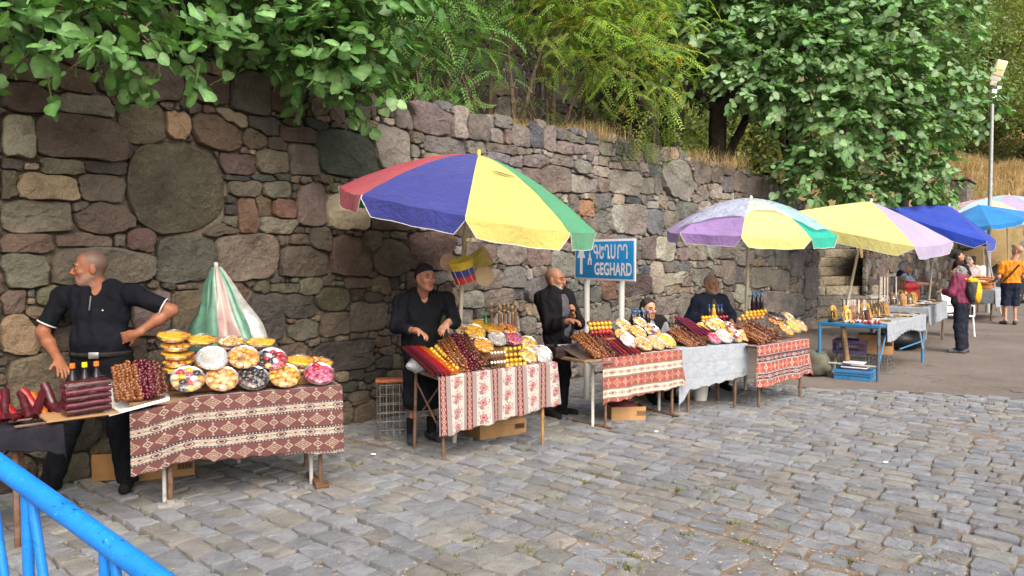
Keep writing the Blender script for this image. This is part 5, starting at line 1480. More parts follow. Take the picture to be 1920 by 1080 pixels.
# ---- rods of fruit leather
def rod_mesh(k, r=.013):
    mb = MB(); rr = np.random.default_rng(4)
    mb.tube([(i / 10, rr.normal(0, .001), rr.normal(0, .001)) for i in range(11)], [r * (1 + rr.normal(0, .04)) for _ in range(11)], 9)
    return mb.mesh('rod', GM[k])
_RM = {}
def rod(T, k, a, b, label, group, r=.013, name='fruit_leather_roll', cat='fruit leather'):
    if (k, r) not in _RM: _RM[(k, r)] = rod_mesh(k, r)
    a, b = Vector(a), Vector(b); d = b - a
    o = bpy.data.objects.new(name, _RM[(k, r)]); link(o, label=label, cat=cat, group=group)
    o.matrix_world = T.M @ Matrix.Translation(a) @ frame(d, (0, 0, 1)).to_4x4() @ Matrix.Diagonal((d.length, 1, 1, 1))
    return o
def lump_mesh(k, ax, seed=0):
    mb = MB(); mb.ball((0, 0, 0), ax, 8, 5); r = np.random.default_rng(seed)
    v = np.array(mb.v) * (1 + r.normal(0, .06, (len(mb.v), 1)))
    return mesh('fruit', v, mb.f, GM[k])
_LM = {}
def lump(k, ax):
    if (k, ax) not in _LM: _LM[(k, ax)] = lump_mesh(k, ax)
    return _LM[(k, ax)]
_TRAY = {}
def tray_mesh(R0):
    mb = MB(); mb.lathe([(R0 * .78, -.004), (R0 * .80, -.006), (R0 * .93, .016), (R0, .018), (R0 * .99, .023), (R0 * .92, .020), (R0 * .80, .0), (0, .0)], 44, wob=.012)
    return mb.mesh('foil_tray', M_FOIL)
def film_mesh(R0):
    mb = MB(); mb.lathe([(R0 * .985, .024), (R0 * .9, .034), (R0 * .6, .041), (R0 * .3, .044), (0, .045)], 28)
    v = np.array(mb.v); r = np.random.default_rng(3); v[:, 2] += r.normal(0, .0022, len(v))
    return mesh('film', v, mb.f, M_FILM)
LAY = {}
def layout(kind, R0):
    """(colour, ellipsoid, x, y, z, angle) pieces of one plate"""
    r = np.random.default_rng(abs(hash(kind)) % 999 if False else sum(map(ord, kind))); out = []
    def ring(n, rad, cols, ax, z=.012, ph=0.):
        for i in range(n):
            a = 2 * math.pi * i / n + ph; out.append((cols[i % len(cols)], ax, rad * math.cos(a), rad * math.sin(a), z + r.uniform(0, .005), a + r.normal(0, .25)))
    def heap(n, cols, ax, z=.014):
        for i in range(n):
            q = math.sqrt((i + .5) / n) * R0 * .74; a = i * 2.4; out.append((cols[r.integers(len(cols))], ax, q * math.cos(a), q * math.sin(a), z + r.uniform(0, .010), r.uniform(0, 6.28)))
    if kind == 'apricot': ring(10, R0 * .66, ['orange', 'gold'], (.024, .018, .011)); ring(6, R0 * .34, ['orange'], (.024, .018, .011), .018); ring(1, 0, ['peach'], (.024, .02, .012), .022)
    elif kind == 'peach': ring(8, R0 * .62, ['peach', 'orange'], (.030, .023, .014)); ring(1, 0, ['peach'], (.036, .036, .014), .018); ring(5, R0 * .30, ['peach'], (.022, .018, .011), .02)
    elif kind == 'mixed': ring(9, R0 * .66, ['orange', 'prune', 'gold', 'red', 'cream', 'peach', 'prune', 'gold', 'tan'], (.026, .020, .013)); ring(5, R0 * .32, ['white', 'pink', 'gold', 'prune', 'red'], (.024, .018, .012), .018)
    elif kind == 'prune': heap(20, ['prune', 'prune', 'prune', 'date'], (.025, .018, .012))
    elif kind == 'plum': heap(20, ['pink', 'red', 'pink'], (.025, .018, .011))
    elif kind == 'redblack': ring(9, R0 * .62, ['red', 'red', 'red', 'prune', 'prune', 'prune', 'orange', 'pink', 'red'], (.028, .02, .012)); ring(6, R0 * .28, ['red', 'prune', 'white'], (.024, .018, .012), .018)
    elif kind == 'slices': heap(24, ['gold', 'orange', 'gold', 'yellow'], (.030, .026, .005))
    elif kind == 'nuts': heap(34, ['cream', 'tan', 'tan', 'gold'], (.014, .011, .008))
    elif kind == 'dots':
        p = .0165
        for i in range(-7, 8):
            for j in range(-7, 8):
                x = (i + .5 * (j % 2)) * p; y = j * p * .87
                if x * x + y * y < (R0 * .84) ** 2: out.append(('white', (.0062, .0062, .006), x, y, .014, 0))
    elif kind == 'golden': heap(22, ['gold', 'olive', 'tan'], (.026, .02, .009))
    elif kind == 'orangepink': ring(9, R0 * .64, ['orange', 'peach'], (.030, .024, .012)); heap(8, ['peach', 'orange'], (.026, .02, .012), .018)
    return [(c, tuple(q * 1.2 for q in ax), x * 1.1, y * 1.1, z, an) for c, ax, x, y, z, an in out] if kind != 'dots' else out
_PLJ = {}
def plate(T, kind, px, py, y, el, label, group, R0=.108, sep=False, az=0.0, flat_z=None, pos=None):
    """round foil tray of dried fruit; el = elevation of its normal in degrees"""
    x, z = T.hit(px, py, y) if pos is None else (pos[0], pos[2])
    if pos is not None: y = pos[1]
    key = round(R0, 3)
    if key not in _TRAY: _TRAY[key] = (tray_mesh(R0), film_mesh(R0))
    root = empty('fruit_tray', (0, 0, 0), label=label, cat='fruit tray', group=group)
    nrm = Vector((math.sin(az) * math.cos(R(el)), -math.cos(az) * math.cos(R(el)), math.sin(R(el))))
    M3 = frame((math.cos(az), math.sin(az), 0), nrm)
    z = max(z, T.z + .008 + R0 * abs(math.cos(R(el))))
    root.matrix_world = T.M @ Matrix.Translation((x, y, z)) @ M3.to_4x4()
    ob('foil_tray', _TRAY[key][0], root)
    if sep:
        for c, ax, a, b, zz, an in layout(kind, R0): ob('fruit', lump(c, ax), root, loc=(a, b, zz), rot=(0, 0, an))
    else:
        if (kind, key) not in _PLJ:
            mb = MB(); cs = []
            for c, ax, a, b, zz, an in layout(kind, R0):
                if c not in cs: cs.append(c)
                mb.ball((a, b, zz), ax, 7, 4, rotz(an), m=cs.index(c))
            _PLJ[(kind, key)] = mb.mesh('fruit_pieces', [GM[c] for c in cs])
        ob('fruit_pieces', _PLJ[(kind, key)], root)
    ob('film', _TRAY[key][1], root)
    return root
def bottle(T, px, py, y, h, liquid, cap, label, group, r=.03, pos=None):
    x, z = T.hit(px, py, y) if pos is None else (pos[0], pos[2])
    if pos is not None: y = pos[1]
    root = empty('bottle', (0, 0, 0), label=label, cat='bottle', group=group); root.matrix_world = T.M @ Matrix.Translation((x, y, z))
    MB().lathe([(r * .9, 0), (r, .006), (r, h * .58), (r * .85, h * .68), (r * .42, h * .82), (r * .40, h * .9)], 12).obj('body', liquid, root)
    MB().lathe([(r * .5, h * .9), (r * .5, h), (0, h)], 12).obj('cap', cap, root)
    MB().lathe([(r * 1.01, h * .2), (r * 1.01, h * .48)], 12).obj('label_band', M_WHITE if 'wine' not in label else M_INK, root) if 'labelled' in label else None
    return root
M_JUICE = glossy('dark_juice', (.014, .008, .012), .12); M_CAPO = simple('cap_orange', (.62, .14, .02), .4); M_CAPY = simple('cap_yellow', (.62, .55, .02), .4); M_CAPB = simple('cap_blue', (.02, .25, .60), .4); M_CAPN = simple('cap_navy', (.02, .06, .40), .4); M_HONEY = glossy('honey', (.55, .26, .03), .15); M_GREENB = glossy('green_glass', (.01, .10, .03), .1)
# ---------------- display risers so that rows of trays have something to lean on
def riser(T, x0, x1, y0, y1, z, label, mat=M_CARDD):
    o = MB().box(((x1 - x0) / 2, (y1 - y0) / 2, (z - T.z) / 2), (x1 - x0, y1 - y0, z - T.z), bev=.006).obj('display_box', mat, label=label, cat='box')
    o.matrix_world = T.M @ Matrix.Translation((x0, y0, T.z + .009)); return o
riser(T1, .36, 1.0, .19, .32, T1.z + .12, 'low brown box under the second row of fruit trays'); riser(T1, .26, 1.02, .34, .58, T1.z + .24, 'tall brown box under the top row of fruit trays'); riser(T1, 1.05, 1.30, .16, .44, T1.z + .06, 'small brown box under the orange fruit trays')
# ---------------- T1 goods
G1 = 'fruit trays on the maroon cloth table'
for kind, px, py, y, el, lb in [('mixed', 352, 714, .10, 48, 'foil tray of mixed dried fruit leaning in the front row on the maroon table'), ('peach', 416, 713, .10, 48, 'foil tray of pale dried peaches leaning in the front row'), ('prune', 474, 714, .10, 48, 'foil tray of black prunes leaning in the front row'), ('apricot', 533, 710, .10, 48, 'foil tray of dried apricots arranged like a flower, front row'), ('plum', 598, 714, .10, 52, 'foil tray of pink dried plums at the end of the front row'),
                               ('dots', 398, 675, .20, 50, 'foil tray covered in neat rows of white nuts'), ('orangepink', 457, 673, .20, 52, 'foil tray of orange dried fruit leaning in the second row'), ('redblack', 510, 676, .20, 54, 'foil tray half red and half black fruit, second row')]:
    plate(T1, kind, px, py, y, el, lb, None, R0=.112, sep=True)
G1F = 'flat fruit trays stacked on the maroon table'
for kind, px, py, y, lb in [('slices', 562, 680, .28, 'flat tray of golden fruit slices on the small box'), ('orangepink', 598, 684, .30, 'flat tray of orange fruit slices beside the golden one'), ('golden', 488, 646, .42, 'flat tray of olive-gold fruit at the back of the maroon table'), ('nuts', 433, 644, .42, 'flat tray of pale nuts at the back of the maroon table'), ('slices', 377, 641, .42, 'flat tray of orange slices at the back of the maroon table'), ('slices', 325, 634, .40, 'top tray of golden fruit on the tall stack')]:
    plate(T1, kind, px, py, y, 78, lb, None, R0=.11, sep=True)
for k, (px, py) in enumerate([(330, 652), (332, 668), (334, 682), (336, 696)]):
    plate(T1, ['apricot', 'slices'][k % 2], px, py, .38 - .02 * k, 82, 'tray of golden fruit in the tall stack beside the walnut strands', 'trays in the tall stack', R0=.11)
for k, (px, py) in enumerate([(566, 694), (600, 698)]): plate(T1, 'slices', px, py, .29, 84, 'lower tray of orange slices under the flat pair', 'lower orange trays', R0=.105)
lb = ('amber walnut strand heaped on the tray beside the maroon cloth', 'amber strands beside the maroon cloth')
for dz, sd, n in ((0, 1, 7), (.02, 2, 6)):
    strands(T1, (208, 693), (252, 683), (222, 762), (268, 752), .40, .02, ['amber'] * n, *lb, dz=dz, seed=sd, jit=.007)
    strands(T1, (250, 683), (285, 681), (268, 752), (296, 744), .40, .03, ['crimson'] * (n - 2), 'crimson walnut strand heaped on the tray beside the maroon cloth', 'crimson strands beside the maroon cloth', dz=dz + .008, seed=sd + 5, jit=.007)
    strands(T1, (284, 683), (302, 690), (294, 744), (318, 736), .40, .04, ['brown'] * (n - 3), 'brown walnut strand at the edge of the tray beside the maroon cloth', 'brown strands beside the maroon cloth', dz=dz, seed=sd + 9, jit=.007)
xa, za = T1.hit(205, 770, .0); xb, zb = T1.hit(318, 742, .0)
o = MB().add([(xa, -.02, .665), (xb, -.0, .735), (xb - .02, .42, .80), (xa - .06, .42, .80), (xa - .01, -.02, .685), (xb, -.0, .755), (xb - .02, .43, .82), (xa - .07, .43, .82)], [(0, 3, 2, 1), (0, 1, 5, 4), (1, 2, 6, 5), (2, 3, 7, 6), (3, 0, 4, 7)]).obj('strand_tray', M_WHITE, label='pale shallow tray under the heaped walnut strands', cat='tray', smooth=False); o.matrix_world = T1.M
# packs and bottles on the board beside the man
bd = empty('display_board', gnd(165, 770, .72) * 1.0, label='cardboard board carrying shrink-wrapped fruit rolls', cat='board')
TB = Table((at(115, 790, 4.30).x, 4.26, 0), (at(212, 770, 4.46).x, 4.46, 0), .3, at(150, 782, 4.32).z, '', bare=True)
bd.matrix_world = TB.M
MB().box((.14, .13, TB.z - .008), (.38, .26, .010)).obj('board', M_CARD, bd)
MB().tube([(-.2, .05, TB.z - .022), (.28, .05, TB.z - .022)], .008, 6).tube([(-.2, .22, TB.z - .022), (.28, .22, TB.z - .022)], .008, 6).obj('support_rod', M_RUSTY, bd)
for k in range(5):
    for j in range(3):
        rod(TB, 'leather_purple' if k % 2 else 'leather_maroon', (.055, .04 + .055 * j, TB.z + .02 + .038 * k), (.295, .04 + .055 * j, TB.z + .02 + .038 * k + .01), 'purple fruit roll in the shrink-wrapped pile beside the man', 'rolls in the wrapped pile', r=.018)
o = MB().box((.175, .095, TB.z + .10), (.27, .19, .205), bev=.02).obj('film_wrap', M_FILM, label='clear film round the pile of purple fruit rolls', cat='film'); o.matrix_world = TB.M
for px, cap, lb in ((137, M_CAPO, 'dark juice bottle with orange cap at the end of the pile'), (160, M_CAPY, 'dark juice bottle with yellow cap'), (182, M_CAPO, 'dark juice bottle with orange cap beside the strands')):
    x, z = TB.hit(px, 760, .24); bottle(TB, px, 0, 0, .285, M_JUICE, cap, lb, None, pos=(x, .235, TB.z), r=.032)
# T0: red fruit leather
r = np.random.default_rng(8)
for px, py, k in [(8, 772, 'leather_maroon'), (30, 768, 'leather_maroon'), (45, 760, 'leather_purple'), (60, 762, 'leather_red'), (78, 760, 'leather_orange'), (22, 785, 'leather_red'), (52, 785, 'leather_maroon'), (85, 778, 'leather_maroon'), (100, 758, 'leather_maroon'), (112, 765, 'leather_maroon'), (105, 782, 'leather_maroon'), (122, 778, 'leather_maroon'), (5, 790, 'leather_red'), (70, 795, 'leather_maroon')]:
    x, z = T0.hit(px, py, .28); z = max(z, T0.z + .09)
    j_ = r.normal(0, .03, 4)
    rod(T0, k, (x + .02 + j_[0], .20 + j_[1], z - .08), (x - .03 + j_[2], .36, z + .05 + j_[3]), 'thick red fruit leather roll heaped on the black cloth', 'rolls on the black cloth', r=.027)
mb = MB(); r = np.random.default_rng(18)
for i in range(46):
    x, y = r.uniform(.35, .95), r.uniform(.03, .5); a = r.uniform(0, 6.28); s_ = r.uniform(.03, .07); z = T0.z + .012 + r.uniform(0, .04)
    pts = [Vector((x + s_ * math.cos(a + q * 1.57) * (1 if q % 2 else .5), y + s_ * math.sin(a + q * 1.57) * (1 if q % 2 else .5), z + r.uniform(-.012, .025))) for q in range(4)]
    mb.add(pts, [(0, 1, 2, 3)])
o = mb.obj('fruit_leather_scraps', GM['leather_maroon'], label='torn dark red fruit leather pieces lying on the black cloth', cat='fruit leather', smooth=False, kind='stuff'); o.matrix_world = T0.M
# ---------------- T2 goods
riser(T2, .38, .92, .30, .55, T2.z + .16, 'box under the fruit trays at the back of the floral table'); riser(T2, .62, 1.0, .12, .28, T2.z + .07, 'low box under the yellow sweets on the floral table')
for k, (a, b, c) in enumerate([((757, 652), (812, 707), 'leather_maroon'), ((764, 650), (822, 706), 'leather_maroon'), ((771, 650), (830, 706), 'leather_purple'), ((775, 651), (837, 704), 'leather_red'), ((782, 650), (844, 702), 'leather_red'), ((789, 651), (849, 700), 'leather_orange'), ((795, 652), (854, 698), 'leather_orange'), ((802, 655), (858, 697), 'leather_orange')]):
    xa, za = T2.hit(*a, .48); xb, zb = T2.hit(*b, -.03)
    rod(T2, c, (xa, .48, max(za, T2.z + .03)), (xb, -.03, max(zb, T2.z + .03)), {'leather_maroon': 'dark maroon fruit leather rod on the floral table', 'leather_purple': 'purple fruit leather rod on the floral table', 'leather_red': 'bright red fruit leather rod on the floral table', 'leather_orange': 'orange fruit leather rod on the floral table'}[c], {'leather_maroon': 'maroon rods', 'leather_red': 'red rods', 'leather_orange': 'orange rods', 'leather_purple': 'purple rods'}[c], r=.017)
def beads(T, a, b, ya, yb, n, k, label, group, rr=.021):
    xa, za = T.hit(*a, ya); xb, zb = T.hit(*b, yb)
    A = Vector((xa, ya, max(za, T.z + rr))); Bv = Vector((xb, yb, max(zb, T.z + rr)))
    root = empty('fruit_string', (0, 0, 0), label=label, cat='fruit string', group=group); root.matrix_world = T.M
    for i in range(n): ob('ball', lump(k, (rr, rr, rr)), root, loc=A.lerp(Bv, i / (n - 1)))
    MB().tube([A, Bv], .003, 5).obj('stick', M_WOODTOP, root)
    return root
beads(T2, (809, 655), (848, 696), .42, .0, 9, 'yellow', 'string of yellow candied fruit beside the orange rods', None); beads(T2, (818, 650), (856, 690), .44, .04, 9, 'gold', 'string of golden candied fruit beside the brown strands', None)
for dz, sd, ns in ((0, 1, (7, 4, 6)), (.024, 2, (7, 4, 6)), (.048, 3, (5, 3, 5))):
    strands(T2, (818, 650), (842, 640), (858, 699), (880, 696), .46, .03, ['amber'] * ns[0], 'amber brown walnut strand on the floral table', 'amber strands on the floral table', dz=dz, seed=sd)
    strands(T2, (842, 640), (856, 636), (880, 696), (894, 694), .46, .03, ['crimson'] * ns[1], 'dark red walnut strand in the middle of the floral table', 'red strands on the floral table', dz=dz, seed=sd + 3)
    strands(T2, (856, 636), (872, 632), (894, 694), (914, 691), .46, .03, ['brown'] * ns[2], 'dark brown walnut strand beside the yellow sweets', 'brown strands on the floral table', dz=dz, seed=sd + 6)
for kind, px, py, y, el, lb, R0 in [('nuts', 865, 622, .5, 60, 'tray of pale nuts behind the walnut strands on the floral table', .085), ('golden', 890, 625, .40, 50, 'tray of golden and white sweets behind the brown strands', .10), ('slices', 905, 612, .50, 62, 'tray of golden slices at the back of the floral table', .10), ('slices', 922, 618, .44, 70, 'flat tray of orange slices by the flutes', .10), ('orangepink', 950, 619, .44, 70, 'flat tray of orange fruit in front of the flutes', .11), ('dots', 932, 637, .32, 50, 'silver foil tray in the middle of the floral table', .095), ('plum', 962, 637, .32, 50, 'tray of purple fruit beside the silver one', .09), ('apricot', 906, 650, .26, 52, 'tray of apricots in the middle of the floral table', .095), ('nuts', 990, 647, .26, 48, 'tray of brown speckled nuts at the right of the floral table', .095), ('nuts', 990, 670, .14, 50, 'lower tray of pale nuts beside the yellow sweets', .09), ('dots', 1016, 667, .16, 40, 'pale tray leaning at the corner of the floral table', .10)]:
    plate(T2, kind, px, py, y, el, lb, None, R0=R0)
for k, py in enumerate((655, 666, 676, 685)):
    beads(T2, (948 + k, py), (982 + k * .5, py - 3), .20 - .04 * k, .20 - .04 * k, 5, 'yellow', 'row of yellow candied balls on the floral table', 'yellow ball rows on the floral table', rr=.019)
for k, py in enumerate((662, 671, 680, 689)):
    beads(T2, (922, py), (946, py - 2), .16 - .04 * k, .16 - .04 * k, 5, 'date' if k % 2 else 'white', 'row of dark and white sweets beside the yellow balls', 'dark and white rows', rr=.014)
M_FLUTE = simple('flute_wood', (.16, .075, .03), .45, .4, var=.4, scale=12)
for k, (px, dx) in enumerate([(923, 0), (936, 2), (941, -1), (946, 1), (953, 2), (962, 0), (967, 1)]):
    xa, za = T2.hit(px, 628, .50); xb, zb = T2.hit(px + dx - 2, 569 + (k % 3) * 3, .52)
    root = empty('wooden_flute', (0, 0, 0), label='dark wooden flute standing at the back of the floral table', cat='flute', group='flutes on the floral table'); root.matrix_world = T2.M
    A, Bv = Vector((xa, .50, za - .03)), Vector((xb, .52, zb))
    MB().tube([A, A.lerp(Bv, .6), Bv], [.014, .012, .010], 8).obj('pipe', M_FLUTE, root)
    MB().tube([A.lerp(Bv, .78), A.lerp(Bv, .82)], .0125, 8).tube([A.lerp(Bv, .95), Bv + (Bv - A).normalized() * .01], .0115, 8).obj('ring', simple('flute_ring', (.45, .33, .16), .5), root)
bottle(T2, 911, 640, .52, .27, M_GREENB, simple('cap_green', (.02, .25, .10), .4), 'green glass bottle beside the flutes', None)
def bag(T, pos, size, label, seed=0, mat=None, cat='plastic bag'):
    r = np.random.default_rng(seed); mb = MB(); mb.ball((0, 0, 0), (1, 1, 1), 14, 9)
    v = np.array(mb.v); n = np.linalg.norm(v, axis=1, keepdims=True)
    ph = r.uniform(0, 6, 6)
    k = 1 + .16 * np.sin(v[:, 0] * 5 + ph[0]) * np.sin(v[:, 2] * 4 + ph[1]) + .10 * np.sin(v[:, 1] * 9 + ph[2]) + r.normal(0, .03, len(v))
    v = v * k[:, None] * np.array(size)
    o = mk('plastic_bag', v, mb.f, mat or M_BAG, label=label, cat=cat); o.matrix_world = T.M @ Matrix.Translation(pos); return o
bag(T2, (.02, .40, T2.z + .06), (.12, .09, .07), 'crumpled clear bag at the corner of the floral table', 1); bag(T2, (.28, .62, T2.z + .14), (.10, .07, .09), 'white plastic bag between the woman\'s hands', 2)
# toy drums hanging on the pole
M_ROPE = simple('rope', (.55, .50, .40), .9, .1)
def drum(c, axis, r, h, bands, head, label):
    root = empty('toy_drum', c, label=label, cat='drum')
    M3 = frame(Vector(axis).orthogonal(), axis).to_4x4()
    nb = len(bands)
    for i, bcol in enumerate(bands):
        z0, z1 = -h / 2 + h * i / nb, -h / 2 + h * (i + 1) / nb
        rr = lambda z: r * (1.0 + .12 * (z / h))
        MB().lathe([(rr(z0), z0), (rr((z0 + z1) / 2) * 1.005, (z0 + z1) / 2), (rr(z1), z1)], 20, M3).obj('shell_band', bcol, root)
    MB().lathe([(0, h / 2 + .003), (r * 1.02, h / 2 + .003), (r * 1.07, h / 2 + .006), (r * 1.09, h / 2 - .003)], 20, M3).obj('drumhead', head, root)
    MB().lathe([(r * .93, -h / 2 - .003), (0, -h / 2 - .003)], 20, M3).obj('base_skin', head, root)
    mb = MB()
    for i in range(10):
        a = 2 * math.pi * i / 10; a2 = 2 * math.pi * (i + .5) / 10
        p = M3 @ Vector((r * 1.1 * math.cos(a), r * 1.1 * math.sin(a), h / 2)); q = M3 @ Vector((r * .97 * math.cos(a2), r * .97 * math.sin(a2), -h / 2))
        mb.tube([p, q], .0028, 4)
    mb.obj('lacing', M_ROPE, root)
DY, DB, DR, DO = [simple('drum_' + n, c, .45, .4, var=.15) for n, c in (('yellow', (.62, .42, .03)), ('blue', (.04, .05, .26)), ('red', (.42, .03, .04)), ('olive', (.38, .34, .06)))]
SKIN_D = simple('drum_skin', (.50, .36, .25), .7, .2, var=.1)
drum(at(868, 508, 6.62), (-.22, -.25, .94), .105, .19, [DR, DB, DY], simple('drum_top', (.60, .50, .05), .5), 'yellow, blue and red toy drum hanging from the big parasol pole')
drum(at(899, 487, 6.75), (.82, -.15, .50), .085, .17, [DO, DO], SKIN_D, 'olive toy drum lashed to the parasol pole beside the coloured one')
drum(at(906, 518, 6.72), (.30, -.92, .15), .085, .04, [DO], SKIN_D, 'flat toy drum with pale skin hanging below the olive one'); drum(at(842, 492, 6.78), (-.35, -.9, .2), .075, .04, [DO], SKIN_D, 'small flat toy drum with pale skin behind the coloured one')
# ---------------- T3 goods
riser(T3, .55, 1.05, .28, .52, T3.z + .14, 'box under the fruit trays below the sign')
o = MB().box((.0, 0, 0), (.30, .52, .012)).tube([(-.15, -.26, .006), (.15, -.26, .006), (.15, .26, .006), (-.15, .26, .006), (-.15, -.26, .006)], .008, 5).obj('steel_tray', M_FOIL, label='silver tray of walnut strands at the open end of the third table', cat='tray'); o.matrix_world = T3.M @ Matrix.Translation((.19, .20, T3.z + .03)) @ Matrix.Rotation(R(14), 4, 'X')
for dz, sd in ((0, 1), (.022, 2)):
    strands(T3, (1068, 632), (1100, 626), (1118, 672), (1140, 669), .46, .0, ['amber'] * 7, 'amber walnut strand on the silver tray', 'amber strands on the silver tray', dz=dz, seed=sd)
    strands(T3, (1100, 626), (1118, 623), (1140, 669), (1156, 667), .46, .0, ['brown'] * 5, 'brown walnut strand beside the silver tray', 'brown strands beside the silver tray', dz=dz, seed=sd + 4)
for k in range(6):
    xa, za = T3.hit(1122 + 4 * k, 628 - k * .5, .42); xb, zb = T3.hit(1160 + 8 * k, 668 - k, -.02)
    rod(T3, ['leather_maroon', 'leather_purple', 'leather_red'][k % 3], (xa, .42, max(za, T3.z + .03)), (xb, -.02, max(zb, T3.z + .02)), 'dark fruit leather rod laid across the red and white cloth table', 'rods on the red and white table', r=.016)
for kind, px, py, y, el, lb, R0 in [('apricot', 1167, 632, .28, 52, 'tray of golden apricots beside the rods on the table below the sign', .10), ('dots', 1177, 641, .18, 50, 'lower silver tray of white sweets below the sign', .105), ('nuts', 1168, 612, .42, 55, 'tray of speckled nuts at the back of the table below the sign', .105), ('nuts', 1199, 607, .44, 55, 'tray of brown nuts behind the apricots below the sign', .09), ('apricot', 1195, 625, .30, 50, 'tray of bright apricots below the sign', .10), ('mixed', 1222, 622, .34, 48, 'tray of mixed fruit in front of the seated man', .11), ('orangepink', 1205, 646, .12, 52, 'tray of orange fruit in the front row below the sign', .105), ('peach', 1228, 646, .12, 50, 'tray of pale peaches in the front row below the sign', .105), ('golden', 1249, 646, .14, 50, 'tray of golden sweets at the corner of the red and white cloth', .11)]:
    plate(T3, kind, px, py, y, el, lb, None, R0=R0)
for k, (py, c) in enumerate(((604, 'red'), (606, 'yellow'), (614, 'gold'), (622, 'red'))):
    beads(T3, (1104 + 2 * k, py + 2), (1142 + k, py), .50 - .05 * k, .50 - .05 * k, 6, c, {'red': 'row of red candied balls near the man in the black jacket', 'yellow': 'row of yellow candied balls near the man in the black jacket', 'gold': 'row of golden candied balls near the man in the black jacket'}[c], 'red ball rows' if c == 'red' else None, rr=.022)
bag(T3, (.78, .58, T3.z + .12), (.10, .08, .14), 'pink wrapped packet standing under the sign', 6, simple('pink_wrap', (.45, .13, .18), .4), 'packet')
for k, (px, cap) in enumerate(((1190, M_CAPB), (1198, M_CAPB), (1206, M_CAPB), (1214, M_CAPN), (1186, M_CAPN))):
    bottle(T3, px, 614, .56, .19, M_JUICE, cap, 'dark bottle with blue cap in front of the seated man', 'bottles before the seated man', r=.03)
# ---------------- T4 goods
riser(T4, .28, .86, .26, .5, T4.z + .10, 'box under the fruit trays on the white cloth table')
for dz, sd in ((0, 1), (.022, 2), (.044, 3)):
    strands(T4, (1246, 628), (1285, 616), (1294, 656), (1326, 651), .46, .02, ['amber'] * 5 + ['brown'] * 5, 'brown walnut strand piled on the white cloth table', 'strands on the white table', dz=dz, seed=sd)
strands(T4, (1262, 606), (1288, 602), (1300, 628), (1322, 624), .60, .30, ['crimson'] * 8, 'dark red walnut strand behind the brown pile on the white table', 'red strands on the white table', dz=.02, seed=8)
for k in range(5):
    xa, za = T4.hit(1266 + 5 * k, 594 + k, .58); xb, zb = T4.hit(1310 + 7 * k, 630 - k, .16)
    rod(T4, 'leather_purple', (xa, .58, max(za, T4.z + .05)), (xb, .16, max(zb, T4.z + .04)), 'purple fruit leather rod behind the strands on the white table', 'rods on the white table', r=.016)
for kind, px, py, y, el, lb, R0 in [('dots', 1356, 636, .10, 52, 'silver-wrapped tray in the front row of the white table', .11), ('mixed', 1376, 634, .10, 50, 'tray of mixed orange fruit in the front row of the white table', .105), ('peach', 1392, 632, .12, 50, 'tray of pale fruit at the corner of the white table', .09), ('nuts', 1335, 612, .34, 55, 'tray of speckled nuts in the middle of the white table', .10), ('golden', 1318, 616, .36, 55, 'tray of golden sweets on the white table', .085), ('slices', 1345, 611, .38, 50, 'large tray of golden slices on the white table', .115), ('redblack', 1366, 614, .36, 60, 'tray of red fruit on the white table', .09), ('plum', 1338, 640, .10, 52, 'tray of dark red sweets beside the strands on the white table', .085)]:
    plate(T4, kind, px, py, y, el, lb, None, R0=R0)
for k, (py, c) in enumerate(((594, 'yellow'), (600, 'gold'), (594, 'red'))):
    beads(T4, (1318 + 22 * (k == 2), py + 2), (1342 + 20 * (k == 2), py), .58, .58, 5, c, {'yellow': 'row of yellow candied balls on the white table', 'gold': 'row of golden candied balls on the white table', 'red': 'row of red candied balls on the white table'}[c], None, rr=.024)
for px, cap in ((1329, M_CAPN), (1338, M_CAPY), (1346, M_CAPN), (1352, M_CAPN)):
    bottle(T4, px, 602, .60, .20, M_HONEY if cap is M_CAPY else M_JUICE, cap, 'honey jar with yellow cap in front of the man in navy' if cap is M_CAPY else 'dark bottle with navy cap in front of the man in navy', None if cap is M_CAPY else 'bottles before the man in navy', r=.028)
# ---------------- T5 goods
riser(T5, .35, .95, .28, .54, T5.z + .12, 'box under the fruit trays on the last food table')
for dz, sd in ((0, 1), (.022, 2), (.044, 3)):
    strands(T5, (1376, 620), (1412, 606), (1424, 646), (1462, 636), .44, .03, ['amber'] * 6 + ['brown'] * 5, 'brown walnut strand piled on the last food table', 'strands on the last food table', dz=dz, seed=sd)
for kind, px, py, y, el, lb, R0 in [('apricot', 1473, 620, .14, 52, 'tray of apricots at the front of the last food table', .10), ('golden', 1486, 614, .18, 48, 'tray of golden pasta-like sweets on the last food table', .11), ('peach', 1500, 612, .22, 45, 'tray of pale fruit at the end of the last food table', .095), ('nuts', 1478, 597, .36, 50, 'tray of speckled nuts at the back of the last food table', .10), ('prune', 1455, 594, .40, 70, 'flat tray of dark fruit at the back of the last food table', .11), ('orangepink', 1455, 606, .36, 70, 'flat tray of orange fruit under the dark one', .11)]:
    plate(T5, kind, px, py, y, el, lb, None, R0=R0)
for k, (py, a, b) in enumerate(((585, 1400, 1434), (591, 1392, 1430), (597, 1386, 1428))):
    beads(T5, (a, py + 2), (b, py - 2), .56 - .05 * k, .56 - .05 * k, 6, ['yellow', 'gold', 'tan'][k], ['row of yellow candied balls on the last food table', 'row of golden candied balls on the last food table', 'row of brown candied balls on the last food table'][k], None, rr=.027)
for px in (1412, 1420, 1427): bottle(T5, px, 588, .62, .26, M_JUICE, M_CAPB, 'dark bottle with blue cap beside the parasol pole', 'bottles beside the parasol pole', r=.03)
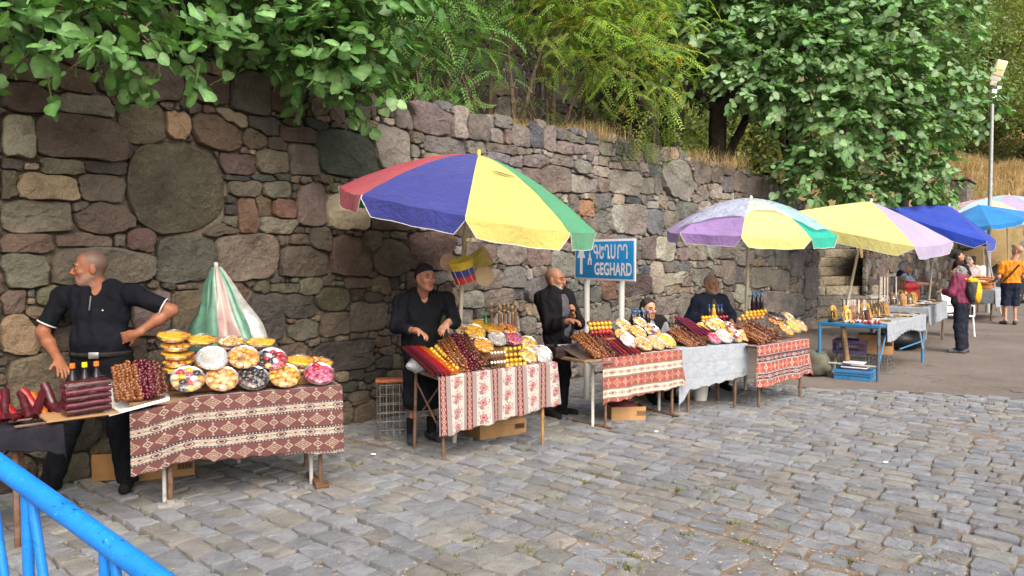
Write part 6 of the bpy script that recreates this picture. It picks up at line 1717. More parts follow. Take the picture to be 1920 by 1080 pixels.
# ------------------------------------------------------------------ boxes and crates
def carton(c, d, rz, mat, label, open_=False, tape=True):
    root = empty('cardboard_box', c, rz, label=label, cat='box')
    if open_:
        t = .006
        for p, q in (((0, 0, t / 2), (d[0], d[1], t)), ((0, d[1] / 2, d[2] / 2), (d[0], t, d[2])), ((0, -d[1] / 2, d[2] / 2), (d[0], t, d[2])), ((-d[0] / 2, 0, d[2] / 2), (t, d[1] - .01, d[2] - .004)), ((d[0] / 2, 0, d[2] / 2), (t, d[1] - .01, d[2] - .004))):
            MB().box(p, q).obj('side', mat, root, smooth=False)
    else:
        MB().box((0, 0, d[2] / 2), d, bev=.006).obj('carton', mat, root)
        if tape: MB().box((0, 0, d[2] + .001), (d[0], .05, .002)).obj('tape', simple('parcel_tape', (.45, .30, .14), .35), root)
    mb = MB()
    if d[0] > .3:
        for k in range(9): mb.box((d[0] * .25 + k * .012, -d[1] / 2 - .0035, d[2] * .55), (.006 + .003 * (k % 2), .001, .035))
        mb.box((d[0] * .25 + .048, -d[1] / 2 - .0032, d[2] * .55 + .022), (.12, .001, .004)).box((d[0] * .25 + .048, -d[1] / 2 - .0032, d[2] * .55 - .022), (.12, .001, .004))
        mb.obj('print', M_INK, root, smooth=False)
    return root
p = (gnd(880, 828) + gnd(968, 812)) / 2
carton((p.x + .02, p.y + .14, 0), (.50, .30, .155), T2.rz, M_CARD, 'long flat cardboard box on the cobbles under the floral table')
p = (gnd(1140, 790) + gnd(1203, 790)) / 2
cb = carton((p.x + .02, p.y + .12, 0), (.36, .26, .15), R(8), M_CARD, 'open cardboard box of dark red cloth under the table by the sign', True)
T_ = lambda x, y, z=0: type('X', (), {'M': Matrix.Translation((x, y, z))})()
bag(T_(p.x, p.y + .12), (0, 0, .14), (.15, .11, .06), 'dark red cloth bundled in the open box', 9, simple('dark_red_cloth', (.10, .02, .025), .8, bump=.5, bscale=20), 'cloth')
p = gnd(215, 903); carton((p.x, p.y + .2, 0), (.42, .3, .20), R(12), M_CARDD, 'brown cardboard box behind the standing man\'s legs', True)
p = gnd(275, 898); carton((p.x + .06, p.y + .12, 0), (.46, .26, .15), R(25), M_CARD, 'flat cardboard box under the maroon cloth table')
def wire_crate(c, d, rz, label, name='wire_crate', mat=None, nx=5, nz=6, r=.004):
    root = empty(name, c, rz, label=label, cat='crate')
    x, y, z = d[0] / 2, d[1] / 2, d[2]
    for sx, sy in ((-1, -1), (1, -1), (1, 1), (-1, 1)): MB().tube([(sx * x, sy * y, 0), (sx * x, sy * y, z)], r * 1.4, 5).obj('post', mat or M_WIRE, root)
    for k in range(nz + 1):
        zz = z * k / nz
        MB().tube([(-x, -y, zz), (x, -y, zz), (x, y, zz), (-x, y, zz), (-x, -y, zz)], r, 4).obj('hoop', mat or M_WIRE, root)
    mb = MB()
    for k in range(1, nx):
        q = -x + 2 * x * k / nx
        mb.tube([(q, -y, z), (q, -y, 0), (q, y, 0), (q, y, z)], r * .8, 4)
    mb.obj('mesh_wires', mat or M_WIRE, root)
    return root
p = gnd(735, 822); wire_crate((p.x, p.y + .16, 0), (.30, .34, .50), R(15), 'grey wire crate beside the woman in black')
o = MB().box((0, 0, 0), (.30, .14, .03), bev=.01).obj('meat_board', simple('reddish_board', (.28, .09, .04), .6, var=.4), label='reddish flat sausage lying on the wire crate', cat='sausage'); o.location = (p.x - .02, p.y + .12, .525); o.rotation_euler = (0, 0, R(10))
p = gnd(60, 905); wire_crate((p.x - .05, p.y + .1, 0), (.42, .32, .22), R(20), 'dark wire crate under the black cloth table', mat=simple('dark_wire', (.06, .065, .06), .6), nz=8, nx=9)
def plastic_crate(c, d, rz, mat, label):
    root = empty('plastic_crate', c, rz, label=label, cat='crate')
    x, y, z = d[0] / 2, d[1] / 2, d[2]; t = .012
    MB().box((0, 0, t / 2), (d[0], d[1], t)).obj('base', mat, root, smooth=False)
    for ax_, L, off in (('x', d[0], y), ('y', d[1], x)):
        for sgn in (-1, 1):
            mb = MB()
            def bx(u, w_, zc, h):
                if ax_ == 'x': mb.box((u, sgn * off, zc), (w_, t, h))
                else: mb.box((sgn * off, u, zc), (t, w_ - .002, h - .001))
            bx(0, L, z - .02, .04); bx(0, L, .03, .035); bx(0, L, z * .52, .012)
            n = max(6, int(L / .035))
            for k in range(n + 1): bx(-L / 2 + L * k / n * .98 + .005, .010, z / 2, z - .05)
            mb.obj('slatted_side', mat, root, smooth=False)
    return root
M_PURP = simple('purple_plastic', (.075, .05, .13), .45, .4); M_BLUEP = simple('blue_plastic', (.04, .20, .42), .45, .4); M_BLKP = simple('black_plastic', (.015, .015, .018), .5, .4)
p = T6.w(.12, .42, .0); plastic_crate(T6.w(.10, .34, .0), (.46, .32, .14), T6.rz - R(90) + R(5), M_BLUEP, 'blue plastic crate on the asphalt under the souvenir table')
o = MB().box((0, 0, .05), (.36, .24, .10), bev=.01).box((.02, 0, .13), (.30, .2, .05), bev=.01).box((-.01, 0, .175), (.26, .18, .03), bev=.006).obj('book_pile', [M_PURP], label='pile of purple and white packets in the blue crate', cat='packets'); o.location = T6.w(.10, .34, .02); o.rotation_euler = (0, 0, T6.rz - R(85))
o = MB().box((0, 0, 0), (.27, .19, .02), bev=.004).box((.01, 0, -.06), (.33, .22, .015), bev=.004).obj('white_packet', M_WHITE, label='white packets lying on the purple pile in the blue crate', cat='packets'); o.location = T6.w(.10, .34, .225); o.rotation_euler = (0, 0, T6.rz - R(85))
wire_crate(T6.w(.62, .42, 0), (.40, .60, .30), T6.rz - R(90), 'empty wire basket behind the blue crate', nx=10, nz=5); plastic_crate(T6.w(.50, .52, .305), (.42, .34, .19), T6.rz - R(80), M_PURP, 'purple plastic crate on top of the wire basket'); carton(T6.w(.72, .24, .305), (.44, .32, .27), T6.rz - R(75), M_CARD, 'brown cardboard box beside the purple crate')
wire_crate(T6.w(1.15, .35, 0), (.40, .36, .30), T6.rz - R(90), 'second wire basket under the cardboard box', nx=9, nz=5)
bag(T_(*T7.w(.2, .5, 0)), (0, 0, .2), (.42, .3, .2), 'black sack under the long souvenir table', 21, simple('black_sack', (.012, .012, .014), .5, bump=.6, bscale=14), 'sack')
bag(T_(*T6.w(.05, .85, 0)), (0, 0, .18), (.20, .28, .18), 'grey-green sack behind the leg of the blue table', 23, simple('grey_sack', (.11, .11, .085), .9, bump=.6, bscale=14), 'sack')
p = gnd(1345, 768); MB().lathe([(.075, 0), (.095, .17), (.10, .175), (.09, .175), (.07, .01), (0, .01)], 18).obj('white_bucket', M_WHITE, label='white bucket under the white cloth table', cat='bucket', loc=(p.x - .05, p.y + .55, 0))
p = gnd(1040, 745); bag(T_(p.x + .12, p.y + .55), (0, 0, .42), (.09, .08, .17), 'white plastic bag hanging behind the sign posts', 31)
plastic_crate(T3.w(.0, .44, T3.z + .003), (.17, .22, .10), T3.rz, simple('dark_brown_plastic', (.03, .018, .018), .5), 'small dark slatted crate at the open end of the third table')
for k, z in enumerate((.5, .7)): pass
for k, (px, py) in enumerate([(700, 855), (1040, 742), (1660, 870), (1230, 812)]):
    g = gnd(px, py); bag(T_(g.x, g.y), (0, 0, .016), (.022, .014, .008), 'scrap of white paper lying on the cobbles', 40 + k, M_WHITE, 'litter')['group'] = 'paper scraps'
# ------------------------------------------------------------------ souvenirs
r = np.random.default_rng(90)
SOU = [simple('souvenir_%d' % i, c, .5, .4, mtl, var=.3) for i, (c, mtl) in enumerate([((.10, .05, .025), 0), ((.30, .17, .07), 0), ((.02, .02, .02), 0), ((.55, .50, .42), 0), ((.50, .33, .08), .5), ((.35, .03, .03), 0), ((.04, .08, .32), 0), ((.16, .08, .05), 0), ((.62, .62, .60), 0)])]
def khachkar(T, x, y, z, h, m, label, group, az=0.):
    """little carved cross stone with a round-topped slab, base and cross"""
    root = empty('cross_stone', (0, 0, 0), label=label, cat='souvenir', group=group); root.matrix_world = T.M @ Matrix.Translation((x, y, z)) @ Matrix.Rotation(az, 4, 'Z') @ Matrix.Rotation(R(-12), 4, 'X')
    w_ = h * .55
    mb = MB(); pts = [(-w_ / 2, 0), (w_ / 2, 0)] + [(w_ / 2 * math.cos(a), h * .75 + w_ / 2 * math.sin(a)) for a in np.linspace(0, math.pi, 9)]
    n = len(pts); mb.add([(a, -.012, b) for a, b in pts] + [(a, .012, b) for a, b in pts], [tuple(range(n)), tuple(reversed(range(n, 2 * n)))] + [(i, (i + 1) % n + 0, (i + 1) % n + n, i + n)[::-1] for i in range(n)])
    mb.obj('slab', SOU[m], root, smooth=False)
    MB().box((0, -.016, h * .5), (h * .07, .01, h * .6)).box((0, -.0165, h * .62), (h * .34, .011, h * .07)).box((0, 0, .008), (w_ * 1.15, .05, .016), bev=.003).obj('cross', SOU[(m + 3) % 9], root, smooth=False)
for k in range(22):
    khachkar(T6, .22 + .085 * k + r.normal(0, .02), .52 + r.normal(0, .09), T6.z + .005, r.uniform(.12, .24), int(r.choice([0, 1, 4, 7, 4, 2, 3])), 'small carved cross stone standing on the blue souvenir table', 'cross stones on the blue table', az=r.normal(-.5, .3))
for k in range(20):
    khachkar(T7, .15 + .085 * k + r.normal(0, .02), .52 + r.normal(0, .12), T7.z + .005, r.uniform(.14, .24), int(r.choice([0, 1, 4, 4, 7, 3])), 'carved and gilded cross stone standing on the long souvenir table', 'cross stones on the long table', az=r.normal(-.5, .3))
def wheel(T, x, y, z, h, m, label, group):
    root = empty('souvenir_wheel', (0, 0, 0), label=label, cat='souvenir', group=group); root.matrix_world = T.M @ Matrix.Translation((x, y, z)) @ Matrix.Rotation(r.uniform(-.8, .2), 4, 'Z')
    MB().tube([(h / 2 * math.cos(a), 0, h / 2 + .02 + h / 2 * math.sin(a)) for a in np.linspace(0, 6.283, 17)], h * .07, 6).obj('rim', SOU[m], root)
    MB().box((0, 0, h / 2 + .02), (h * .9, .012, h * .08)).box((0, 0, h / 2 + .02), (h * .08, .011, h * .9)).ball((0, 0, h / 2 + .02), h * .12, 8, 6).box((0, 0, .01), (h * .6, .06, .02)).obj('spokes', SOU[m], root)
for x, y, m in ((.10, .66, 2), (.16, .52, 1), (.34, .40, 7), (.48, .36, 0)): wheel(T6, x, y, T6.z + .004, .13, m, 'round wheel-shaped souvenir standing at the near end of the blue table', 'wheel souvenirs')
for x, y, m in ((1.0, .45, 0), (1.3, .42, 4)): wheel(T7, x, y, T7.z + .004, .18, m, 'round framed souvenir standing on the long table', 'round souvenirs on the long table')
for k in range(60):
    x, y = r.uniform(.04, .5), r.uniform(.03, .5)
    o = MB().ball((0, 0, 0), (r.uniform(.014, .026),) * 3, 7, 5).tube([(0, 0, 0), (.03, .02, -.006)], .004, 4).obj('bead_charm', SOU[int(r.choice([5, 6, 8, 4, 3, 5]))], label='tiny coloured bead charm at the near edge of the blue table', cat='souvenir', group='bead charms on the blue table'); o.matrix_world = T6.M @ Matrix.Translation((x * (.6 + .8 * y), y, T6.z + .02))
for T, n, x0 in ((T6, 46, .35), (T7, 60, .05)):
    for k in range(n):
        x, y = r.uniform(x0, T.L - .1), r.uniform(.04, .5); a = r.uniform(-.5, .5); l = r.uniform(.06, .2)
        o = MB().box((0, 0, .008), (.022, l, .014), bev=.004).box((0, l * .5, .008), (.05, .02, .012), bev=.003).obj('carved_trinket', SOU[int(r.choice([0, 1, 2, 3, 7, 4, 8]))], label='thin carved trinket laid flat on the %s souvenir table' % ('blue' if T is T6 else 'long'), cat='souvenir', group='trinkets on the %s table' % ('blue' if T is T6 else 'long'))
        o.matrix_world = T.M @ Matrix.Translation((x, y, T.z + .009)) @ Matrix.Rotation(a, 4, 'Z')
def rack(T, x, y, L, h, n, cols, label):
    root = empty('necklace_rack', (0, 0, 0), label=label, cat='rack'); root.matrix_world = T.M @ Matrix.Translation((x, y, T.z + .004)) @ Matrix.Rotation(R(-40), 4, 'Z')
    MB().tube([(0, 0, 0), (0, 0, h)], .008, 6).tube([(L, 0, 0), (L, 0, h)], .008, 6).tube([(-.03, 0, h), (L + .03, 0, h)], .009, 6).box((0, 0, .005), (.05, .16, .01)).box((L, 0, .005), (.05, .16, .01)).obj('frame', SOU[2], root)
    for k in range(n):
        xx = L * (k + .5) / n; ln = r.uniform(.5, .85) * h
        mb = MB(); mb.tube([(xx - .008, -.012, h), (xx - .006, -.02, h - ln * .8), (xx, -.02, h - ln), (xx + .006, -.02, h - ln * .8), (xx + .008, -.012, h)], .0045, 5)
        mb.ball((xx, -.022, h - ln - .012), (.013, .006, .018), 7, 5); mb.obj('necklace', SOU[int(r.choice(cols))], root)
rack(T6, .45, .62, .34, .30, 12, [8, 8, 3, 1, 0], 'rack of white and brown bead necklaces on the blue table'); rack(T7, .12, .80, .55, .52, 18, [2, 0, 1, 3, 2, 8], 'tall rack of dark pendant necklaces on the long table'); rack(T6, .95, .62, .4, .28, 10, [1, 4, 7, 0], 'rack of brown wooden necklaces on the blue table')
# chair, red box and bread tables beyond
def chair(c, rz):
    root = empty('plastic_chair', c, rz, label='white plastic chair beyond the long souvenir table', cat='chair')
    MB().box((0, 0, .43), (.44, .42, .03), bev=.01).obj('seat', M_WHITE, root)
    for x in (-.19, .19):
        for y in (-.18, .18): MB().tube([(x * 1.15, y * 1.15, 0), (x, y, .43)], .02, 6).obj('leg', M_WHITE, root)
    MB().box((0, .22, .70), (.42, .03, .44), Matrix.Rotation(R(-12), 3, 'X'), bev=.012).obj('backrest', M_WHITE, root)
    for x in (-.23, .23): MB().tube([(x, -.18, .43), (x, -.17, .64), (x, .2, .66)], .018, 6).obj('armrest', M_WHITE, root)
chair((9.35, 15.6, 0), R(20))
o = MB().box((0, 0, .11), (.5, .32, .22), bev=.02).obj('red_box', simple('red_plastic', (.42, .03, .035), .5), label='red box standing at the far end of the long souvenir table', cat='box'); o.matrix_world = T7.M @ Matrix.Translation((2.2, .62, T7.z + .01))
bag(T_(*T7.w(2.2, .62, T7.z)), (0, 0, .30), (.20, .14, .10), 'red and blue bag on the red box', 51, simple('red_bag', (.50, .04, .05), .4), 'bag')
M_BREAD = simple('bread_crust', (.34, .14, .045), .6, .3, var=.35, scale=20)
def breads(T, x, y, n, r0, label, group):
    for k in range(n):
        o = MB().lathe([(0, 0), (r0 * .9, .0), (r0, .012), (r0 * .93, .028), (r0 * .6, .032), (0, .026)], 16).obj('flat_bread', M_BREAD, label=label, cat='bread', group=group)
        o.matrix_world = T.M @ Matrix.Translation((x + r.normal(0, .02), y + r.normal(0, .02), T.z + .01 + .033 * k)) @ Matrix.Rotation(r.uniform(0, 6), 4, 'Z')
breads(T8, .35, .35, 6, .24, 'round flat bread in the low stack on the lace cloth', 'low bread stack'); breads(T8, 1.1, .5, 8, .26, 'round flat bread in the tall stack on the lace cloth', 'tall bread stack'); breads(T8, 1.75, .5, 9, .24, 'round flat bread in the far stack on the lace cloth', 'far bread stack')
bag(T_(*T8.w(.3, .65, T8.z)), (0, 0, .15), (.20, .16, .17), 'yellow plastic bag on the lace cloth', 61, simple('yellow_bag', (.70, .62, .10), .4), 'bag'); bag(T_(*T8.w(.75, .5, T8.z)), (0, 0, .12), (.24, .18, .12), 'wrapped sweet breads on the lace cloth', 62, simple('wrapped_sweets', (.55, .38, .30), .4, var=.5, scale=25), 'bread')
T9 = Table((13.7, 21.8), (15.3, 23.6), .9, .95, 'far table with white wrapped goods behind the man in orange'); T9.top()
for x in (.1, T9.L - .1):
    for y in (.08, T9.D - .08): T9.leg(x, y, None, .025)
for k in range(6): bag(T_(*T9.w(.2 + .35 * k, .4, T9.z)), (0, 0, .16), (.24, .2, .17 + .05 * (k % 3)), 'pink and white wrapped goods piled on the far table', 70 + k, simple('wrapped_%d' % k, [(.55, .40, .40), (.62, .58, .55), (.40, .30, .26), (.60, .5, .48)][k % 4], .4, var=.4, scale=18), 'goods')['group'] = 'goods on the far table'
# ------------------------------------------------------------------ parked car behind the far stalls
def car():
    c = at(1885, 460, 26.6); root = empty('parked_car', (c.x + .9, 26.6, 0), R(8), label='dark blue car parked behind the sky blue parasol', cat='car')
    m = NM('car_paint', .25, .6, (.012, .018, .035)); m.b.inputs['Coat Weight'].default_value = .6; paint = m.m
    prof = [(-2.1, .35), (-2.15, .75), (-1.95, .95), (-1.3, 1.0), (-.75, 1.42), (.65, 1.45), (1.3, 1.02), (2.0, .92), (2.2, .7), (2.15, .35)]
    ws = [.82, .86, .84, .82, .62, .62, .80, .80, .80, .80]
    v = [(x, -w_, z) for (x, z), w_ in zip(prof, ws)] + [(x, w_, z) for (x, z), w_ in zip(prof, ws)]; n = len(prof)
    f = [tuple(range(n)), tuple(reversed(range(n, 2 * n)))] + [(i, i + n, (i + 1) % n + n, (i + 1) % n) for i in range(n)]
    b = MB().add(v, f).obj('body', paint, root, smooth=False); md = b.modifiers.new('bevel', 'BEVEL'); md.width = .07; md.segments = 3
    gl = glossy('car_glass', (.02, .025, .03), .05)
    for sgn in (-1, 1):
        MB().add([(-.98, sgn * .815, 1.06), (.08, sgn * .815, 1.06), (.05, sgn * .66, 1.36), (-.66, sgn * .66, 1.36)], [(0, 1, 2, 3)]).obj('side_window', gl, root, smooth=False)
        MB().add([(.14, sgn * .815, 1.06), (1.0, sgn * .815, 1.06), (.62, sgn * .66, 1.36), (.11, sgn * .66, 1.36)], [(0, 1, 2, 3)]).obj('side_window', gl, root, smooth=False)
        MB().ball((-2.08, sgn * .62, .72), (.08, .16, .07), 8, 6).obj('headlight', simple('headlight', (.6, .6, .6), .2), root)
        for x in (-1.35, 1.35):
            w_ = empty('wheel', (x, sgn * .80, .32), parent=root)
            M_ = Matrix.Rotation(R(90), 4, 'X')
            MB().lathe([(.2, -.1), (.31, -.1), (.33, -.05), (.33, .05), (.31, .1), (.2, .1)], 20, M_).obj('tyre', M_BLKP, w_)
            rim = MB().lathe([(0, -.07), (.2, -.09), (.21, -.09), (.21, .09), (.2, .09), (0, .07)], 16, M_)
            for k in range(5):
                a = 2 * math.pi * k / 5; rim.box((.11 * math.cos(a), -sgn * -.098, .11 * math.sin(a)), (.19, .02, .04), Matrix.Rotation(-a, 3, 'Y'))
            rim.obj('rim', simple('alloy_rim', (.35, .36, .37), .35, .5, .7), w_)
    MB().add([(-1.22, -.68, 1.04), (-1.22, .68, 1.04), (-.80, .58, 1.40), (-.80, -.58, 1.40)], [(0, 1, 2, 3)]).obj('windscreen', gl, root, smooth=False)
car()
# ------------------------------------------------------------------ small stone hut with a slab roof on the far bank
hp = at(1803, 343, 30.2); zz = 2.6
hut = empty('stone_hut', (hp.x, hp.y, 0), R(40), label='small dark hut with a sloping slab roof on the far bank', cat='hut')
MB().box((0, 0, (hp.z + zz) / 2 - .2), (.65, .65, hp.z - zz + .4), bev=.02).obj('wall', simple('hut_stone', (.13, .115, .10), .95, .1, var=.5, scale=5, bump=.8, bscale=9), hut)
MB().box((0, 0, hp.z + .06), (.95, .85, .09), Matrix.Rotation(R(10), 3, 'Y'), bev=.02).obj('roof_slab', simple('hut_roof', (.16, .10, .09), .9, .1, var=.4, scale=6), hut)
# ================================================================== people (smooth blended solids -> one continuous skin)
def surface_nets(D, lo, h):
    nx, ny, nz = D.shape
    S = D < 0
    off = [(i, j, k) for i in (0, 1) for j in (0, 1) for k in (0, 1)]
    C = {o: D[o[0]:nx - 1 + o[0], o[1]:ny - 1 + o[1], o[2]:nz - 1 + o[2]] for o in off}
    cnt = sum((C[o] < 0).astype(np.int8) for o in off)
    act = (cnt > 0) & (cnt < 8)
    ii = np.argwhere(act)
    if len(ii) == 0: return np.zeros((0, 3)), np.zeros((0, 4), int)
    acc = np.zeros((len(ii), 3)); n = np.zeros(len(ii))
    vals = {o: C[o][act] for o in off}
    for a in off:
        for ax in range(3):
            if a[ax] == 1: continue
            b = list(a); b[ax] = 1; b = tuple(b)
            da, db = vals[a], vals[b]
            m = (da < 0) != (db < 0)
            t = np.where(m, da / np.where(m, da - db, 1), 0)
            p = np.tile(np.array(a, float), (len(ii), 1)); p[:, ax] += t
            acc[m] += p[m]; n[m] += 1
    V = lo + h * (ii + acc / n[:, None])
    idx = np.full(act.shape, -1, np.int64); idx[act] = np.arange(len(ii))
    F = []
    for ax in range(3):
        u, v = [(1, 2), (2, 0), (0, 1)][ax]
        sl0 = [slice(None)] * 3; sl1 = [slice(None)] * 3; sl0[ax] = slice(0, -1); sl1[ax] = slice(1, None)
        s0, s1 = S[tuple(sl0)], S[tuple(sl1)]
        e = np.argwhere(s0 != s1)
        e = e[(e[:, u] > 0) & (e[:, v] > 0) & (e[:, u] < D.shape[u] - 1) & (e[:, v] < D.shape[v] - 1)]
        if len(e) == 0: continue
        du = np.zeros(3, int); du[u] = 1; dv = np.zeros(3, int); dv[v] = 1
        q = [idx[tuple((e - du - dv).T)], idx[tuple((e - dv).T)], idx[tuple(e.T)], idx[tuple((e - du).T)]]
        q = np.stack(q, 1); fl = s0[tuple(e.T)]
        q[~fl] = q[~fl][:, ::-1]
        F.append(q)
    F = np.concatenate(F); F = F[(F >= 0).all(1)]
    return V, F
class Sol:
    def __init__(s): s.p = []
    def cap(s, a, b, ra, rb=None, k=.03, cuts=(), op='+'): s.p.append(('c', np.array(a, float), np.array(b, float), ra, ra if rb is None else rb, k, cuts, op)); return s
    def ell(s, c, r, M=None, k=.03, cuts=(), op='+'): s.p.append(('e', np.array(c, float), np.array(r, float), None if M is None else np.array(M, float), 0, k, cuts, op)); return s
    def bounds(s, infl=0):
        lo, hi = [], []
        for t in s.p:
            if t[7] != '+': continue
            if t[0] == 'c': r = max(t[3], t[4]); lo.append(np.minimum(t[1], t[2]) - r); hi.append(np.maximum(t[1], t[2]) + r)
            else: r = t[2].max(); lo.append(t[1] - r); hi.append(t[1] + r)
        return np.min(lo, 0) - infl, np.max(hi, 0) + infl
    def mesh(s, h, infl=0.0, cuts=(), box=None):
        lo, hi = s.bounds(infl + 3 * h)
        if box is not None: lo = np.maximum(lo, box[0]); hi = np.minimum(hi, box[1])
        n = np.maximum(np.ceil((hi - lo) / h).astype(int) + 1, 3)
        ax = [lo[i] + h * np.arange(n[i]) for i in range(3)]
        D = np.full(n, 1.0)
        for t in s.p:
            k = t[5]; m = infl + k + 2.5 * h
            if t[0] == 'c': r = max(t[3], t[4]); a, b = np.minimum(t[1], t[2]) - r - m, np.maximum(t[1], t[2]) + r + m
            else: r = t[2].max(); a, b = t[1] - r - m, t[1] + r + m
            i0 = np.clip(np.floor((a - lo) / h).astype(int), 0, n); i1 = np.clip(np.ceil((b - lo) / h).astype(int) + 1, 0, n)
            if (i1 <= i0).any(): continue
            X = ax[0][i0[0]:i1[0]][:, None, None]; Y = ax[1][i0[1]:i1[1]][None, :, None]; Z = ax[2][i0[2]:i1[2]][None, None, :]
            if t[0] == 'c':
                A, Bv = t[1], t[2]; d = Bv - A; L2 = max(d @ d, 1e-9)
                f = np.clip(((X - A[0]) * d[0] + (Y - A[1]) * d[1] + (Z - A[2]) * d[2]) / L2, 0, 1)
                dd = np.sqrt((X - A[0] - f * d[0]) ** 2 + (Y - A[1] - f * d[1]) ** 2 + (Z - A[2] - f * d[2]) ** 2) - (t[3] + (t[4] - t[3]) * f)
            else:
                dx, dy, dz = X - t[1][0], Y - t[1][1], Z - t[1][2]
                if t[3] is not None:
                    M = t[3]; dx, dy, dz = dx * M[0, 0] + dy * M[1, 0] + dz * M[2, 0], dx * M[0, 1] + dy * M[1, 1] + dz * M[2, 1], dx * M[0, 2] + dy * M[1, 2] + dz * M[2, 2]
                R_ = t[2]
                k0 = np.sqrt((dx / R_[0]) ** 2 + (dy / R_[1]) ** 2 + (dz / R_[2]) ** 2) + 1e-9
                k1 = np.sqrt((dx / R_[0] ** 2) ** 2 + (dy / R_[1] ** 2) ** 2 + (dz / R_[2] ** 2) ** 2) + 1e-9
                dd = k0 * (k0 - 1) / k1
            dd = dd - (infl if t[7] == '+' else 0)
            for cp, cn in t[6]:
                cn = np.array(cn, float) / np.linalg.norm(cn); dd = np.maximum(dd, (X - cp[0]) * cn[0] + (Y - cp[1]) * cn[1] + (Z - cp[2]) * cn[2])
            sl = tuple(slice(i0[q], i1[q]) for q in range(3)); O = D[sl]
            if t[7] == '+':
                hh = np.clip(.5 + .5 * (O - dd) / k, 0, 1); D[sl] = O * (1 - hh) + dd * hh - k * hh * (1 - hh)
            else:
                hh = np.clip(.5 - .5 * (O + dd) / k, 0, 1); D[sl] = O * (1 - hh) - dd * hh + k * hh * (1 - hh)
        for cp, cn in cuts:
            cn = np.array(cn, float) / np.linalg.norm(cn)
            D = np.maximum(D, (ax[0][:, None, None] - cp[0]) * cn[0] + (ax[1][None, :, None] - cp[1]) * cn[1] + (ax[2][None, None, :] - cp[2]) * cn[2])
        return surface_nets(D, lo, h)
def skin_mat():
    m = NM('skin', .5, .35)
    c = m.mix(1.0, m.attr(), m.ramp(m.noise(18, 4, .6), [(.3, (.85, .80, .78)), (.7, (1.12, 1.12, 1.1))]), 'MULTIPLY')
    m.base(c); m.b.inputs['Subsurface Weight'].default_value = .08; m.b.inputs['Subsurface Radius'].default_value = (.02, .008, .004)
    m.bump(m.noise(160, 3, .6), .12, .002); return m.m
M_SKIN = skin_mat()
def cloth_mat(name, c, rough=.9, var=.25):
    m = NM(name, rough, .12)
    n = m.noise(5, 4, .6, None, .6); g = m.noise(220, 2, .6)
    col = m.ramp(n, [(.3, tuple(x * (1 - var) for x in c)), (.7, tuple(x * (1 + var) for x in c))]); m.base(m.mix(1.0, col, m.ramp(g, [(.3, .8), (.7, 1.2)]), 'MULTIPLY'))
    wv = m.n('ShaderNodeTexWave'); wv.inputs['Scale'].default_value = 3.2; wv.inputs['Distortion'].default_value = 9; wv.inputs['Detail'].default_value = 3; wv.inputs['Detail Scale'].default_value = 1.2
    m.l(m.coord(), wv.inputs['Vector'])
    m.bump(E(m.nt, wv.outputs['Fac']) * .6 + n * .6 + g * .05, .6, .03); return m.m
M_EYE = simple('eye_white', (.17, .135, .12), .6, .2, var=.05); M_IRIS = simple('iris_dark', (.02, .013, .009), .15, .5, var=.1)
def fingers(sol, w_, d, n, curl, L=.175, side=1, k=.008, sc=1.0, spread=.10):
    """hand at wrist w_, pointing d, palm normal n; side=+1 thumb on d x n side"""
    d = np.array(d, float); d /= np.linalg.norm(d); n = np.array(n, float); n -= d * (n @ d); n /= np.linalg.norm(n)
    s = np.cross(d, n) * side                 # thumb side
    w_ = np.array(w_, float); pl = .085 * sc
    Mh = np.stack([s, d, n], 1)
    sol.ell(w_ + d * pl * .55, (.040 * sc, .052 * sc, .0165 * sc), Mh, k=.02)
    sol.cap(w_ - d * .03, w_ + d * pl * .4, .026 * sc, .022 * sc, k=.02)
    for i, (lat, fl) in enumerate(((.030, .068), (.010, .076), (-.011, .071), (-.031, .056))):
        p = w_ + d * pl * (1.0 - .06 * abs(i - 1)) + s * lat * sc
        ang = 0.0; fd = d + s * spread * (1.5 - i) * .6; fd /= np.linalg.norm(fd); r0 = .0088 * sc
        for q, f in enumerate((.45, .32, .25)):
            ang += curl[i] * (.8, 1.0, .7)[q] if hasattr(curl, '__len__') else curl * (.8, 1.0, .7)[q]
            dd = fd * math.cos(ang) + n * math.sin(ang)
            e = p + dd * fl * f * sc * 1.05
            sol.cap(p, e, r0, r0 * .92, k=k if q else .012); p = e; r0 *= .92
    p = w_ + d * .022 * sc + s * .026 * sc; td = d * .75 + s * .62 + n * .25; td /= np.linalg.norm(td)
    e = p + td * .038 * sc; sol.cap(p, e, .0125 * sc, .0105 * sc, k=.012)
    td2 = td + n * .35 + d * .25; td2 /= np.linalg.norm(td2); sol.cap(e, e + td2 * .03 * sc, .0102 * sc, .009 * sc, k=.006)
PEOPLE = []
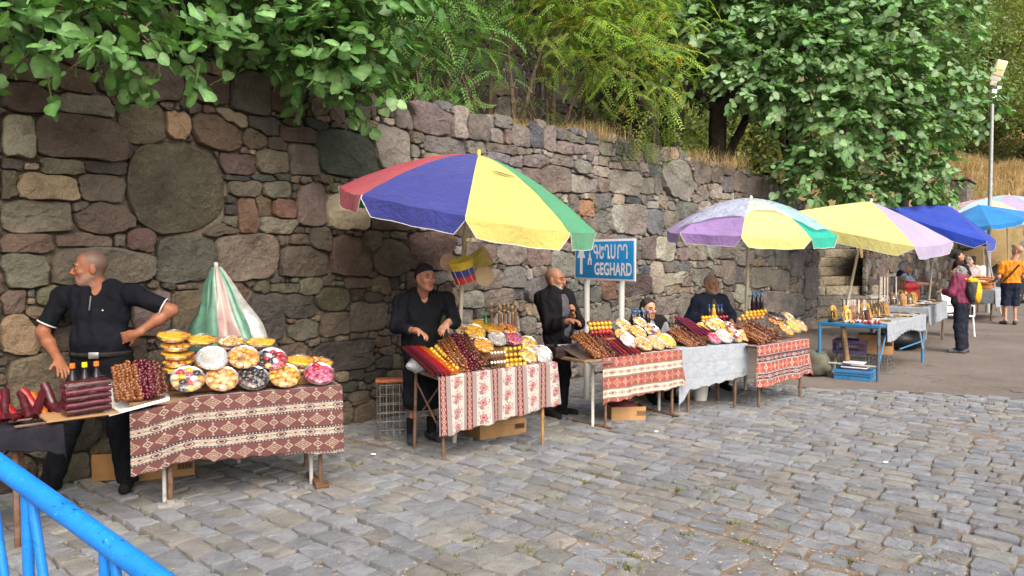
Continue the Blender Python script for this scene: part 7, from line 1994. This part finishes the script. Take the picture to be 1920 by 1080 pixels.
def person(label, root, rz, H=1.75, head=None, skin=(.40, .21, .13), wide=1.0, belly=1.0, arms=None, look=(0, 0), hair=None, beard=None, cloth=None, h=.011, hh=.0055, seat=None, legs=None, lean=(0, 0), female=False, brow=(.03, .025, .02), legw=1.0):
    """arms: {'L': (shoulder, elbow, wrist, hand_dir, palm_normal, curl), 'R': ...} in world points (None = default hanging); L is on local -x"""
    root = Vector(root); ro = empty('person', root, label=label, cat='person')
    k_ = H / 1.75; cz, sz_ = math.cos(rz), math.sin(rz)
    def Lc(x, y, z):                      # local (facing -y) to root-relative
        x, y, z = x * k_, y * k_, z * k_
        f = max(0, (z - .9 * k_)); x += lean[0] * f; y += lean[1] * f
        return np.array([x * cz - y * sz_, x * sz_ + y * cz, z])
    dz = (seat - .90) * 1.0 if seat is not None else 0.0
    def U(x, y, z): p = Lc(x, y, z); p[2] += dz * 1.0; return p
    Mz = np.array([[cz, -sz_, 0], [sz_, cz, 0], [0, 0, 1.0]])
    s = k_
    W_ = wide
    sh = {}
    A = arms or {}
    for sd_, sg in (('L', -1), ('R', 1)):
        a = A.get(sd_)
        if a is None: a = (None, None, None, None, None, .25)
        S_ = np.array(a[0]) - np.array(root) if a[0] is not None else U(sg * .185 * W_, .0, 1.425)
        E_ = np.array(a[1]) - np.array(root) if a[1] is not None else U(sg * .235 * W_, .02, 1.13)
        Wr = np.array(a[2]) - np.array(root) if a[2] is not None else U(sg * .245 * W_, -.06, .88)
        hd = np.array(a[3]) if a[3] is not None else np.array([0, 0, -1.0]) + Mz @ np.array([0, -.2, 0])
        pn = np.array(a[4]) if a[4] is not None else Mz @ np.array([-sg, 0, 0.0])
        sh[sd_] = (S_, E_, Wr, hd, pn, a[5], sg)
    # --- torso primitives, reused for clothes
    def torso(q, infl=0.0):
        q.ell(U(0, .0, .955), np.array((.165 * W_, .118, .13)) * s, Mz, k=.06)
        q.ell(U(0, -.02 * belly, 1.08), np.array((.152 * W_ * (1 + .25 * (belly - 1)), .112 * belly, .15)) * s, Mz, k=.06)
        q.ell(U(0, .0, 1.28), np.array((.168 * W_, .115, .17)) * s, Mz, k=.06)
        if female:
            for sg in (-1, 1): q.ell(U(sg * .075, -.085, 1.25), np.array((.075, .065, .075)) * s, Mz, k=.05)
        q.cap(sh['L'][0] * .72 + sh['R'][0] * .28 + np.array([0, 0, .005]), sh['R'][0] * .72 + sh['L'][0] * .28 + np.array([0, 0, .005]), .066 * s, k=.06)
        q.cap(sh['L'][0], sh['L'][0] * .6 + sh['R'][0] * .4, .058 * s, k=.05); q.cap(sh['R'][0], sh['R'][0] * .6 + sh['L'][0] * .4, .058 * s, k=.05)
        q.cap(U(-.07, .02, 1.46), U(.07, .02, 1.46), .045 * s, k=.05)
    neck0 = U(0, .01, 1.44)
    hc = np.array(head) - np.array(root) if head is not None else U(0, -.025, 1.63)
    # legs
    LG = []
    for sg in (-1, 1):
        if legs is not None: hip, kn, an, fd = [np.array(q) for q in legs[0 if sg < 0 else 1]]
        else: hip, kn, an, fd = U(sg * .09, .0, .90), Lc(sg * .10, -.01, .49), Lc(sg * .105, .03, .085), Mz @ np.array([sg * .25, -1, 0.0])
        LG.append((hip, kn, an, fd / np.linalg.norm(fd)))
    # --- skin body (coarse core + fine head and arms, one mesh object)
    core = Sol(); torso(core)
    for hip, kn, an, fd in LG: core.cap(hip, kn, .078 * s * legw, .052 * s * legw, k=.05).cap(kn, an, .052 * s * legw, .036 * s, k=.04).cap(an - np.array([0, 0, .03]), an - np.array([0, 0, .045]) + fd * .13, .030, .024, k=.03)
    core.cap(neck0, hc + np.array([0, 0, -.04]), .056 * s, .05 * s, k=.03)
    CV, CF = core.mesh(max(h * 1.6, .02), -.012)
    parts = [(CV, CF)]
    for sd_ in 'LR':
        S_, E_, Wr, hd, pn, cu, sg = sh[sd_]
        q = Sol(); q.cap(S_, E_, .050 * s, .041 * s, k=.03).cap(E_, E_ * .6 + Wr * .4, .041 * s, .040 * s, k=.03).cap(E_ * .6 + Wr * .4, Wr, .040 * s, .026 * s, k=.03)
        if hh < .012: fingers(q, Wr, hd, pn, cu, side=sg * (1 if cloth.get('flip') is None else -1), sc=(.92 if female else 1.04) * s)
        else: q.ell(Wr + np.array(hd) / np.linalg.norm(hd) * .07, (.03, .03, .075), frame(Vector(hd).orthogonal(), hd) if False else None, k=.03)
        parts.append(q.mesh(hh))
    # head
    yaw, pit = look
    a = rz + yaw
    Rh = np.array(Matrix.Rotation(a, 3, 'Z') @ Matrix.Rotation(pit, 3, 'X'))
    hs = (1.06 if not female else 1.0) * (s ** .4)
    def Q(x, y, z): return hc + Rh @ (np.array([x, y, z]) * hs)
    hd_ = Sol()
    def he(c, r, k=.02, op='+', M=None): hd_.ell(Q(*c), np.array(r) * hs, Rh, k=k, op=op)
    he((0, .018, .034), (.076, .096, .088), .03); he((0, -.022, -.035), (.061, .066, .080), .04); he((0, -.060, -.097), (.026, .024, .022), .03)
    for g in (-1, 1):
        hd_.cap(Q(g * .052, .005, -.05), Q(g * .022, -.055, -.098), .018 * hs, .014 * hs, k=.03)
        he((g * .036, -.060, -.026), (.024, .020, .020), .02)
        he((g * .0315, -.100, .004), (.0175, .016, .0115), .012, '-')
        he((g * .079, .014, -.010), (.009, .021, .033), .010)
    hd_.cap(Q(-.036, -.082, .023), Q(.036, -.082, .023), .0105 * hs, k=.018)
    hd_.cap(Q(0, -.086, .014), Q(0, -.110, -.026), .0085 * hs, .012 * hs, k=.012)
    for g in (-1, 1): he((g * .0125, -.101, -.032), (.0095, .011, .0085), .008)
    he((0, -.086, -.060), (.024, .012, .0065), .008); he((0, -.085, -.0735), (.020, .012, .0075), .008); he((0, -.099, -.0668), (.024, .010, .0018), .004, '-')
    hd_.cap(neck0 + np.array([0, 0, -.02]), Q(0, .03, -.06), .057 * s, .052 * hs, k=.035)
    hd_.cap(neck0 + np.array([0, 0, -.05]), Q(0, -.01, -.10), .045 * s, .035 * hs, k=.03)
    HV, HF = hd_.mesh(hh)
    parts.append((HV, HF))
    V = np.concatenate([p[0] for p in parts]); off = np.cumsum([0] + [len(p[0]) for p in parts]); F = np.concatenate([p[1] + o for p, o in zip(parts, off)])
    col = np.tile(np.array(skin), (len(V), 1))
    hl = (V - hc) @ Rh / hs
    ish = np.arange(len(V)) >= off[-2]
    lips = ish & (np.abs(hl[:, 0]) < .023) & (hl[:, 1] < -.085) & (hl[:, 2] < -.053) & (hl[:, 2] > -.082); col[lips] = np.array(skin) * np.array((.80, .52, .55))
    red = ish & (hl[:, 1] < -.07) & (hl[:, 2] < .0) & (hl[:, 2] > -.05); col[red] *= np.array((1.1, .92, .9))
    if beard is not None:
        bz = ish & (hl[:, 2] < -.04 - .0 * np.abs(hl[:, 0])) & (hl[:, 1] < .02) & (hl[:, 2] > -.125) & ~lips & ~((np.abs(hl[:, 0]) < .014) & (hl[:, 1] < -.1) & (hl[:, 2] > -.045))
        col[bz] = col[bz] * (1 - beard[1]) + np.array(beard[0]) * beard[1]
    if hair and hair[0] == 'crop':
        pl = (hl[:, 1] + .036) * .9 + (hl[:, 2] - .072) * .42
        k1 = np.clip(pl / .022, 0, 1) * np.clip((hl[:, 2] + .075) / .03, 0, 1) * ish * (np.abs(hl[:, 0]) < .086)
        ear = (np.abs(hl[:, 0]) > .0745) & (np.abs(hl[:, 2] + .01) < .036); k1 = k1 * ~ear
        k1 = (k1 * hair[2])[:, None]; col = col * (1 - k1) + np.array(hair[1]) * k1
    mk('body', V, F, M_SKIN, ro, col=np.clip(col, .005, .9))
    for g in (-1, 1):
        e = MB().ball(Q(g * .0315, -.0785, .003), .0112 * hs, 10, 7).obj('eye', M_EYE, ro)
        MB().ball(Q(g * .0315 - .0, -.0860, .003), .0062 * hs, 8, 5).obj('iris', M_IRIS, e)
        bm_ = cloth_mat_cache('brow', brow)
        MB().tube([Q(g * .016, -.0945, .022), Q(g * .031, -.0935, .029), Q(g * .048, -.080, .023)], [.0042 * hs, .0052 * hs, .0025 * hs], 6).obj('eyebrow', bm_, ro)
    if hair and hair[0] != 'crop':
        q = Sol()
        kind = hair[0]
        q.ell(Q(0, .018, .034), np.array((.076, .096, .088)) * hs, Rh, k=.02)
        if kind == 'bob':
            q.ell(Q(0, .035, -.01), np.array((.092, .085, .095)) * hs, Rh, k=.03); q.ell(Q(0, .04, -.07), np.array((.075, .06, .05)) * hs, Rh, k=.03)
        if kind in ('short', 'receding'): q.cap(Q(-.045, .062, -.03), Q(.045, .062, -.03), .03 * hs, k=.04)
        cuts = []
        if kind == 'short': cuts = [(Q(0, -.060, .075), Rh @ np.array([0, -.80, -.60]))]; 
        if kind == 'receding': cuts = [(Q(0, -.034, .070), Rh @ np.array([0, -.90, -.45])), (Q(0, .0, -.055), Rh @ np.array([0, -.3, -1.0]))]
        if kind == 'fringe': cuts = [(Q(0, .005, .0), Rh @ np.array([0, -1, 0.0])), (Q(0, .03, .048), Rh @ np.array([0, -.15, 1.0])), (Q(0, 0, -.055), Rh @ np.array([0, 0, -1.0]))]
        if kind == 'bob': cuts = [(Q(0, -.060, .080), Rh @ np.array([0, -.92, -.38]))]
        if kind == 'kerchief': cuts = [(Q(0, -.070, .066), Rh @ np.array([0, -.42, -.90]))]; q.ell(Q(0, .095, .0), np.array((.045, .03, .04)) * hs, Rh, k=.03); q.ell(Q(0, .105, -.06), np.array((.03, .012, .06)) * hs, Rh, k=.02)
        th = hair[2] if len(hair) > 2 else .010
        HV2, HF2 = q.mesh(hh * 1.1, th, cuts)
        rr = np.random.default_rng(len(PEOPLE))
        ctr = Q(0, .02, .02); dv = HV2 - ctr; ph = dv @ rr.normal(0, 60, (3, 3))
        HV2 = HV2 + dv / (np.linalg.norm(dv, axis=1, keepdims=True) + 1e-6) * (np.sin(ph).sum(1) * (.0012 if kind != 'bob' else .003))[:, None]
        mk('headscarf' if kind == 'kerchief' else 'hair', HV2, HF2, cloth_mat_cache('hair', hair[1]), ro)
    # --- clothes
    r = np.random.default_rng(50 + len(PEOPLE)); PEOPLE.append(ro)
    def drape(V, amp):
        ph = r.uniform(0, 6.28, 8); c = V.mean(0); d = V - c; d[:, 2] = 0; d /= np.linalg.norm(d, axis=1, keepdims=True) + 1e-6
        w_ = np.sin(V[:, 2] * 34 + V[:, 0] * 17 + ph[0]) * np.sin(V[:, 0] * 21 + V[:, 1] * 14 + ph[1]) + .6 * np.sin(V[:, 2] * 61 + V[:, 1] * 30 + ph[2])
        return V + d * (amp * w_)[:, None]
    for it in cloth['items']:
        kind, cm, prm = it[0], cloth_mat_cache(it[0], it[1]), (it[2] if len(it) > 2 else {})
        q = Sol(); cuts = list(prm.get('cuts', []))
        infl = prm.get('infl', .014)
        if kind in ('shirt', 'jacket', 'vest', 'dress', 'jumper'):
            torso(q)
            for sd_ in 'LR':
                S_, E_, Wr, hd, pn, cu, sg = sh[sd_]
                sl = prm.get('sleeve', .6)          # 0..1 along upper arm, 1..2 forearm
                ua = min(sl, 1.0)
                P1_ = S_ + (E_ - S_) * ua; cd = (E_ - S_) / np.linalg.norm(E_ - S_)
                if sl <= 0: continue
                q.cap(S_, P1_ + cd * .03 if sl < 1 else P1_, .056 * s, (.050 if sl < 1 else .046) * s, k=.04, cuts=[(P1_, cd)] if sl < 1 else ())
                if sl > 1:
                    P2_ = E_ + (Wr - E_) * min(1.0, sl - 1); cd = (Wr - E_) / np.linalg.norm(Wr - E_)
                    q.cap(E_, P2_ + cd * .02, .046 * s, .036 * s, k=.03, cuts=[(P2_, cd)])
            hem = prm.get('hem', .90) * s + dz
            if kind == 'dress':
                q.cap(U(0, .01, .93), U(0, .01, .42), .152 * s, .175 * s, k=.06); hem = prm.get('hem', .5) * s
            cuts.append(((0, 0, hem), (0, 0, -1)))
            # neckline
            if prm.get('vneck'): q.ell(U(0, -.10, 1.47), np.array((.045, .09, prm['vneck'])) * s, Mz, k=.01, op='-')
            q.ell(U(0, -.005, 1.56), np.array((.066, .068, .075)) * s, Mz, k=.012, op='-')
            if prm.get('open'): q.ell(U(.0, -.16, 1.20), np.array((prm['open'], .12, .34)) * s, Mz, k=.01, op='-')
            CVv, CFf = q.mesh(h, infl, cuts); CVv = drape(CVv, prm.get('amp', .0035))
            go = mk(kind, CVv, CFf, cm, ro)
            if prm.get('collar'):
                ring = []
                for aa in np.linspace(-2.6, 2.6, 15):
                    ring.append(Vector(U(.068 * math.sin(aa), .012 - .068 * -math.cos(aa) * -1 if False else .005 + .066 * math.cos(aa), 1.485 - .020 * (1 - math.cos(aa)) )))
                MB().tube(ring, .013 * s, 6).obj('collar', cloth_mat_cache('collar', prm['collar']), go)
            if prm.get('trim'):
                for sd_ in 'LR':
                    S_, E_, *_ = sh[sd_]; P1_ = S_ + (E_ - S_) * sl; cd = Vector(E_ - S_).normalized(); o1 = cd.orthogonal().normalized(); o2 = cd.cross(o1)
                    MB().tube([Vector(P1_) + (o1 * math.cos(t) + o2 * math.sin(t)) * (.0655 * s) for t in np.linspace(0, 6.283, 25)], .005, 5).obj('sleeve_trim', M_TRIM, go)
            if prm.get('badge'):
                p = U(.085, -.152, 1.30); MB().ball(p, .006, 8, 6).obj('badge', M_TRIM, go)
                MB().tube([Vector(U(-.005, -.128, 1.40)), Vector(U(-.008, -.150, 1.30))], .0045, 5).obj('zip', M_WIRE, go)
        elif kind in ('trousers', 'shorts'):
            top = prm.get('top', 1.0) * s + dz; bot = prm.get('bot', .05)
            q.ell(U(0, .0, .955), np.array((.165 * W_, .118 * max(1, belly * .9), .13)) * s, Mz, k=.06); q.ell(U(0, .0, 1.03), np.array((.150 * W_, .105 * belly, .10)) * s, Mz, k=.06)
            for hip, kn, an, fd in LG:
                q.cap(hip, kn, .088 * s * legw, .066 * s * legw, k=.05)
                if kind == 'trousers': q.cap(kn, an - np.array([0, 0, .03]), .066 * s * legw, .055 * s * legw, k=.04)
                else: q.cap(kn, kn + (an - kn) * .12, .070 * s * legw, .070 * s * legw, k=.04)
            CVv, CFf = q.mesh(h, infl, [((0, 0, top), (0, 0, 1)), ((0, 0, bot), (0, 0, -1))]); go = mk(kind, drape(CVv, .004), CFf, cm, ro)
            if prm.get('belt'):
                ring = [Vector(U(.172 * W_ * math.sin(t), -.132 * belly * math.cos(t), .985)) for t in np.linspace(0, 6.283, 33)]
                MB().tube(ring, .017 * s, 6).obj('belt', cloth_mat_cache('belt', (.02, .018, .016)), go)
                MB().box(U(.03, -.148 * belly, .985), (.07, .012, .045), Matrix(Mz.tolist()), bev=.003).obj('buckle', M_FOIL, go)
        elif kind == 'socks':
            for hip, kn, an, fd in LG:
                q = Sol(); q.cap(kn, an, .056 * s * legw, .04 * s, k=.03); CVv, CFf = q.mesh(h, .006, [((0, 0, prm.get('top', .36)), (0, 0, 1))]); mk('sock', CVv, CFf, cm, ro)
        elif kind == 'shoes':
            for hip, kn, an, fd in LG:
                q = Sol(); g = np.array([an[0], an[1], an[2] - .085])
                q.cap(g + np.array([0, 0, .045]) - fd * .05, g + fd * .16 + np.array([0, 0, .035]), .042, .040, k=.02)
                if not prm.get('low'): q.cap(g + np.array([0, 0, .05]), an, .042, .044, k=.02)
                CVv, CFf = q.mesh(min(h, .010), 0.0, [((0, 0, g[2] + .003), (0, 0, -1))]); mk('shoe', CVv, CFf, cm, ro)
    return ro, U, Q, Mz
_CM = {}
def cloth_mat_cache(n, c):
    k = tuple(round(x, 4) for x in c)
    if k not in _CM: _CM[k] = cloth_mat('cloth_%s_%d' % (n, len(_CM)), c)
    return _CM[k]
BLK = (.010, .010, .013); NAVY = (.012, .015, .026)
# --- the man in the dark polo shirt
Y1 = 5.42
P1, U1, Q1, M1 = person('grey-haired man in a dark polo shirt standing with one hand on his hip', (at(186, 478, Y1).x, Y1, 0), R(4), 1.76, head=at(168, 503, Y1 - .02), skin=(.235, .095, .052), wide=1.16, belly=1.22, look=(R(-62), R(2)), hair=('crop', (.075, .065, .06), .72), beard=((.22, .20, .18), .35),
    arms={'L': (at(118, 556, Y1), at(80, 622, Y1 - .06), at(110, 676, Y1 - .28), (.45, -.42, -.35), (.2, -.35, -.9), .22), 'R': (at(250, 552, Y1), at(322, 582, Y1 + .06), at(256, 626, Y1 - .06), (-.95, -.1, -.30), (.1, .9, .1), .35)},
    cloth={'items': [('shirt', (.006, .007, .011), {'sleeve': .78, 'hem': .93, 'collar': (.007, .008, .012), 'trim': 1, 'badge': 1, 'vneck': .07, 'amp': .003}), ('trousers', (.006, .007, .010), {'belt': 1, 'top': 1.0}), ('shoes', (.012, .011, .011))]},
    legs=[(np.array([-.10, .0, .90]), np.array([-.19, -.10, .50]), np.array([-.30, -.16, .09]), np.array([-.3, -1, 0])), (np.array([.10, .0, .90]), np.array([.15, -.06, .49]), np.array([.19, -.04, .09]), np.array([.35, -1, 0]))], h=.010, hh=.0046, legw=1.08)
# --- woman in black
Y2 = 6.78
P2, U2, Q2, M2 = person('smiling woman in a black jumper and kerchief behind the floral table', (at(790, 478, Y2).x, Y2, 0), R(24), 1.62, head=at(798, 520, Y2 - .12), skin=(.36, .18, .12), wide=1.14, belly=1.22, look=(R(14), R(2)), hair=('kerchief', (.02, .021, .024), .009), female=True,
    arms={'L': (at(752, 566, Y2 - .04), at(742, 613, Y2 - .12), at(783, 621, Y2 - .38), (.75, -.45, -.28), (.1, -.2, -.95), .4), 'R': (at(838, 562, Y2 + .02), at(852, 604, Y2 - .12), at(838, 606, Y2 - .36), (-.45, -.55, -.55), (-.3, .1, -.9), .5)},
    cloth={'items': [('dress', (.009, .010, .013), {'sleeve': 1.72, 'hem': .325, 'vneck': .10, 'infl': .016}), ('socks', (.010, .010, .012), {'top': .215}), ('shoes', (.035, .035, .045), {'low': 1})]}, h=.011, hh=.0055, brow=(.05, .04, .03))
# --- bald man in the black jacket
Y3 = 7.85
P3, U3, Q3, M3_ = person('bald man in an open black jacket and grey polo beside the sign', (at(1046, 478, Y3).x, Y3, 0), R(46), 1.59, head=at(1041, 524, Y3), skin=(.31, .145, .085), wide=1.06, belly=1.15, look=(R(18), R(2)), beard=((.42, .40, .38), .5), hair=('crop', (.26, .22, .19), .35),
    arms={'L': (at(1016, 560, Y3 - .06), at(1030, 612, Y3 - .16), at(1068, 602, Y3 - .34), (.85, -.45, .05), (.1, -.1, -.95), .6), 'R': (at(1062, 557, Y3 + .10), at(1084, 606, Y3 + .10), at(1072, 588, Y3 - .16), (.2, -.5, .6), (-.8, -.2, .1), .9)},
    cloth={'items': [('shirt', (.085, .085, .10), {'sleeve': 0, 'hem': .90, 'vneck': .05, 'infl': .012, 'collar': (.03, .03, .04)}), ('jacket', (.010, .010, .012), {'sleeve': 1.82, 'hem': .88, 'open': .075, 'infl': .028}), ('trousers', (.010, .011, .015), {'top': 1.0}), ('shoes', (.016, .014, .014))]}, h=.012, hh=.006)
# --- seated man
Y4 = 8.95
x4 = at(1216, 478, Y4).x
P4, U4, Q4, M4 = person('dark-haired man sitting low behind the table by the sign', (x4, Y4, 0), R(22), 1.70, head=at(1216, 579, Y4 - .02), skin=(.45, .25, .16), look=(R(4), R(2)), hair=('short', (.03, .026, .024), .007), beard=((.16, .13, .12), .35), seat=.40,
    arms={'L': (None, (x4 - .24, Y4 - .12, .62), (x4 - .10, Y4 - .34, .50), (.5, -.6, -.2), (0, -.2, -1), .3), 'R': (None, (x4 + .28, Y4 - .05, .62), (x4 + .16, Y4 - .32, .50), (-.2, -.8, -.2), (0, -.2, -1), .3)},
    legs=[(np.array([-.09, 0, .42]), np.array([-.08, -.40, .46]), np.array([-.02, -.42, .09]), np.array([.1, -1, 0])), (np.array([.10, .0, .42]), np.array([.22, -.40, .46]), np.array([.20, -.34, .09]), np.array([.4, -1, 0]))],
    cloth={'items': [('jumper', (.20, .21, .23), {'sleeve': 1.8, 'hem': .88, 'collar': (.25, .26, .28)}), ('vest', (.012, .012, .014), {'sleeve': 0, 'hem': .88, 'open': .06, 'infl': .026}), ('trousers', (.010, .010, .013), {'top': 1.0}), ('shoes', (.010, .010, .010))]}, h=.013, hh=.0065)
MB().box((0, 0, .16), (.40, .36, .32), bev=.01).obj('seat_crate', M_CARDD, label='low brown crate under the seated man', cat='crate', loc=(x4 + .02, Y4 + .02, 0), rot=(0, 0, R(20)))
# --- man in the navy jacket
Y5 = 9.55
x5 = at(1332, 478, Y5).x
P5, U5, Q5, M5 = person('grey-haired man in a navy jacket behind the white cloth table', (x5, Y5, 0), R(20), 1.66, head=at(1334, 534, Y5), skin=(.34, .175, .11), look=(R(8), R(0)), hair=('crop', (.27, .26, .25), .8), beard=((.32, .28, .25), .3), seat=.66,
    legs=[(np.array([-.09, 0, .66]), np.array([-.10, -.34, .52]), np.array([-.10, -.16, .09]), np.array([0, -1, 0])), (np.array([.09, 0, .66]), np.array([.14, -.32, .52]), np.array([.14, -.16, .09]), np.array([.2, -1, 0]))],
    arms={'L': (None, (x5 - .25, Y5 + .0, .90), (x5 - .12, Y5 - .30, .86), (.4, -.7, -.3), (0, -.2, -1), .3), 'R': (None, (x5 + .28, Y5 + .04, .92), (x5 + .20, Y5 - .26, .86), (-.2, -.8, -.3), (0, -.2, -1), .3)},
    cloth={'items': [('shirt', (.06, .055, .05), {'sleeve': 0, 'hem': .9, 'infl': .012, 'collar': (.06, .05, .045)}), ('jacket', (.016, .022, .038), {'sleeve': 1.85, 'hem': .88, 'open': .055, 'infl': .028}), ('trousers', (.012, .012, .015), {'top': 1.0}), ('shoes', (.012, .012, .012))]}, h=.014, hh=.0068)
st_ = empty('wooden_stool', (x5, Y5 + .03, 0), label='plain wooden stool under the man in the navy jacket', cat='stool')
MB().box((0, 0, .53), (.34, .34, .04), bev=.01).obj('seat', M_WOODTOP, st_)
for a, b in ((-1, -1), (1, -1), (1, 1), (-1, 1)): MB().tube([(a * .15, b * .15, 0), (a * .12, b * .12, .52)], .018, 6).obj('leg', M_WOODTOP, st_)
# --- souvenir seller in the vest
Y6 = 15.4
x6 = at(1688, 478, Y6).x
P6, *_ = person('grey-haired seller in a navy vest bending over the souvenirs', (x6, Y6, 0), R(58), 1.60, head=at(1698, 500, Y6 - .22), skin=(.46, .26, .17), belly=1.2, wide=1.08, look=(R(14), R(-24)), hair=('short', (.36, .35, .34), .007), lean=(0, -.12),
    arms={'L': (None, (x6 + .02, Y6 - .42, 1.13), (x6 + .34, Y6 - .42, 1.12), (.8, -.1, .2), (0, .1, -1), .8), 'R': (None, (x6 + .36, Y6 + .12, 1.13), (x6 + .46, Y6 - .20, 1.16), (.3, -.8, .1), (0, .1, -1), .8)},
    cloth={'items': [('shirt', (.40, .46, .56), {'sleeve': .95, 'hem': .9, 'infl': .012}), ('vest', (.018, .026, .065), {'sleeve': 0, 'hem': .86, 'infl': .028}), ('trousers', (.02, .02, .025), {'top': 1.0}), ('shoes', (.02, .018, .016))]}, h=.018, hh=.0095)
# --- woman in maroon with the yellow backpack
Y8 = 12.95
x8 = at(1806, 478, Y8).x
P8, U8, Q8, M8 = person('grey-haired woman in a maroon jacket looking down at the souvenirs', (x8, Y8, 0), R(-138), 1.60, head=at(1797, 511, Y8), skin=(.48, .29, .21), wide=1.06, belly=1.15, look=(R(6), R(-24)), hair=('bob', (.20, .20, .20), .008), female=True, lean=(0, -.06),
    arms={'L': (None, (x8 + .12, Y8 + .30, 1.06), (x8 - .10, Y8 + .34, 1.08), (-.9, .0, .0), (0, 0, -1), .7), 'R': (None, (x8 - .26, Y8 - .12, 1.04), (x8 - .24, Y8 + .16, 1.06), (-.8, .4, .0), (0, 0, -1), .7)},
    cloth={'items': [('jacket', (.165, .035, .075), {'sleeve': 1.85, 'hem': .76, 'infl': .026, 'collar': (.14, .03, .06)}), ('trousers', (.016, .019, .030), {'top': 1.0}), ('shoes', (.10, .10, .11))]}, h=.016, hh=.009, legw=1.12)
bp = empty('backpack', (x8, Y8, 0), label='yellow and grey backpack on the woman in maroon', cat='backpack')
q = Sol(); q.ell(U8(0, .20, 1.20), (.155, .10, .22), M8, k=.03); V, F = q.mesh(.016); mk('main_bag', V, F, cloth_mat_cache('pack', (.055, .055, .06)), bp)
q = Sol(); q.ell(U8(-.03, .265, 1.16), (.125, .06, .19), M8, k=.03); V, F = q.mesh(.016); mk('front_pocket', V, F, cloth_mat_cache('packy', (.62, .36, .02)), bp)
q = Sol(); q.ell(U8(0, .20, 1.37), (.13, .085, .06), M8, k=.03); V, F = q.mesh(.016); mk('top_flap', V, F, cloth_mat_cache('packy', (.62, .36, .02)), bp)
for sg in (-1, 1): MB().tube([Vector(U8(sg * .10, .13, 1.40)), Vector(U8(sg * .12, .0, 1.475)), Vector(U8(sg * .12, -.125, 1.38)), Vector(U8(sg * .13, -.13, 1.2)), Vector(U8(sg * .16, .05, 1.06))], .016, 6).obj('strap', cloth_mat_cache('packy', (.62, .36, .02)), bp)
q = Sol(); q.ell(U8(.20, -.06, .98), (.09, .06, .08), M8, k=.02); V, F = q.mesh(.016); o = mk('hip_bag', V, F, cloth_mat_cache('hipbag', BLK), label='small black shoulder bag at the maroon woman\'s side', cat='bag'); o.location = (x8, Y8, 0)
# --- man in orange seen from behind
Y9 = 18.2
x9 = at(1897, 478, Y9).x
P9, U9, Q9, M9 = person('bald man in an orange shirt and navy shorts seen from behind', (x9, Y9, 0), R(168), 1.80, head=at(1908, 470, Y9 - .05), skin=(.50, .28, .20), wide=1.14, belly=1.2, look=(R(40), R(-22)), hair=('crop', (.22, .15, .12), .4),
    arms={'R': (None, None, (x9 - .20, Y9 + .35, 1.05), (0, .8, 0), (0, 0, -1), .5), 'L': (None, None, (x9 + .32, Y9 + .30, 1.12), (0, .8, 0), (0, 0, -1), .5)},
    cloth={'items': [('shirt', (.52, .19, .02), {'sleeve': .75, 'hem': .86, 'infl': .022}), ('shorts', (.014, .018, .035), {'top': 1.0, 'bot': .46, 'infl': .02}), ('socks', (.30, .24, .18), {'top': .14}), ('shoes', (.10, .075, .055))]}, h=.018, hh=.010, legw=1.1)
o = MB().tube([Vector(U9(-.20, -.10, 1.40)), Vector(U9(-.10, .155, 1.42)), Vector(U9(.06, .175, 1.22)), Vector(U9(.21, .10, 1.02))], .018, 6).obj('bag_strap', cloth_mat_cache('strap', (.03, .02, .018)), label='dark shoulder strap across the orange shirt', cat='strap'); o.location = (x9, Y9, 0)
# --- people in black beyond
Y7 = 20.3
x7 = at(1808, 478, Y7).x
person('woman with tied grey hair in black clothes behind the bread table', (x7, Y7, 0), R(70), 1.66, head=at(1817, 490, Y7), skin=(.45, .26, .18), female=True, look=(R(8), 0), hair=('short', (.16, .15, .15), .012), cloth={'items': [('jacket', (.014, .015, .018), {'sleeve': 1.8, 'hem': .7, 'infl': .03}), ('trousers', BLK, {'top': 1.0}), ('shoes', BLK)]}, h=.02, hh=.0105)
Y10 = 20.4
person('man in a dark red-brown jumper behind the woman in black', (at(1797, 478, Y10).x, Y10, 0), R(60), 1.78, look=(0, R(-15)), skin=(.40, .22, .15), hair=('short', (.04, .035, .03), .008), cloth={'items': [('jumper', (.035, .014, .016), {'sleeve': 1.8, 'hem': .8, 'infl': .03}), ('trousers', BLK, {'top': 1.0}), ('shoes', BLK)]}, h=.022, hh=.0125)
